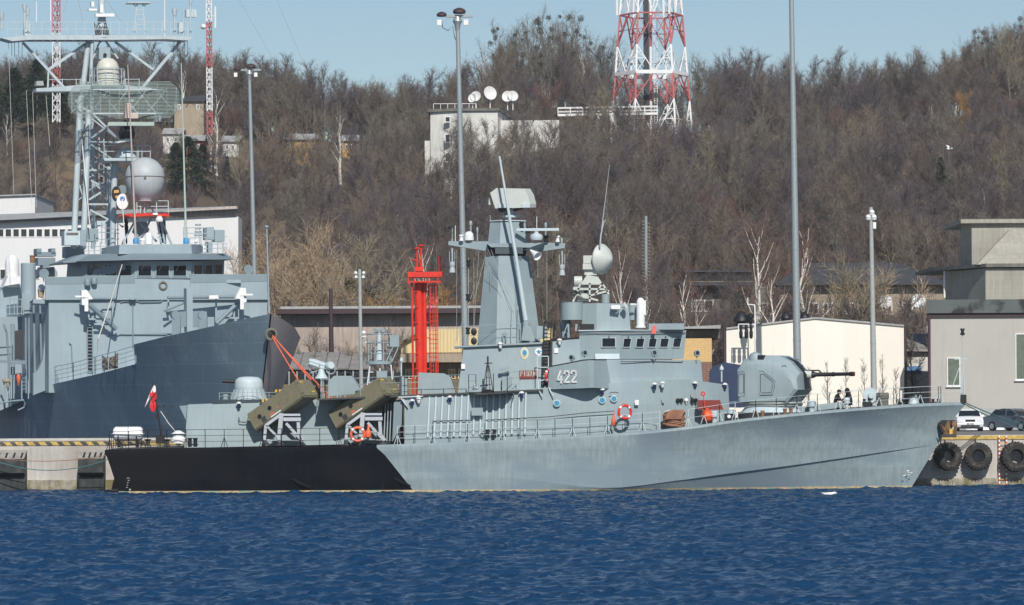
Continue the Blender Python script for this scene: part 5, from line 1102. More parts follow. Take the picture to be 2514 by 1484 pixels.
    # number wing
    bot = [(r1, 138, 1112, 1.0), (r1, 400, 1103, .15), (r1, 435, 1100, .08), (r1, 470, 1100, .15), (r1, 597, 1108, 1.25)]; top = [(r1, 148, 948, .95), (r1, 395, 900, .1), (r1, 432, 897, .0), (r1, 470, 897, .1), (r1, 562, 897, 1.3)]
    mb = MB(); A, B = [S(*p) for p in bot], [S(*p) for p in top]; back = V(0, 1.2, 0); ring = lambda P: P+[V(P[-1].x, Y0+2.1, P[-1].z), V(P[0].x, Y0+2.1, P[0].z)]
    mb.loft([ring(A), ring(B)]); wing = part('bridge_wing', G, mb, sharp=25)
    mb = MB(); mb.tube(B, .03, 6); mb.build('wing_capping', 'dark', wing)
    o, e = S(r1, 207, 1066, .73), S(r1, 350, 1061, .28); u = S(r1, 207, 980, .68)-o; xd = (e-o).normalized(); nd = xd.cross(u).normalized(); nd = nd if nd.y < 0 else -nd
    mb = MB(); letters(mb, '422', o+nd*.03, xd, u, u.length*1.0, .32, .10, .10, nd); mb.build('pennant_number', 'white_paint', wing, smooth=False)
    # ship name, crests
    mb = MB(); a, b = S(c5, 1277, 873, 1.93), S(c5, 1421, 810, 1.98); mb.b2(a.x, b.x, a.y-.07, a.y-.01, a.z, b.z+.0); nb = part('name_board', 'red_dark', mb)
    mb = MB(); letters(mb, 'PIORUN', V(a.x+.08, a.y-.075, a.z+.14), (1, 0, 0), (0, 0, 1), .27, .105, .045, .036, (0, -1, 0)); mb.build('name_lettering', 'cream_radome', nb, smooth=False)
    for x, y, rx, rz, m_, kind in ((1317, 677, .23, .34, 'crest_cream', 0), (1426, 667, .22, .22, 'white_paint', 1)):
        c = S(c5, x, y, 2.10); mb = MB(); mb.ext([c+V(rx*math.cos(k*math.pi/12), 0, rz*math.sin(k*math.pi/12)) for k in range(24)], (0, -.03, 0)); t = part('crest', m_, mb, smooth=False); c = c+V(0, -.035, 0)
        if kind == 0:
            mb = MB(); mb.ext([c+V(.13*math.cos(k*math.pi/8), 0, .02+.16*math.sin(k*math.pi/8)) for k in range(16)], (0, -.01, 0)); mb.build('crest_centre', 'crest_blue', t, smooth=False)
            mb = MB(); mb.ext([c+V(-.16, 0, -.13), c+V(0, 0, -.24), c+V(.16, 0, -.13), c+V(0, 0, -.17)], (0, -.012, 0)); mb.build('crest_scroll', 'crest_gold', t, smooth=False)
        else:
            mb = MB(); mb.ext([c+V((.17 if k % 2 == 0 else .07)*math.cos(k*math.pi/5+.3), 0, (.17 if k % 2 == 0 else .07)*math.sin(k*math.pi/5+.3)) for k in range(10)], (0, -.01, 0)); mb.build('crest_star', 'crest_blue', t, smooth=False)
    # house on the bridge roof
    vee('sensor_house', [(r1, 385, 690, 2.7), (r1, 490, 690, 2.3), (r1, 735, 688, 2.7), (r1, 738, 688, 3.2)], [(r1, 385, 492, 2.8), (r1, 490, 490, 2.45), (r1, 718, 494, 2.8), (r1, 722, 494, 3.2)])
    def cyl(nm, c, x0, x1, y0, y1, d, mt=G, n=28, prof=None):
        a, b = S(c, (x0+x1)/2, y1, d), S(c, (x0+x1)/2, y0, d); r = (S(c, x1, y1, d)-S(c, x0, y1, d)).length/2; h = b.z-a.z
        m = MB(); m.lathe(a, prof(r, h) if prof else [(r, 0), (r, h-.02), (r*1.02, h-.02), (r*1.02, h)], n=n); return part(nm, mt, m)
    cyl('sensor_drum', r1, 233, 392, 483, 612, 2.9); cyl('sensor_drum', r1, 718, 785, 492, 612, 3.4); cyl('drum_pedestal', r1, 232, 300, 612, 745, 3.4)
    cyl('sensor_drum', r1, 525, 583, 425, 490, 2.9); cyl('satcom_radome', r1, 778, 838, 450, 668, 2.6, 'white_paint', prof=lambda r, h: [(r*1.25, 0), (r*1.25, .08), (r, .1), (r, h*.8), (r*.85, h*.92), (r*.5, h*.985), (.02, h)])
    mb = MB(); mb.beam(S(r1, 836, 470, 2.5), S(r1, 836, 575, 2.5), .14); part('radome_box', 'white_paint', mb)
    mb = MB(); mb.beam(S(r1, 755, 500, 2.5), S(r1, 778, 500, 2.5), .05); mb.box(S(r1, 752, 497, 2.5), (.3, .1, .08)); part('radome_bracket', 'white_paint', mb)
    mb = MB(); mb.ext([S(r1, 370, 690, 2.25), S(r1, 472, 685, 2.25), S(r1, 472, 640, 2.25), S(r1, 370, 640, 2.25)], (0, .2, 0)); part('dark_screen', 'dark', mb)
    mb = MB(); mb.beam(S(r1, 285, 640, 2.5), S(r1, 290, 745, 2.5), .1); mb.beam(S(r1, 240, 745, 2.5), S(r1, 280, 640, 2.5), .06); mb.beam(S(r1, 340, 690, 2.4), S(r1, 345, 640, 2.4), .12); part('drum_support', G, mb)
    mb = MB(); c = S(r1, 640, 525, 2.2); mb.box(c+V(-.1, 0, .05), (.5, .3, .22)); mb.lathe(c+V(.25, 0, .05), [(.05, 0), (.22, .22), (.23, .24)], (.9, -.3, .35), 16, True); mb.tube([c+V(.1, 0, 0), c+V(0, .3, -.25), c+V(-.1, .5, -.3)], .06, 8); part('gun_director_camera', 'white_paint', mb)
    mb = MB(); mb.box(S(r1, 990, 660, 3.6), (2.0, 1.2, .35)); part('roof_box', G, mb)
    # searchlights
    for (c, x, y, d, dr) in ((r1, 402, 848, 1.1, (.35, -1, 0)), (r1, 312, 882, 1.0, (-.5, -1, 0)), (r1, 1213, 850, 3.6, (.35, -1, .05)), (r1, 905, 848, 2.1, (.2, -1, 0))):
        p = S(c, x, y, d); m = MB(); dv = Vector(dr).normalized(); m.lathe(p-dv*.2, [(.09, 0), (.15, .12), (.165, .32), (.15, .32), (.02, .28)], dv, 16); t = part('searchlight', G, m); m = MB(); m.lathe(p+dv*.105, [(.145, 0), (.01, .03)], dv, 16); m.build('lens', 'glass_dark', t)
        m = MB(); m.beam(p+V(0, .05, -.45), p+V(0, .05, -.15), .05); m.torus(p+V(0, 0, 0), .2, .018, dv, 16, 5, R(180), R(360)); m.build('yoke', G, t)
    mb = MB(); mb.ext([S(r1, 885, 712, 2.5), S(r1, 916, 708, 2.5), S(r1, 922, 652, 2.6), S(r1, 893, 655, 2.6)], (0, .08, 0)); part('red_cover', 'red', mb)
    # fire control radar, trained forward
    c = S(r1, 545, 172, 3.6); ax = Vector((.80, -.60, -.03)).normalized(); m = MB(); rr = .88
    m.lathe(c-ax*.25, [(.15, -.15), (rr*.6, -.1), (rr*.97, .0), (rr, .06), (rr*.97, .12), (rr*.72, .40), (rr*.36, .62), (.08, .76), (.01, .78)], ax, 40); dish = part('fire_control_radar', 'dish_cream', m, sharp=60)
    m = MB(); q = lambda x, y, d=3.8: S(r1, x, y, d)
    m.b2(q(392, 0).x, q(480, 0).x, Y0+3.4, Y0+4.3, q(0, 205).z, q(0, 150).z); m.b2(q(388, 0).x, q(478, 0).x, Y0+3.3, Y0+4.5, q(0, 250).z, q(0, 208).z); m.b2(q(400, 0).x, q(490, 0).x, Y0+3.5, Y0+4.2, q(0, 290).z, q(0, 250).z)
    m.beam(q(470, 165), q(500, 165), .3); m.build('radar_head', 'dish_cream', dish)
    m = MB(); m.ext([q(380, 345, 3.2), q(530, 345, 3.2), q(500, 300, 3.2), q(420, 285, 3.2)], (0, 1.4, 0)); m.lathe(q(360, 330, 3.8), [(.28, -.25), (.28, .2)], (1, 0, 0), 14); m.build('training_base', 'dish_cream', dish)
    m = MB()
    for a, b in (((375, 345), (320, 480)), ((440, 345), (440, 480)), ((530, 345), (580, 430)), ((530, 345), (480, 430)), ((375, 350), (540, 350)), ((320, 385), (560, 390)), ((420, 440), (580, 400)), ((350, 430), (500, 470))):
        for d in (3.1, 4.9): m.beam(q(*a, d), q(*b, d), .10)
    for x0, x1, y0, y1 in ((320, 390, 375, 400), (395, 445, 375, 420), (350, 420, 400, 480), (315, 340, 400, 430)): m.b2(q(x0, 0).x, q(x1, 0).x, Y0+3.3, Y0+4.8, q(0, y1).z, q(0, y0).z)
    m.build('radar_truss', 'dish_cream', dish)
    m = MB()
    for k in range(5): m.torus(q(335+k*6, 425+k*5, 3.0), .22, .02, (.3, -1, .2), 14, 5, 0, R(250))
    m.build('cable_loop', 'dark', dish)
    m = MB(); m.tube([q(515, 85, 3.0), q(520, 0, 3.0), q(545, -110, 3.0)], [.05, .045, .03], 6); b = W(*c6(1325, 125), Y0+3.0); m.tube([W(*c6(1268, 595), Y0+3.0), b], [.03, .01], 6); part('whip_aerial', 'radome_grey', m)
bridge()
def mast():
    q = lambda x, y, d=4.1: S(c6, x, y, d)
    def sec(y, x0, x1, dep):
        a, b = q(x0, y, 0), q(x1, y, 0); z = a.z; X0, X1 = (x0, x1); e = dep/2
        L_, R_ = S(c6, x0, y, 4.1), S(c6, x1, y, 4.1); w = R_.x-L_.x
        return [V(L_.x, YC+e*.55, z), V(L_.x, YC-e*.35, z), V(L_.x+w*.30, YC-e, z), V(L_.x+w*.62, YC-e, z), V(R_.x, YC-e*.25, z), V(R_.x, YC+e*.55, z), V(L_.x+w*.5, YC+e, z)]
    m = MB(); m.loft([sec(1420, 370, 830, 3.4), sec(1000, 408, 775, 2.6), sec(770, 430, 745, 2.1)]); part('mast_tower', G, m, sharp=12)
    m = MB(); m.loft([sec(772, 462, 715, 1.5), sec(700, 440, 735, 1.9)]); part('mast_neck', 'roof_dark', m)
    m = MB(); m.loft([sec(702, 445, 738, 1.9), sec(510, 464, 716, 1.4)]); part('mast_top', G, m, sharp=12)
    m = MB(); m.loft([sec(512, 458, 722, 1.6), sec(505, 458, 722, 1.6)]); m.lathe(q(605, 508), [(.42, 0), (.42, .12), (.3, .2), (.22, .25), (.22, .45)], n=18); part('radar_pedestal', 'ship_grey_light', m)
    m = MB(); m.ext([q(440, 695, 2.9), q(860, 690, 2.9), q(830, 725, 2.9), q(470, 722, 2.9)], (0, 2.4, 0)); part('mast_platform', G, m)
    m = MB(); m.ext([q(162, 678, 3.7), q(450, 680, 3.6), q(450, 752, 3.6), q(162, 706, 3.7)], (0, .5, 0)); part('yardarm', G, m)
    m = MB(); m.ext([q(1006, 695, 3.7), q(850, 688, 3.6), q(800, 757, 3.6), q(1000, 728, 3.7)], (0, .5, 0)); part('yardarm', G, m)
    m = MB(); m.ext([q(860, 690, 3.0), q(800, 757, 3.0), q(700, 740, 2.9), q(850, 690, 2.6)], (0, .3, 0)); part('platform_bracket', G, m)
    # search radar
    f = [(463, 330), (508, 296), (708, 300), (735, 345), (752, 410), (748, 436), (500, 442)]
    m = MB(); A = [q(x, y, 3.25) for x, y in f]; B = [q(x, y, 4.0)+V(.35, 0, 0) for x, y in f]; m.loft([A, B]); rad = part('search_radar', 'dish_cream', m, sharp=20)
    m = MB(); m.ext([q(515, 300, 3.22), q(522, 300, 3.22), q(540, 410, 3.22), q(530, 410, 3.22)], (0, .05, 0)); m.ext([q(455, 365, 3.5), q(466, 415, 3.5), q(452, 415, 3.5)], (.05, .3, 0)); m.build('radar_seam', 'ship_grey_light', rad)
    m = MB(); m.b2(q(520, 0).x, q(585, 0).x, Y0+3.15, Y0+3.6, q(0, 446).z, q(0, 415).z); m.b2(q(690, 0).x, q(748, 0).x, Y0+3.15, Y0+3.6, q(0, 446).z, q(0, 418).z); m.build('feed_box', 'ship_grey_light', rad)
    m = MB(); m.b2(q(520, 0).x, q(580, 0).x, Y0+3.4, Y0+4.2, q(0, 475).z, q(0, 440).z); m.beam(q(580, 470), q(700, 438), .15); m.beam(q(605, 500), q(605, 440), .3); m.build('radar_mount', 'roof_dark', rad)
    # navigation radar
    m = MB(); m.b2(q(650, 0).x, q(955, 0).x, Y0+2.9, Y0+3.12, q(0, 615).z, q(0, 596).z); nv = part('navigation_radar', 'ship_grey_light', m); m = MB(); m.lathe(q(797, 672, 3.0), [(.32, 0), (.38, .15), (.34, .3), (.12, .4), (.12, .5)], n=16); m.build('radar_gearbox', 'ship_grey_light', nv)
    # horn, cans, masthead fittings
    m = MB(); ax = Vector((.55, -.6, -.5)); m.lathe(q(762, 750, 2.9), [(.05, -.1), (.08, 0), (.2, .4), (.27, .6), (.25, .6), (.15, .4), (.02, .35)], ax, 20); part('horn_loudspeaker', 'white_paint', m)
    for x, y in ((190, 905), (983, 925)):
        m = MB(); b = q(x, y, 3.9); k = 1/92.; m.lathe(b, [(.18, 0), (.16, .18), (.13, .3), (.15, .34), (.17, .48), (.15, .6), (.05, .62), (.05, 1.5), (.03, 1.9)], n=16); a = part('decoy_aerial', 'radome_grey', m); m = MB()
        for an in range(4): d = V(.15*math.cos(an*1.57), .15*math.sin(an*1.57), 0); m.beam(b+d+V(0, 0, .6), b+d+V(0, 0, 1.2), .02)
        m.build('aerial_cage', 'ship_grey_light', a)
    for x, y0, y1, r_, mt in ((212, 566, 680, .02, 'white_paint'), (323, 538, 670, .055, G), (371, 585, 676, .04, G), (800, 500, 600, .02, 'white_paint'), (864, 550, 690, .05, G), (464, 490, 690, .02, G), (190, 575, 680, .03, G), (979, 660, 700, .04, G)):
        m = MB(); m.tube([q(x, y1), q(x, y0)], r_, 8); 
        if r_ > .035: m.lathe(q(x, y0), [(r_*1.5, -.2), (r_*1.6, 0), (r_, .05)], n=10)
        part('rod_aerial', mt, m)
    m = MB(); m.sph(q(311, 640, 3.7), .26, (1, 1, 1)); m.lathe(q(311, 672, 3.7), [(.27, 0), (.27, .2)], n=16); part('satellite_dome', 'white_paint', m)
    for x, y in ((255, 655), (950, 662), (867, 660), (692, 560), (740, 595), (303, 1325), (303, 1082), (307, 835)):
        m = MB(); b = q(x, y, 3.5); m.lathe(b, [(.09, -.2), (.13, -.17), (.13, -.12), (.1, -.1), (.1, .08), (.14, .1), (.13, .18)], n=12); part('signal_lamp', 'white_paint' if y == 655 or y == 662 else 'dark', m)
    m = MB(); m.beam(q(307, 1400, 3.6), q(307, 800, 3.6), .035); part('signal_lamp_pole', G, m)
    for y in (1332, 1400): m = MB(); m.sph(S(c6, 346, y, 2.0), .17, (1, .3, 1.25)); part('signal_shape', 'dark', m)
    m = MB(); m.sph(q(178, 580, 3.7), .1); m.beam(q(170, 577, 3.7), q(210, 577, 3.7), .03); part('wind_sensor', 'dark', m)
    m = MB(); m.tube([q(720, 1250, 2.2), q(640, 730, 2.2), q(530, 65, 2.2)], [.14, .10, .055], 14); w = part('tilting_whip_aerial', 'ship_grey_light', m)
    m = MB(); m.ext([q(690, 1395, 1.95), q(790, 1400, 1.95), q(755, 1290, 1.95), q(700, 1300, 1.95)], (0, .4, 0)); m.lathe(q(722, 1300, 2.2), [(.2, 0), (.2, .25), (.14, .3)], n=14); m.b2(q(790, 0).x, q(868, 0).x, Y0+1.9, Y0+2.6, q(0, 1390).z, q(0, 1300).z); m.build('aerial_base', G, w)
    m = MB()
    for a, b in (((445, 735), (640, 1150)), ((470, 740), (615, 1130)), ((430, 780), (350, 1090)), ((440, 860), (555, 1030))): m.tube([q(*a, 2.7), q(*b, 2.2)], .012, 4)
    for a, b in (((355, 1000), (200, 1440)), ((345, 800), (345, 1400)), ((385, 700), (340, 1400)), ((873, 740), (873, 1250)), ((462, 750), (462, 1020)), ((808, 820), (808, 940)), ((222, 740), (222, 1400))): m.tube([q(*a, 3.7), q(*b, 3.0)], .012, 4)
    part('rigging_line', 'pole_grey', m)
    m = MB()
    for x0, x1, y0, y1 in ((615, 660, 1150, 1400), (660, 700, 1150, 1400)): m.beam(q(x0, y1, 2.2), q(x0+5, y0, 2.5), .04)
    for k in range(7): m.beam(q(500, 730+k*6, 2.92), q(700, 730+k*6, 2.92), .015)
    m.tube([q(555, 1395, 2.2), q(555, 1345, 2.2), q(568, 1338, 2.2), q(578, 1345, 2.2), q(578, 1400, 2.2)], .04, 8); part('mast_fitting', G, m)
    m = MB(); m.beam(q(200, 1447, 3.0), q(470, 1440, 3.0), .1, .06); m.beam(q(270, 1440, 2.4), q(395, 1450, 2.2), .07); m.beam(q(390, 1450, 2.2), q(300, 1475, 2.2), .05); part('signal_yard', G, m)
mast()
def gun():
    base = S(r2, 1020, 800, 4.1); yaw = R(-20); k = 1/179.; M = Matrix.Translation(base) @ Matrix.Rotation(yaw, 4, 'Z'); gx = lambda x: (x-930)*k/.95; gz = lambda y: (800-y)*k
    A = [(640, 788), (635, 500), (690, 425), (820, 408), (900, 420), (960, 450), (1060, 510), (1150, 570), (1180, 660), (1090, 780)]
    B = [(618, 795), (611, 470), (665, 395), (800, 365), (900, 368), (1000, 400), (1110, 470), (1200, 560), (1215, 670), (1110, 795)]
    C = [(612, 798), (608, 440), (655, 362), (740, 325), (900, 320), (1010, 322), (1120, 385), (1215, 500), (1228, 670), (1130, 798)]
    ring = lambda P, y: [V(gx(x), y, gz(z)) for x, z in P]
    m = MB(M); m.loft([ring(A, -1.62), ring(B, -1.5), ring(C, -1.05), ring(C, -.3), ring(C, .3), ring(C, 1.05), ring(B, 1.5), ring(A, 1.62)]); t = part('gun_turret', G, m, sharp=22)
    m = MB(M)   # raised embrasure cheek around the gun slot
    m.loft([ring([(1000, 330), (1120, 395), (1210, 500), (1200, 520), (1090, 420), (985, 345)], y) for y in (-.55, -.35)]); m.loft([ring([(1000, 330), (1120, 395), (1210, 500), (1200, 520), (1090, 420), (985, 345)], y) for y in (.35, .55)]); m.build('slot_cheek', 'ship_grey_light', t)
    m = MB(M); m.loft([ring([(1040, 338), (1132, 378), (1245, 515), (1245, 660), (1195, 660)], y) for y in (-.34, .34)]); m.build('gun_slot', 'dark', t)
    m = MB(M); m.lathe((gx(775), -1.12, gz(415)), [(.36, -.1), (.40, .15), (.39, .4), (.30, .62), (.1, .72)], (0, 0, 1), 20); m.build('sight_hood', G, t)
    m = MB(M); m.box((gx(845), -1.28, gz(355)), (.34, .42, .42)); m.build('sight_window', 'dark', t)
    for pts in ([(625, 490), (680, 485), (690, 500), (688, 730), (625, 735)], [(835, 480), (870, 480), (995, 580), (990, 640), (970, 720), (845, 725), (835, 700)]):
        m = MB(M); P = [V(gx(x), -1.6, gz(y)) for x, y in pts]; c = sum(P, Vector())/len(P); m.ext(P, (0, -.05, 0)); h = m.build('side_hatch', G, t)
        m = MB(M); Q = [c+(p-c)*.78+V(0, -.055, 0) for p in P]; m.tube(Q+[Q[0]], .018, 5); m.tube([p+V(0, -.052, 0) for p in P[:-1]], .014, 5); m.build('hatch_seal', 'roof_dark', h)
    m = MB(M); m.box((gx(1110), -1.58, gz(665)), (.55, .07, .4)); m.build('ammunition_hatch', 'ship_grey_light', t)
    m = MB(M)
    for x, y in ((1080, 440), (1180, 375), (1225, 437), (1095, 520), (1190, 575)):
        yy = -1.5 if x < 1150 else -.9; c = V(gx(x), yy, gz(y)+.02); m.torus(c, .11, .02, (.3, -.6, 1), 10, 5, 0, R(180)); m.build('grab_handle', 'roof_dark', t); m = MB(M)
    # barrel
    z = gz(520); x0 = gx(1100); m = MB(M); m.lathe((x0, 0, z), [(.3, 0), (.26, .2), (.22, 1.05), (.2, 1.1)], (1, 0, .01), 20); m.build('gun_mantlet', 'dish_cream', t)
    m = MB(M); m.lathe((x0+1.05, 0, z+.01), [(.2, 0), (.2, .12), (.15, .22), (.12, .3), (.11, 1.2), (.13, 1.22), (.13, 1.35), (.105, 1.38), (.1, 2.2), (.13, 2.25), (.13, 2.48)], (1, 0, .01), 16); m.beam((x0+.1, 0, z+.23), (x0+1.5, 0, z+.25), .08); m.beam((x0+1.5, 0, z+.25), (x0+1.65, 0, z+.08), .08); b = m.build('gun_barrel', 'dark', t)
    m = MB(M); m.lathe((x0+3.54, 0, z+.035), [(.125, 0), (.125, .04)], (1, 0, .01), 16); m.build('muzzle_cap', 'red_dark', b)
    m = MB(M); m.lathe((-.2, 0, -.04), [(1.8, 0), (1.8, .05)], n=40); m.lathe((-.2, 0, -.2), [(1.65, 0), (1.7, .15)], n=40); m.build('turret_ring', 'dish_cream', t)
    m = MB(); m.lathe(base+V(-.3, 0, -.55), [(1.75, 0), (1.5, .3), (1.5, .4)], n=36); part('gun_pedestal', 'ship_grey_light', m)
    m = MB(); m.lathe(base+V(-.3, 0, -.95), [(1.9, 0), (1.9, .4)], n=36); part('gun_platform', 'roof_dark', m)
gun()
def launchers():
    psi, eps = R(26), R(31)
    e1 = V(math.cos(psi)*math.cos(eps), -math.sin(psi)*math.cos(eps), math.sin(eps)); e2 = V(math.sin(psi), math.cos(psi), 0); e3 = e1.cross(e2); e3 = -e3 if e3.z < 0 else e3
    for k, (sx, sy) in enumerate(((0, 0), (776, -20))):
        for far in (0, 1):
            if far and k == 5: continue
            o = S(c4, 1208+sx, 425+sy, .35)
            def P(a, b, c): p = o+e1*a+e2*b+e3*c; return flip(p)+V(.0, 0, 0) if far else p
            L_, w_, h_ = -3.55, 1.72, 1.12; m = MB()
            sec = [(0.08, 0), (w_-.08, 0), (w_, .1), (w_, h_-.14), (w_-.14, h_), (.14, h_), (0, h_-.14), (0, .1)]
            m.loft([[P(a, b, c) for b, c in sec] for a in (L_, 0)]); t = part('missile_launcher', 'olive', m, sharp=20)
            # side panel rim, end doors, fittings
            m = MB(); 
            for a, s in ((L_-.05, 1.03), (0, 1.03)): m.loft([[P(a+q, w_/2+(b-w_/2)*s, h_/2+(c-h_/2)*s) for b, c in sec] for q in (0, .05)])
            m.build('end_frame', 'olive', t, sharp=20)
            for b0, b1 in ((.05, w_/2-.015), (w_/2+.015, w_-.05)):
                m = MB(); m.loft([[P(.052+q, b0+x*(b1-b0), .06+z*(h_-.12)) for x, z in ((.08, 0), (.92, 0), (1, .08), (1, .9), (.9, 1), (.1, 1), (0, .9), (0, .08))] for q in (0, .05)]); d = m.build('launcher_door', 'olive', t, sharp=20)
                m = MB(); z = .82 if b0 < .5 else .25; m.loft([[P(.104+q, b0+.25+x*.32, z*h_+.0+zz*.09) for x, zz in ((0, 0), (1, 0), (1, 1), (0, 1))] for q in (0, .01)]); m.build('warning_label', 'yellow', d)
            m = MB(); 
            for a in (-1.5, -2.6): m.lathe(P(a, .25, h_), [(.13, 0), (.13, .08), (.08, .1)], e3, 12)
            for a, c in ((-2.95, .55), (-2.15, .62)): m.lathe(P(a, 0, c), [(.12, -.01), (.12, .04)], -e2, 12)
            for a, b in ((.1, .05), (.1, w_/2-.02), (.1, w_-.03)):
                for c in (.25, .9): m.box(P(a-.02, b, c), (.09, .06, .04))
            m.build('launcher_fitting', 'dark', t)
            m = MB(); m.loft([[P(a, -.004-q, c) for a, c in ((-2.95, .12), (-2.95, .42), (-2.65, .42), (-2.65, .12))] for q in (0, .008)]); m.build('vent_grille', 'roof_dark', t)
            for a, c, w2, h2, mt in ((-2.35, .10, .75, .07, 'white_paint'), (-2.35, .22, .28, .10, 'rope_red'), (-1.75, .36, .14, .06, 'rope_red')):
                m = MB(); m.loft([[P(a+x*w2, -.004-q, c+z*h2) for x, z in ((0, 0), (1, 0), (1, 1), (0, 1))] for q in (0, .006)]); m.build('warning_label', mt, t)
            if k == 0:
                for a in (-1.45, -2.45): m = MB(); c_ = P(a, .45, h_+.12); m.box(c_+V(-.1, 0, .03), (.12, .14, .2)); m.box(c_+V(.12, 0, .05), (.14, .12, .18)); m.build('yellow_cap', 'yellow', t)
            # stand
            for d in (.75, 2.15):
                m = MB(); 
                def Q(x, y, dd=0): p = S(c4, x+sx, y+sy*.3, d+dd); return flip(p) if far else p
                m.beam(Q(852, 690), Q(838, 840), .16); m.beam(Q(850, 692), Q(1000, 582), .16); m.beam(Q(1000, 575), Q(978, 842), .24, .2); m.beam(Q(1010, 590), Q(1180, 590), .12); m.beam(Q(1020, 632), Q(1186, 632), .34, .2)
                m.beam(Q(1045, 670), Q(1200, 838), .15); m.beam(Q(1160, 650), Q(1168, 790), .18); m.beam(Q(1168, 780), Q(1212, 838), .14); m.beam(Q(870, 705), Q(965, 800), .12); m.beam(Q(820, 832), Q(975, 832), .07); m.beam(Q(1000, 832), Q(1218, 836), .05)
                s_ = m.build('stand_frame', 'white_paint' if False else 'stand_grey', t)
            m = MB()
            for x in (850, 990, 1190): a, b = S(c4, x+sx, 842, .7), S(c4, x+sx, 842, 2.3); a, b = (flip(a), flip(b)) if far else (a, b); m.beam(a, b, .14); m.lathe(V(a.x, a.y, a.z-.22), [(.28, 0), (.1, .2)], n=10)
            m.build('stand_foot', 'roof_dark', t)
mat('stand_grey', (.42, .45, .49), .5, .05, 3, .05)
launchers()
def rails_fore_aft():
    def line(px0, px1, n, inset=.1): return [deck_at(px0+(px1-px0)*i/n)+V(0, inset, 0) for i in range(n+1)]
    def near_far(nm, mt, P, h, n, r, step, pr, brace=0):
        for far in (0, 1):
            m = MB(); Q = [flip(p) for p in P] if far else P; rail(m, Q, h, n, r, step, pr)
            if brace:
                for i in range(0, len(Q), brace): p = Q[i]; m.beam(p+V(0, 0, h*.55), p+V(.18, 0, 0), .035); m.beam(p+V(0, 0, h*.55), p+V(-.18, 0, 0), .035)
            part(nm, mt, m)
    near_far('guard_rail', 'dark', line(268, 925, 14), 1.0, 3, .028, 1.1, .035, 2)
    near_far('guard_rail', 'ship_grey_light', line(975, 1620, 15), 1.0, 3, .022, 2.4, .035, 2)
    near_far('guard_rail', 'ship_grey_light', line(1690, 1805, 3), .95, 2, .022, 1.4, .035, 1)
    near_far('guard_rail', 'ship_grey_light', line(1805, 2361, 11, .14), .95, 3, .016, 1.3, .035, 1)
    m = MB(); rail(m, [deck_at(262)+V(.1, .2, 0), flip(deck_at(262))+V(.1, -.2, 0)], 1.0, 3, .028, 1.1, .035); part('stern_rail', 'dark', m)
    # upper deck rails
    P = [S(c4, 1365, 432, .95), S(c4, 2140, 400, .95), S(c5, 890, 985, .95), S(c5, 945, 985, .0), S(c5, 1080, 978, -.2), S(c5, 1185, 972, 0), S(c5, 1275, 960, .95)]
    for far in (0, 1):
        Q = [flip(p) for p in P] if far else P; m = MB(); rail(m, Q, 1.05, 3, .022, 1.3, .04); part('upper_rail', G, m)
    m = MB(); a = S(c4, 1365, 432, .95); rail(m, [a, flip(a)], 1.05, 3, .022, 1.3, .04); part('upper_rail', G, m)
    # dark grab pipes along the wall
    for P in ([(c5, 610, 1198), (c5, 905, 1190)], [(c5, 1020, 1190), (c5, 1120, 1185), (c5, 1500, 1165), (r1, 400, 1283), (r1, 620, 1268)]):
        m = MB(); m.tube([S(c, x, y, .72) for c, x, y in P], .025, 6); part('grab_rail', 'roof_dark', m)
rails_fore_aft()
def lamps():
    for c, x, y, d, col in ((c5, 457, 1045, .85, 0), (c5, 745, 1018, .85, 0), (c5, 1295, 985, .85, 0), (c5, 508, 1030, .85, 1), (c5, 1132, 610, 2.1, 1), (r1, 222, 760, 2.1, 1), (r1, 530, 1118, .9, 0), (r1, 908, 1078, 1.2, 0), (r1, 1200, 1070, 2.7, 0), (r1, 1415, 1080, 3.8, 0), (r1, 965, 1070, 1.4, 1), (c4, 597, 485, 2.75, 0), (c4, 2300, 425, .85, 1)):
        p = S(c, x, y, d)+V(0, -.12, 0); m = MB(); m.lathe(p, [(.15, 0), (.16, .04), (.05, .12)], n=14); m.beam(p+V(0, 0, .05), p+V(0, .2, .05), .05); t = part('deck_lamp', 'white_paint', m); m = MB(); m.lathe(p+V(0, 0, -.24), [(.05, 0), (.09, .05), (.1, .24)], n=12); m.build('lamp_glass', 'navy_lamp' if not col else 'white_paint', t)
    for x, y, d in ((530, 1190, .95), (615, 1180, .95), (203, 1212, .85)):
        p = S(r1, x, y, d); m = MB(); m.lathe(p, [(.19, -.06), (.2, .04), (.16, .05)], (0, -1, 0), 20); t = part('porthole', 'ship_grey_light', m); m = MB(); m.lathe(p, [(.15, .05), (.02, .052)], (0, -1, 0), 18); m.build('pane', 'crest_blue', t)
    for c, x, y, d in ((r1, 780, 1207, .82), (r1, 198, 832, 2.05), (c5, 847, 779, 1.95)):
        p = S(c, x, y, d); m = MB(); m.b2(p.x-.11, p.x+.11, p.y-.03, p.y, p.z-.14, p.z+.14); part('notice_plate', 'white_paint', m)
    m = MB(); P = [S(r1, x, y, .8) for x, y in ((583, 1140), (600, 1134), (625, 1133), (648, 1138))]; m.tube(P, .025, 6); part('rain_eyebrow', 'roof_dark', m)
    # valves and sockets on the front wall
    for i, x in enumerate((1075, 1100, 1135, 1180, 1205)):
        p = S(r1, x, 1190, 1.95+i*.12); m = MB(); m.lathe(p, [(.11, 0), (.11, .1), (.06, .16)], (.2, -1, 0), 12); m.beam(p, p+V(.02, -.05, -.2), .05); part('hose_valve', 'white_paint' if i == 2 else 'dark', m)
    for x, y, d in ((970, 1195, 1.4), (1225, 1240, 2.6), (1180, 1155, 2.3)): p = S(r1, x, y, d); m = MB(); m.box(p, (.14, .1, .22)); part('junction_box', G, m)
lamps()
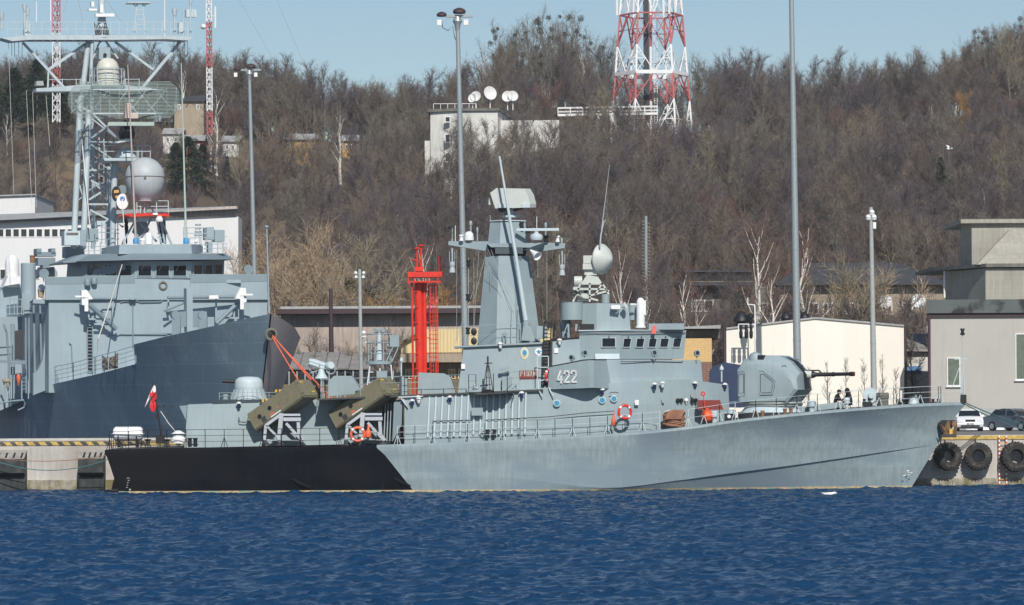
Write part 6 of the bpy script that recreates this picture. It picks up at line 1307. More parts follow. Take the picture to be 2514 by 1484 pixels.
def ladders():
    m = MB(); A = S(c5, 1450, 930, 1.7); B = S(c5, 1468, 430, 1.7)
    for dx in (0, .40): m.tube([A+V(dx, 0, 0), B+V(dx, 0, -.1), B+V(dx+.1, 0, .03), B+V(dx+.22, 0, -.1), B+V(dx+.24, 0, -.5)], .035, 6)
    for i in range(17): p = A.lerp(B, i/17.5); m.beam(p, p+V(.40, 0, 0), .035)
    part('black_ladder', 'dark', m)
    m = MB(); m.ext([S(c5, 1458, 930, 1.86), S(c5, 1528, 925, 1.86), S(c5, 1532, 575, 2.16), S(c5, 1462, 580, 2.16)], (0, .03, 0)); part('ladder_recess', 'dark', m)
    m = MB(); A = S(c5, 1537, 560, 2.2); B = S(c5, 1552, 425, 2.2); m.tube([A, B, B+V(.25, 0, 0), A+V(.5, 0, 0)], .03, 6); part('ladder_hoop', 'dark', m)
    m = MB()
    for x in (1415, 1500): m.beam(S(c5, x, 700, 1.2), S(c5, x, 890, 1.2), .05); m.tube([S(c5, x+5, 890, 1.2), S(c5, x+10, 960, .9), S(c5, x+40, 1010, .8)], .04, 6)
    for y in (700, 785, 885): m.beam(S(c5, 1415, y, 1.2), S(c5, 1505, y+2, 1.2), .05)
    part('wing_ladder_frame', 'ship_grey_light', m)
    m = MB(); b = S(c5, 1037, 975, .4); m.lathe(b, [(.42, 0), (.30, .1), (.12, .15)], n=14)
    for a in range(4): d = V(math.cos(a*1.57+.4), math.sin(a*1.57+.4), 0); m.beam(b+d*.32, b+d*.06+V(0, 0, 1.5), .05)
    for z in (.4, .8, 1.2): m.lathe(b+V(0, 0, z), [(.24-.14*z, 0), (.24-.14*z, .03)], n=12)
    m.beam(b+V(0, 0, 1.4), b+V(0, 0, 2.0), .1); m.beam(b+V(-.18, 0, 1.6), b+V(.25, 0, 1.62), .06); part('machine_gun_mount', 'dark', m)
    m = MB(); b = S(c5, 938, 975, .8); m.lathe(b, [(.2, 0), (.14, .15), (.22, .2), (.02, .45)], n=14); part('mushroom_vent', 'ship_grey_light', m)
    m = MB(); b = S(c5, 1180, 965, 1.6); m.b2(b.x-.25, b.x+.3, b.y-.2, b.y+.2, b.z, b.z+.8); m.beam(b+V(-.4, 0, 1.15), b+V(.2, 0, 1.3), .16); part('optical_sight', G, m)
    m = MB(); m.b2(S(c5, 905, 0, .7).x, S(c5, 993, 0, .7).x, Y0+.5, Y0+.75, S(c5, 0, 1160, .7).z, S(c5, 0, 1100, .7).z); part('wall_locker', G, m)
ladders()
def midship_gear():
    q = lambda x, y, d=4.1: S(c7, x, y, d)
    m = MB(); c = q(1452, 1060); r_ = (q(1620, 1060)-q(1280, 1060)).length/2; m.lathe(c, [(r_, -.06), (r_, .12)], n=32); plat = part('lookout_platform', G, m)
    m = MB(); n = 9
    for i in range(n): a = 2*math.pi*(i+.3)/n; d = V(math.cos(a), math.sin(a), 0)*(r_-.06); m.beam(c+d, c+d+V(0, 0, 1.68), .045)
    for z in (.55, 1.15, 1.66): m.torus(c+V(0, 0, z), r_-.06, .028, (0, 0, 1), 28, 5)
    m.build('platform_cage', G, plat); m = MB(); m.lathe(c, [(.22, .1), (.16, .9), (.13, 1.2), (.13, 1.6), (.08, 1.66)], n=16); m.build('sight_column', 'ship_grey_light', plat); m = MB(); m.lathe(c+V(-.18, 0, 1.86), [(.1, -.1), (.17, 0), (.12, .12)], (-.4, -1, 0), 12); m.lathe(c+V(.2, 0, 1.86), [(.1, -.1), (.17, 0), (.12, .12)], (.4, -1, 0), 12); m.build('sight_head', G, plat)
    m = MB(); a, b = q(1585, 852, 3.6), q(1702, 702, 3.6); m.b2(a.x, b.x, a.y, a.y+.6, a.z, b.z); m.beam(q(1540, 1040, 3.6), q(1620, 860, 3.6), .06); m.beam(q(1610, 1040, 3.6), q(1690, 860, 3.6), .06); m.build('equipment_box', G, plat)
    m = MB(); m.sph(q(1255, 675, 3.8), .12); m.beam(q(1230, 720, 3.8), q(1290, 720, 3.8), .05); m.beam(q(1240, 740), q(1290, 800), .04); m.build('lamp_globe', 'white_paint', plat)
    m = MB()
    for x0, x1 in ((1335, 1290), (1400, 1345), (1460, 1462), (1525, 1560), (1600, 1625)): m.beam(q(x0, 1080, 4.4 if x0 in (1400, 1525) else 3.7), q(x1, 1400, 4.6 if x0 in (1400, 1525) else 3.3), .07)
    m.beam(q(1310, 1300, 3.4), q(1615, 1300, 3.4), .05); m.build('platform_leg', 'stand_grey', plat)
    m = MB(); m.b2(q(1425, 0, 3.6).x, q(1545, 0, 3.6).x, Y0+3.3, Y0+4.6, q(0, 1400).z, q(0, 1165).z); part('deck_box', G, m)
    # grey lockers and launch containers on the upper deck
    m = MB(); sec = [q(805, 1480, 2.2), q(1240, 1440, 2.2), q(1150, 1290, 2.2), q(1100, 1220, 2.2), q(880, 1218, 2.2), q(805, 1290, 2.2)]; m.ext(sec, (0, 2.2, 0)); part('deck_locker', G, m)
    m = MB(); P = [S(c5, 500, 990, 1.9), S(c5, 790, 985, 1.9), S(c5, 750, 860, 1.9), S(c5, 700, 832, 1.9), S(c5, 505, 826, 1.9)]; m.ext(P, (0, 3.0, 0)); part('deck_locker', G, m)
    m = MB(); m.b2(q(1700, 0, 1.8).x, q(1760, 0, 1.8).x, Y0+1.6, Y0+2.4, q(0, 1470, 1.8).z, q(0, 1235, 1.8).z); m.b2(q(1770, 0, 1.8).x, q(1800, 0, 1.8).x, Y0+1.6, Y0+2.4, q(0, 1470, 1.8).z, q(0, 1260, 1.8).z); part('deck_locker', G, m)
    m = MB(); m.tube([q(1730, 1470, 1.0), q(1730, 1010, 1.0)], .04, 8); m.lathe(q(1730, 1040, 1.0), [(.1, 0), (.1, .12), (.06, .2), (.01, .26)], n=10); part('lamp_post', 'ship_grey_light', m)
    m = MB(); b = r2(465, 580); p = W(*b, Y0+4.6); m.tube([W(*r2(465, 590), Y0+3.9), W(*r2(465, 440), Y0+3.9)], .045, 8); m.lathe(W(*r2(465, 470), Y0+3.9), [(.12, 0), (.12, .12), (.06, .2), (.01, .3)], n=10); part('lamp_post', 'ship_grey_light', m)
    # rocket launcher cluster
    c = q(720, 1120, 5.2); m = MB(); m.lathe(c+V(0, 0, -.6), [(.4, 0), (.2, .3), (.15, .7)], n=14); lz = part('rocket_launcher', 'ship_grey_light', m)
    m = MB()
    for i in range(3):
        for j in range(2): m.tube([c+V(-.7+.1*i, -.25+.25*i, .45-.17*j), c+V(.15+.1*i, -.05+.25*i, .15-.17*j)], .11, 10)
    m.lathe(c+V(.45, 0, .1), [(.2, -.15), (.26, 0), (.26, .2), (.2, .3)], (.5, -1, .2), 14); m.build('launch_tube', 'ship_grey_light', lz)
    m = MB()
    for i in range(14): a = V(random.uniform(-.7, .7), random.uniform(-.3, .3), random.uniform(-.25, .5)); m.beam(c+a, c+a+V(random.uniform(-.35, .35), 0, random.uniform(-.3, .3)), .05)
    m.tube([c+V(-.75, 0, -.35), c+V(-.1, 0, -.1), c+V(.2, 0, -.5)], .04, 6); m.torus(c+V(.55, -.1, -.1), .25, .04, (0, 1, 0), 16, 5); m.build('training_gear', G, lz)
midship_gear()
def fore_gear():
    q = lambda x, y, d=1.2: S(r2, x, y, d)
    for x, y, w_, d in ((392, 985, .22, .9), (1375, 880, .25, 1.9), (1730, 850, .18, 2.4)):
        p = q(x, y, d); m = MB(); m.lathe(p, [(w_*.6, -.3), (w_*.6, .2), (w_*.95, .22), (w_, .28), (w_, .5), (w_*.8, .55)], n=18); part('mushroom_vent', 'ship_grey_light', m)
    m = MB(); a, b = q(498, 970, 1.1), q(608, 912, 1.1); m.b2(a.x, b.x, a.y, a.y+.5, a.z-.2, b.z); t = part('floodlight_box', 'dark', m); m = MB(); m.lathe(q(540, 940, 1.08), [(.1, 0), (.1, .03)], (0, -1, 0), 14); m.build('lens', 'headlight', t)
    m = MB(); p = q(560, 910, 1.2); m.lathe(p, [(.2, 0), (.22, .1), (.18, .22)], n=16); part('deck_hatch', 'ship_grey_light', m)
    for x, y in ((805, 905), (878, 900), (1105, 880), (1165, 875)): m = MB(); m.lathe(q(x, y+15, 1.0), [(.1, -.15), (.1, .12), (.13, .13), (.13, .2)], n=14); part('bollard', 'stain', m)
    for x in (600, 680): pass
    p = q(1965, 730, 3.0); m = MB(); m.lathe(p, [(.42, -.03), (.44, 0), (.42, .03)], (.25, -1, 0), 24); m.lathe(p+V(.1, .4, 0), [(.42, -.03), (.44, 0), (.42, .03)], (.25, -1, 0), 24); m.lathe(p, [(.16, -.2), (.16, .5)], (-.25, 1, 0), 16); m.beam(p+V(0, 0, -.9), p, .12); part('cable_reel', 'ship_grey_light', m)
    p = S(r3, 650, 500, 3.0); m = MB(); m.lathe(p, [(.33, -.2), (.33, .2), (.36, .22), (.36, .5), (.3, .55)], n=18); part('winch_drum', 'old_concrete', m)
    m = MB(); p = S(r3, 960, 480, 3.6); m.lathe(p, [(.3, -.2), (.22, .1), (.3, .2)], n=16); part('capstan', 'ship_grey_light', m)
    for x, w_ in ((1185, 3.7), (490, 2.9), (830, 3.3)): 
        m = MB(); p = S(r3, x, 505, w_); m.b2(p.x-.25, p.x+.25, p.y-.15, p.y+.15, p.z-.2, p.z+.05); m.lathe(p+V(-.15, 0, .04), [(.08, 0), (.08, .16), (.11, .18)], n=10); m.lathe(p+V(.15, 0, .04), [(.08, 0), (.08, .16), (.11, .18)], n=10); part('mooring_bitts', 'dark', m)
    m = MB(); m.ext([S(r2, 1265, 900, 2.4), S(r2, 1690, 850, 2.6), S(r2, 1700, 790, 2.6), S(r2, 1270, 840, 2.4)], (0, .06, 0)); part('breakwater', G, m)
    # jackstaff with masthead light
    m = MB(); b = SP(2368, 990, 4.1); tp = SP(2363, 822, 4.1); m.tube([b, tp], [.05, .03], 8); m.beam(SP(2343, 881, 4.1), SP(2376, 880, 4.1), .05); m.beam(SP(2361, 885, 4.1), SP(2338, 950, 4.1), .04); m.beam(SP(2365, 900, 4.1), SP(2355, 985, 4.1), .03); js = part('jackstaff', 'ship_grey_light', m); m = MB(); m.lathe(tp, [(.12, 0), (.14, .1), (.09, .12), (.09, .28), (.14, .3), (.12, .38)], n=12); m.build('masthead_light', 'dark', js)
    m = MB(); m.b2(SP(2353, 0, 4.1).x, SP(2367, 0, 4.1).x, YC-.15, YC+.15, SP(2360, 990, 4.1).z, SP(2360, 968, 4.1).z); part('bow_light', 'dark', m)
    # anchor and its pocket
    Y = YC-.62; P = lambda x, y, yy=Y: W(*r3(x, y), yy)
    m = MB(); m.ext([P(1213, 712), P(1250, 680), P(1392, 682), P(1350, 760), P(1262, 850)], (0, .5, 0)); part('anchor_pocket', 'dark', m)
    m = MB(); m.lathe(P(1372, 720, Y-.12), [(.16, -.03), (.17, 0), (.16, .04)], (.3, -1, 0), 14); m.beam(P(1310, 690, Y-.15), P(1330, 820, Y-.1), .14); anc = part('anchor', 'stain', m)
    for tip, root in (((1300, 700), (1285, 825)), ((1400, 720), (1370, 830)), ((1240, 725), (1290, 815))):
        m = MB(); a, b = P(*root, Y-.2), P(*tip, Y-.45); m.loft([[a+V(-.13, 0, 0), a+V(0, -.08, 0), a+V(.13, 0, 0), a+V(0, .08, 0)], [b.lerp(a, .4)+V(-.1, 0, 0), b.lerp(a, .4)+V(0, -.05, 0), b.lerp(a, .4)+V(.1, 0, 0), b.lerp(a, .4)+V(0, .05, 0)], [b+V(-.02, 0, 0), b+V(0, -.02, 0), b+V(.02, 0, 0), b+V(0, .02, 0)]]); m.build('anchor_fluke', 'stain', anc)
    m = MB(); m.box(P(1318, 840, Y-.15), (.85, .3, .16)); m.build('anchor_crown', 'roof_dark', anc); m = MB(); m.box(P(1340, 795, Y-.3), (.18, .05, .28)); m.build('anchor_mark', 'yellow', anc)
    # stern fittings
    for x in (1625, 1672): m = MB(); m.lathe(S(c3, x, 805, .8), [(.11, 0), (.11, .42), (.14, .44), (.14, .5)], n=12); part('bollard', 'dark', m)
    m = MB(); m.beam(S(c3, 1605, 785, .8), S(c3, 1695, 785, .8), .08); part('bollard_bar', 'dark', m)
    m = MB(); p = S(c3, 1527, 775, 1.6); m.lathe(p, [(.42, 0), (.42, .28), (.3, .36), (.3, .48)], n=20); t = part('stern_capstan', 'white_paint', m); m = MB(); m.lathe(p+V(0, 0, .42), [(.24, 0), (.24, .12)], n=16); m.build('capstan_band', 'dark', t); m = MB(); m.lathe(p+V(0, 0, .54), [(.4, 0), (.12, .18)], n=20); m.build('capstan_cap', 'white_paint', t)
    for x in (1265, 1430): m = MB(); m.lathe(S(c3, x, 800, 2.2), [(.2, 0), (.12, .1), (.12, .3), (.22, .4)], n=12); part('deck_fitting', 'deck_dark', m)
    m = MB(); m.b2(S(c3, 1330, 0, 2).x, S(c3, 1400, 0, 2).x, Y0+1.9, Y0+2.4, S(c3, 0, 770, 2).z-.1, S(c3, 0, 715, 2).z); part('deck_box', 'dark', m)
    for x in (1035, 1085): m = MB(); m.lathe(S(c5, x, 1330, .35), [(.1, 0), (.1, .42), (.13, .44), (.13, .5)], n=12); part('bollard', 'dark', m)
    m = MB(); p = S(c5, 1020, 1320, .4); m.torus(p+V(-.1, 0, .38), .14, .03, (0, 1, 0), 14, 5); part('pipe_bend', 'ship_grey_light', m)
    # ensign staff
    m = MB(); a, b = S(c3, 1392, 770, 2.6), S(c3, 1308, 262, 2.6); m.tube([a, a.lerp(b, .55), b], [.06, .05, .03], 8); m.beam(S(c3, 1310, 462, 2.6), S(c3, 1412, 462, 2.6), .05); m.beam(S(c3, 1375, 640, 2.6), S(c3, 1350, 490, 2.6), .05); m.beam(S(c3, 1405, 462, 2.6), S(c3, 1405, 440, 2.6), .05); t = part('ensign_staff', 'dark', m)
    m = MB(); m.b2(S(c3, 1330, 0, 2.5).x, S(c3, 1352, 0, 2.5).x, Y0+2.4, Y0+2.6, S(c3, 0, 575, 2.5).z, S(c3, 0, 520, 2.5).z); m.build('stern_light', 'dark', t); m = MB(); m.tube([S(c3, 1375, 500, 2.6), S(c3, 1440, 600, 2.2), S(c3, 1500, 672, 1.9)], .025, 5); m.build('staff_stay', 'cream_radome', t)
fore_gear()
# --- things carried on the boat
def flag():
    o = S(c3, 1318, 285, 2.55); t = thing('naval_ensign', 'white over red naval flag drooping from the stern staff', 'flag', o)
    # a hanging swallow-tailed cloth: white half then red half, folded
    Wt = [(1318, 275, 0), (1331, 285, .05), (1335, 330, -.08), (1312, 345, .1), (1282, 395, -.05), (1258, 440, .08), (1238, 470, 0), (1262, 400, .06), (1285, 340, -.04)]
    Rd = [(1334, 325, -.08), (1342, 385, .05), (1330, 400, .12), (1336, 470, -.05), (1318, 505, .05), (1298, 500, -.08), (1280, 462, .02), (1290, 410, .1), (1310, 350, .1)]
    for nm, P, mt in (('white_half', Wt, 'flag_white'), ('red_half', Rd, 'flag_red')):
        m = MB(); Q = [S(c3, x, y, 2.5+d) for x, y, d in P]; c = sum(Q, Vector())/len(Q)
        for i in range(len(Q)): a, b = Q[i], Q[(i+1) % len(Q)]; m.ext([a, b, c+V(0, .05*(-1)**i, 0)], (0, .012, 0))
        f = m.build(nm, mt, t, smooth=False)
        if nm == 'white_half': m = MB(); p = S(c3, 1300, 352, 2.40); m.ext([p+V(-.14, 0, -.12), p+V(.02, 0, -.16), p+V(.12, 0, .06), p+V(.05, 0, .2), p+V(-.03, 0, .05), p+V(-.12, 0, .1)], (0, .01, 0)); m.build('arm_emblem', 'flag_red', f, smooth=False)
flag()
def liferaft():
    a, b = S(c3, 965, 694, 1.3), S(c3, 1228, 694, 1.3); r_ = .41; L_ = b.x-a.x; t = thing('life_raft_canister', 'white ribbed life raft canister on a cradle at the stern', 'life raft', S(c3, 1097, 760, 1.3))
    m = MB(); pr = [(.1, .03), (r_*.72, .05), (r_*.95, .15)]
    for i in range(12): x = .18+(L_-.36)*i/12; pr += [(r_*.98, x), (r_*.98, x+.06), (r_*.93, x+.075), (r_*.93, x+.09)]
    pr += [(r_*.95, L_-.15), (r_*.72, L_-.05), (.1, L_-.03)]; m.lathe(a, pr, (1, 0, 0), 28); m.build('shell', 'white_paint', t)
    m = MB(); m.lathe(a, [(r_*1.03, .02+L_/2-.0), (r_*1.03, L_/2+.04)], (1, 0, 0), 28); m.build('strap', 'roof_dark', t); m = MB(); m.b2(a.x-.02, b.x+.02, a.y-r_*1.06, a.y+r_*1.06, a.z-.02, a.z+.02); m.build('flange', 'white_paint', t)
    m = MB()
    for dx in (.35, L_-.35): m.b2(a.x+dx-.06, a.x+dx+.06, a.y-.4, a.y+.4, a.z-.75, a.z-.3); m.beam(V(a.x+dx, a.y-.4, a.z-.72), V(a.x+dx, a.y-.45, a.z-.1), .06)
    m.beam(V(a.x+.2, a.y-.35, a.z-.6), V(b.x-.2, a.y-.35, a.z-.6), .07); m.build('cradle', 'dark', t)
liferaft()
def ring(c, x, y, d, rx, lab, ax=(0.1, -1, 0)):
    p = S(c, x, y, d); t = thing('life_ring', lab, 'life ring', p, 'orange life rings on the missile boat'); m = MB(); m.torus(p, rx, .075, ax, 28, 8); m.build('ring', 'red' if c is r1 else 'orange', t)
    for k in range(4):
        m = MB(); m.torus(p, rx, .080, ax, 4, 8, R(45+90*k-9), R(45+90*k+9)); m.build('white_band', 'white_paint', t)
    m = MB(); m.torus(p, rx*1.22, .012, ax, 20, 4); m.build('grab_line', 'rope_brown', t)
ring(r1, 693, 1275, .0, .36, 'red life ring on the grey rail below the bridge', (.35, -1, 0)); ring(c4, 1725, 775, -.05, .37, 'orange life ring on the black rail below the second launcher'); ring(r1, 136, 1015, 1.0, .3, 'red life ring seen edge on between ladder and number wing', (1, -.35, 0))
for c, x, y, w_, lab in ((c4, 1825, 760, .2, 'orange life light float hanging beside the orange life ring'), (r1, 612, 1335, .13, 'orange life light float hanging left of the red life ring')):
    p = S(c, x, y, .05); m = MB(); m.lathe(p, [(.03, -.35), (w_*.8, -.25), (w_, -.05), (w_*.7, .1), (w_*.35, .2), (w_*.3, .4), (.02, .45)], (.05, 0, 1), 12); tag(m.build('life_light', 'orange', base=p), lab, 'life light', 'orange life light floats')
def coil():
    b = S(r1, 1048, 1385, .8); t = thing('rope_coil', 'big coil of brown mooring rope on a reel before the bridge front', 'rope coil', b); rnd = random.Random(4)
    for i in range(15):
        m = MB(); z = .08+.052*i; rr = .63-.009*i+rnd.uniform(-.05, .05); P = []
        for k in range(25): a = 2*math.pi*k/24; P.append(b+V(rr*math.cos(a)*(1+.04*math.sin(3*a+i)), .55*rr*math.sin(a), z+.05*math.sin(a*2+i*1.3)+rnd.uniform(-.012, .012)))
        m.tube(P, .045, 6); m.build('rope_turn', 'rope_brown', t)
    m = MB()
    for k in range(16):
        a = k/15*3.14; x = .52*math.cos(a)*-1; c = b+V(x*.8, -.3, .5); m.tube([c+V(-.05, -.12, -.05), c+V(.05, -.1, .22), c+V(.15, .0, .38+.08*math.sin(a)), c+V(.2, .2, .25)], .04, 6)
    m.build('loose_loop', 'rope_brown', t); m = MB(); m.b2(b.x-.5, b.x+.4, b.y+.2, b.y+.3, b.z, b.z+.92); m.b2(b.x-.35, b.x-.1, b.y+.0, b.y+.1, b.z+.6, b.z+.98); m.build('reel_flange', 'ship_grey_light', t)
coil()
p = S(r1, 1288, 1305, .9); m = MB(); m.sph(p, .35, (1.0, 1, 1.05), 24, 16); t = m.build('marker_buoy', 'orange_ball', base=p); tag(t, 'round bright orange buoy standing on the foredeck rail line', 'buoy'); m = MB(); m.lathe(p+V(0, 0, .34), [(.08, 0), (.08, .06), (.03, .1)], n=10); m.build('lifting_eye', 'orange_ball', t)
p = S(r1, 1310, 1260, 1.6); t = thing('fire_bin', 'red metal bin with a red scoop pole standing behind the orange buoy', 'bin', p); m = MB(); m.ext([p+V(-.7, 0, 0), p+V(.75, 0, 0), p+V(.55, 0, .55), p+V(-.7, 0, .55)], (0, .5, 0)); m.build('bin_body', 'red_dark', t)
m = MB(); m.beam(S(r1, 1272, 1250, 1.5), S(r1, 1258, 1150, 1.5), .05); m.torus(S(r1, 1257, 1143, 1.5), .1, .035, (0, 1, 0), 14, 6); m.build('scoop_pole', 'red', t)
# --- people: one continuous skinned body each
def person(base, joints, lab, rz=0, cloth='cloth_black', cap=None, hood=False, arms=None, grp=None, face=True):
    """joints: dict of local points (x forward, z up)"""
    t = thing('person', lab, 'person', base, grp); J = joints; M = Matrix.Translation(Vector(base)) @ Matrix.Rotation(rz, 4, 'Z')
    names = list(J); idx = {n: i for i, n in enumerate(names)}
    E = [('pelvis', 'waist'), ('waist', 'chest'), ('chest', 'neck'), ('neck', 'head'), ('chest', 'ls'), ('ls', 'le'), ('le', 'lh'), ('chest', 'rs'), ('rs', 're'), ('re', 'rh'), ('pelvis', 'lhip'), ('lhip', 'lk'), ('lk', 'la'), ('la', 'lt'), ('pelvis', 'rhip'), ('rhip', 'rk'), ('rk', 'ra'), ('ra', 'rt')]
    rad = dict(pelvis=.15, waist=.14, chest=.17, neck=.06, head=.09, ls=.085, le=.055, lh=.035, rs=.085, re=.055, rh=.035, lhip=.105, lk=.07, la=.05, lt=.045, rhip=.105, rk=.07, ra=.05, rt=.045)
    me = bpy.data.meshes.new('body'); o0 = origin(t); me.from_pydata([tuple((M @ Vector(J[n]))-o0) for n in names], [(idx[a], idx[b]) for a, b in E], [])
    o = bpy.data.objects.new('body', me); SC.collection.objects.link(o); o.parent = t; me.materials.append(MATS[cloth])
    sk = o.modifiers.new('skin', 'SKIN'); 
    for n in names: v = me.skin_vertices[0].data[idx[n]]; v.radius = (rad[n]*(1.25 if n in ('chest', 'waist', 'pelvis') else 1), rad[n]); 
    me.skin_vertices[0].data[idx['pelvis']].use_root = True; sk.use_smooth_shade = True; sub = o.modifiers.new('sub', 'SUBSURF'); sub.levels = sub.render_levels = 1
    h = Vector(J['head'])+V(.015, 0, .02); m = MB(M)
    m.sph(h, .115, (1.0, .82, 1.22), 16, 12); m.sph(h+V(.115, 0, -.02), .022, (1, .8, 1.3), 8, 6); m.sph(h+V(0, .095, -.01), .03, (.7, .4, 1), 8, 6); m.sph(h+V(0, -.095, -.01), .03, (.7, .4, 1), 8, 6); hd = m.build('face', 'skin', t)
    m = MB(M)
    for y in (-.035, .035): m.sph(h+V(.105, y, .02), .014, (1, 1, 1), 8, 6)
    m.box(h+V(.108, 0, -.068), (.012, .05, .012)); m.build('eyes_and_mouth', 'dark', hd)
    m = MB(M)
    if hood: m.sph(h+V(-.03, 0, .02), .145, (1, .95, 1.2), 16, 10); m.sph(h+V(-.08, 0, -.12), .13, (1, 1, .8), 12, 8)
    else: m.sph(h+V(-.01, 0, .05), .125, (1.02, .88, .95), 16, 10); m.box(h+V(.13, 0, .06), (.1, .15, .02))
    m.build('hood' if hood else 'cap', cloth, t)
    for s, e, w in (('le', 'lh', 1), ('re', 'rh', -1)):
        a = Vector(J[w and (s)]); b = Vector(J[e]); d = (b-a).normalized(); side = V(0, 1, 0) if abs(d.y) < .9 else V(1, 0, 0); up = d.cross(side).normalized(); m = MB(M)
        m.loft([[b+d*q+side*sx*wd+up*sz*.014 for sx, sz in ((-1, -1), (1, -1), (1, 1), (-1, 1))] for q, wd in ((0, .026), (.05, .04), (.09, .038))])
        for k in range(4): off = side*(-.03+.02*k); l = (.06, .075, .07, .05)[k]; m.tube([b+d*.08+off, b+d*(.08+l*.55)+off-up*.008, b+d*(.08+l)+off-up*.03], [.009, .008, .006], 6)
        m.tube([b+d*.03+side*.035, b+d*.06+side*.06, b+d*.09+side*.062-up*.01], [.01, .009, .007], 6); m.build('hand', 'skin', t)
    return t
STAND = dict(pelvis=(0, 0, .95), waist=(0, 0, 1.12), chest=(.02, 0, 1.35), neck=(.02, 0, 1.52), head=(.04, 0, 1.63), ls=(0, .2, 1.42), le=(.15, .3, 1.2), lh=(.38, .22, 1.32), rs=(0, -.2, 1.42), re=(.2, -.28, 1.25), rh=(.42, -.18, 1.42),
             lhip=(0, .1, .9), lk=(.03, .12, .5), la=(0, .13, .09), lt=(.14, .14, .04), rhip=(0, -.1, .9), rk=(.03, -.12, .5), ra=(0, -.13, .09), rt=(.14, -.14, .04))
KNEEL = dict(pelvis=(0, 0, .42), waist=(.03, 0, .58), chest=(.12, 0, .8), neck=(.17, 0, .97), head=(.22, 0, 1.07), ls=(.1, .2, .88), le=(.25, .27, .64), lh=(.45, .18, .55), rs=(.1, -.2, .88), re=(.28, -.26, .66), rh=(.47, -.16, .6),
             lhip=(0, .1, .4), lk=(.4, .14, .42), la=(.38, .15, .08), lt=(.52, .15, .04), rhip=(0, -.1, .4), rk=(.3, -.16, .08), ra=(-.1, -.15, .07), rt=(-.25, -.15, .04))
for x, y, d, rz, lab, hd in ((1615, 800, 3.3, R(-25), 'person in dark cap and coat crouching on the foredeck behind the breakwater', False), (1768, 830, 3.0, R(200), 'person in black hooded coat bent over beside the foredeck vent', True)):
    p = W(*r2(x, y), Y0+d); z = deck_at(r2(x, y)[0]).z-.02; person(V(p.x, p.y, z-.1), KNEEL, lab, rz, hood=hd)
# ---------------------------------------------------------------- frigate behind the pier
f1 = conv(0, 0, 2.12); f2 = conv(0, 600, 2.12); f3 = conv(0, 950, 3.298)
TH = R(18.5); STEM = W(665, 768, 215.0); ct, st_ = math.cos(TH), math.sin(TH)
def FL(s, w, z): return V(STEM.x-s*st_-w*ct, STEM.y+s*ct-w*st_, z)      # s metres aft of the stem, w to starboard (picture left)
def FP(c, x, y, s):
    px, py = c(x, y); u, v = px-1257, 965-py; k = (u*cr+v*sr)/F
    w = (STEM.x-s*st_-k*(STEM.y+s*ct))/(ct-k*st_); Y = STEM.y+s*ct-w*st_; return V(k*Y, Y, EYE+(-u*sr+v*cr)*Y/F)
AFT = V(-st_, ct, 0); FWD = -AFT; SBD = V(-ct, -st_, 0)
frig = thing('frigate', 'large grey frigate with lattice mast, moored bow on behind the pier', 'warship', FL(60, 0, 0)); FG = 'frigate_grey'
def fpart(nm, m, mb, parent=None, **k): return mb.build(nm, m, parent or frig, **k)
def fslab(nm, mt, c, pts, s, depth, parent=None, **k):
    m = MB(); m.ext([FP(c, x, y, s) for x, y in pts], AFT*depth); return fpart(nm, mt, m, parent, **k)
def fhull():
    st = []
    DK = [(0, .05, 10.4), (2, 1.3, 10.09), (5, 2.85, 9.65), (10, 4.55, 9.12), (14, 5.4, 8.75), (14.8, 5.14, 7.5), (22, 6.15, 6.9), (32, 7.1, 6.3), (45, 7.3, 5.6), (53, 7.35, 5.2), (80, 7.3, 5.0), (115, 6.9, 5.0), (134, 6.2, 5.0)]
    WLs = [(5, .03), (6.5, .35), (9, 1.0), (13, 2.2), (17, 3.3), (17.8, 3.45), (24, 4.9), (33, 6.2), (45, 6.8), (53, 7.0), (80, 7.0), (115, 6.0), (132, 5.0)]
    rows = []
    for (s, w, z), (s2, w2) in zip(DK, WLs):
        d = (s, w, z); a = (s2, w2, 0.0); L_ = lambda t, q=0: (s+(s2-s)*t, (w+(w2-w)*(t**.9)) , z*(1-t))
        P = [FL(*d), FL(*L_(.12)), FL(*L_(.3)), FL(*L_(.5)), FL(*L_(.72)), FL(*a), FL(s2+.5, w2*.8, -1.5)]
        Q = [FL(p[0], -p[1], p[2]) for p in (d, L_(.12), L_(.3), L_(.5), L_(.72), a, (s2+.5, w2*.8, -1.5))]
        rows.append((P, Q))
    m = MB(); ids = [[m.pt(p) for p in P]+[m.pt(q) for q in Q[::-1]] for P, Q in rows]; n = 14
    for a, b in zip(ids, ids[1:]):
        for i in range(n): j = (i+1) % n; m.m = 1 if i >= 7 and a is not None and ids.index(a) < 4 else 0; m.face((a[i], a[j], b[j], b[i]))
    m.m = 0; m.face(ids[-1]); fpart('hull', ['frigate_hull', 'frigate_hull_port_lit'], m, sharp=25)
fhull()
over_lines(MATS['frigate_hull'], .5, (R(90), 0, 0), w=1.6, h=.62, size=.012, dark=1.25)
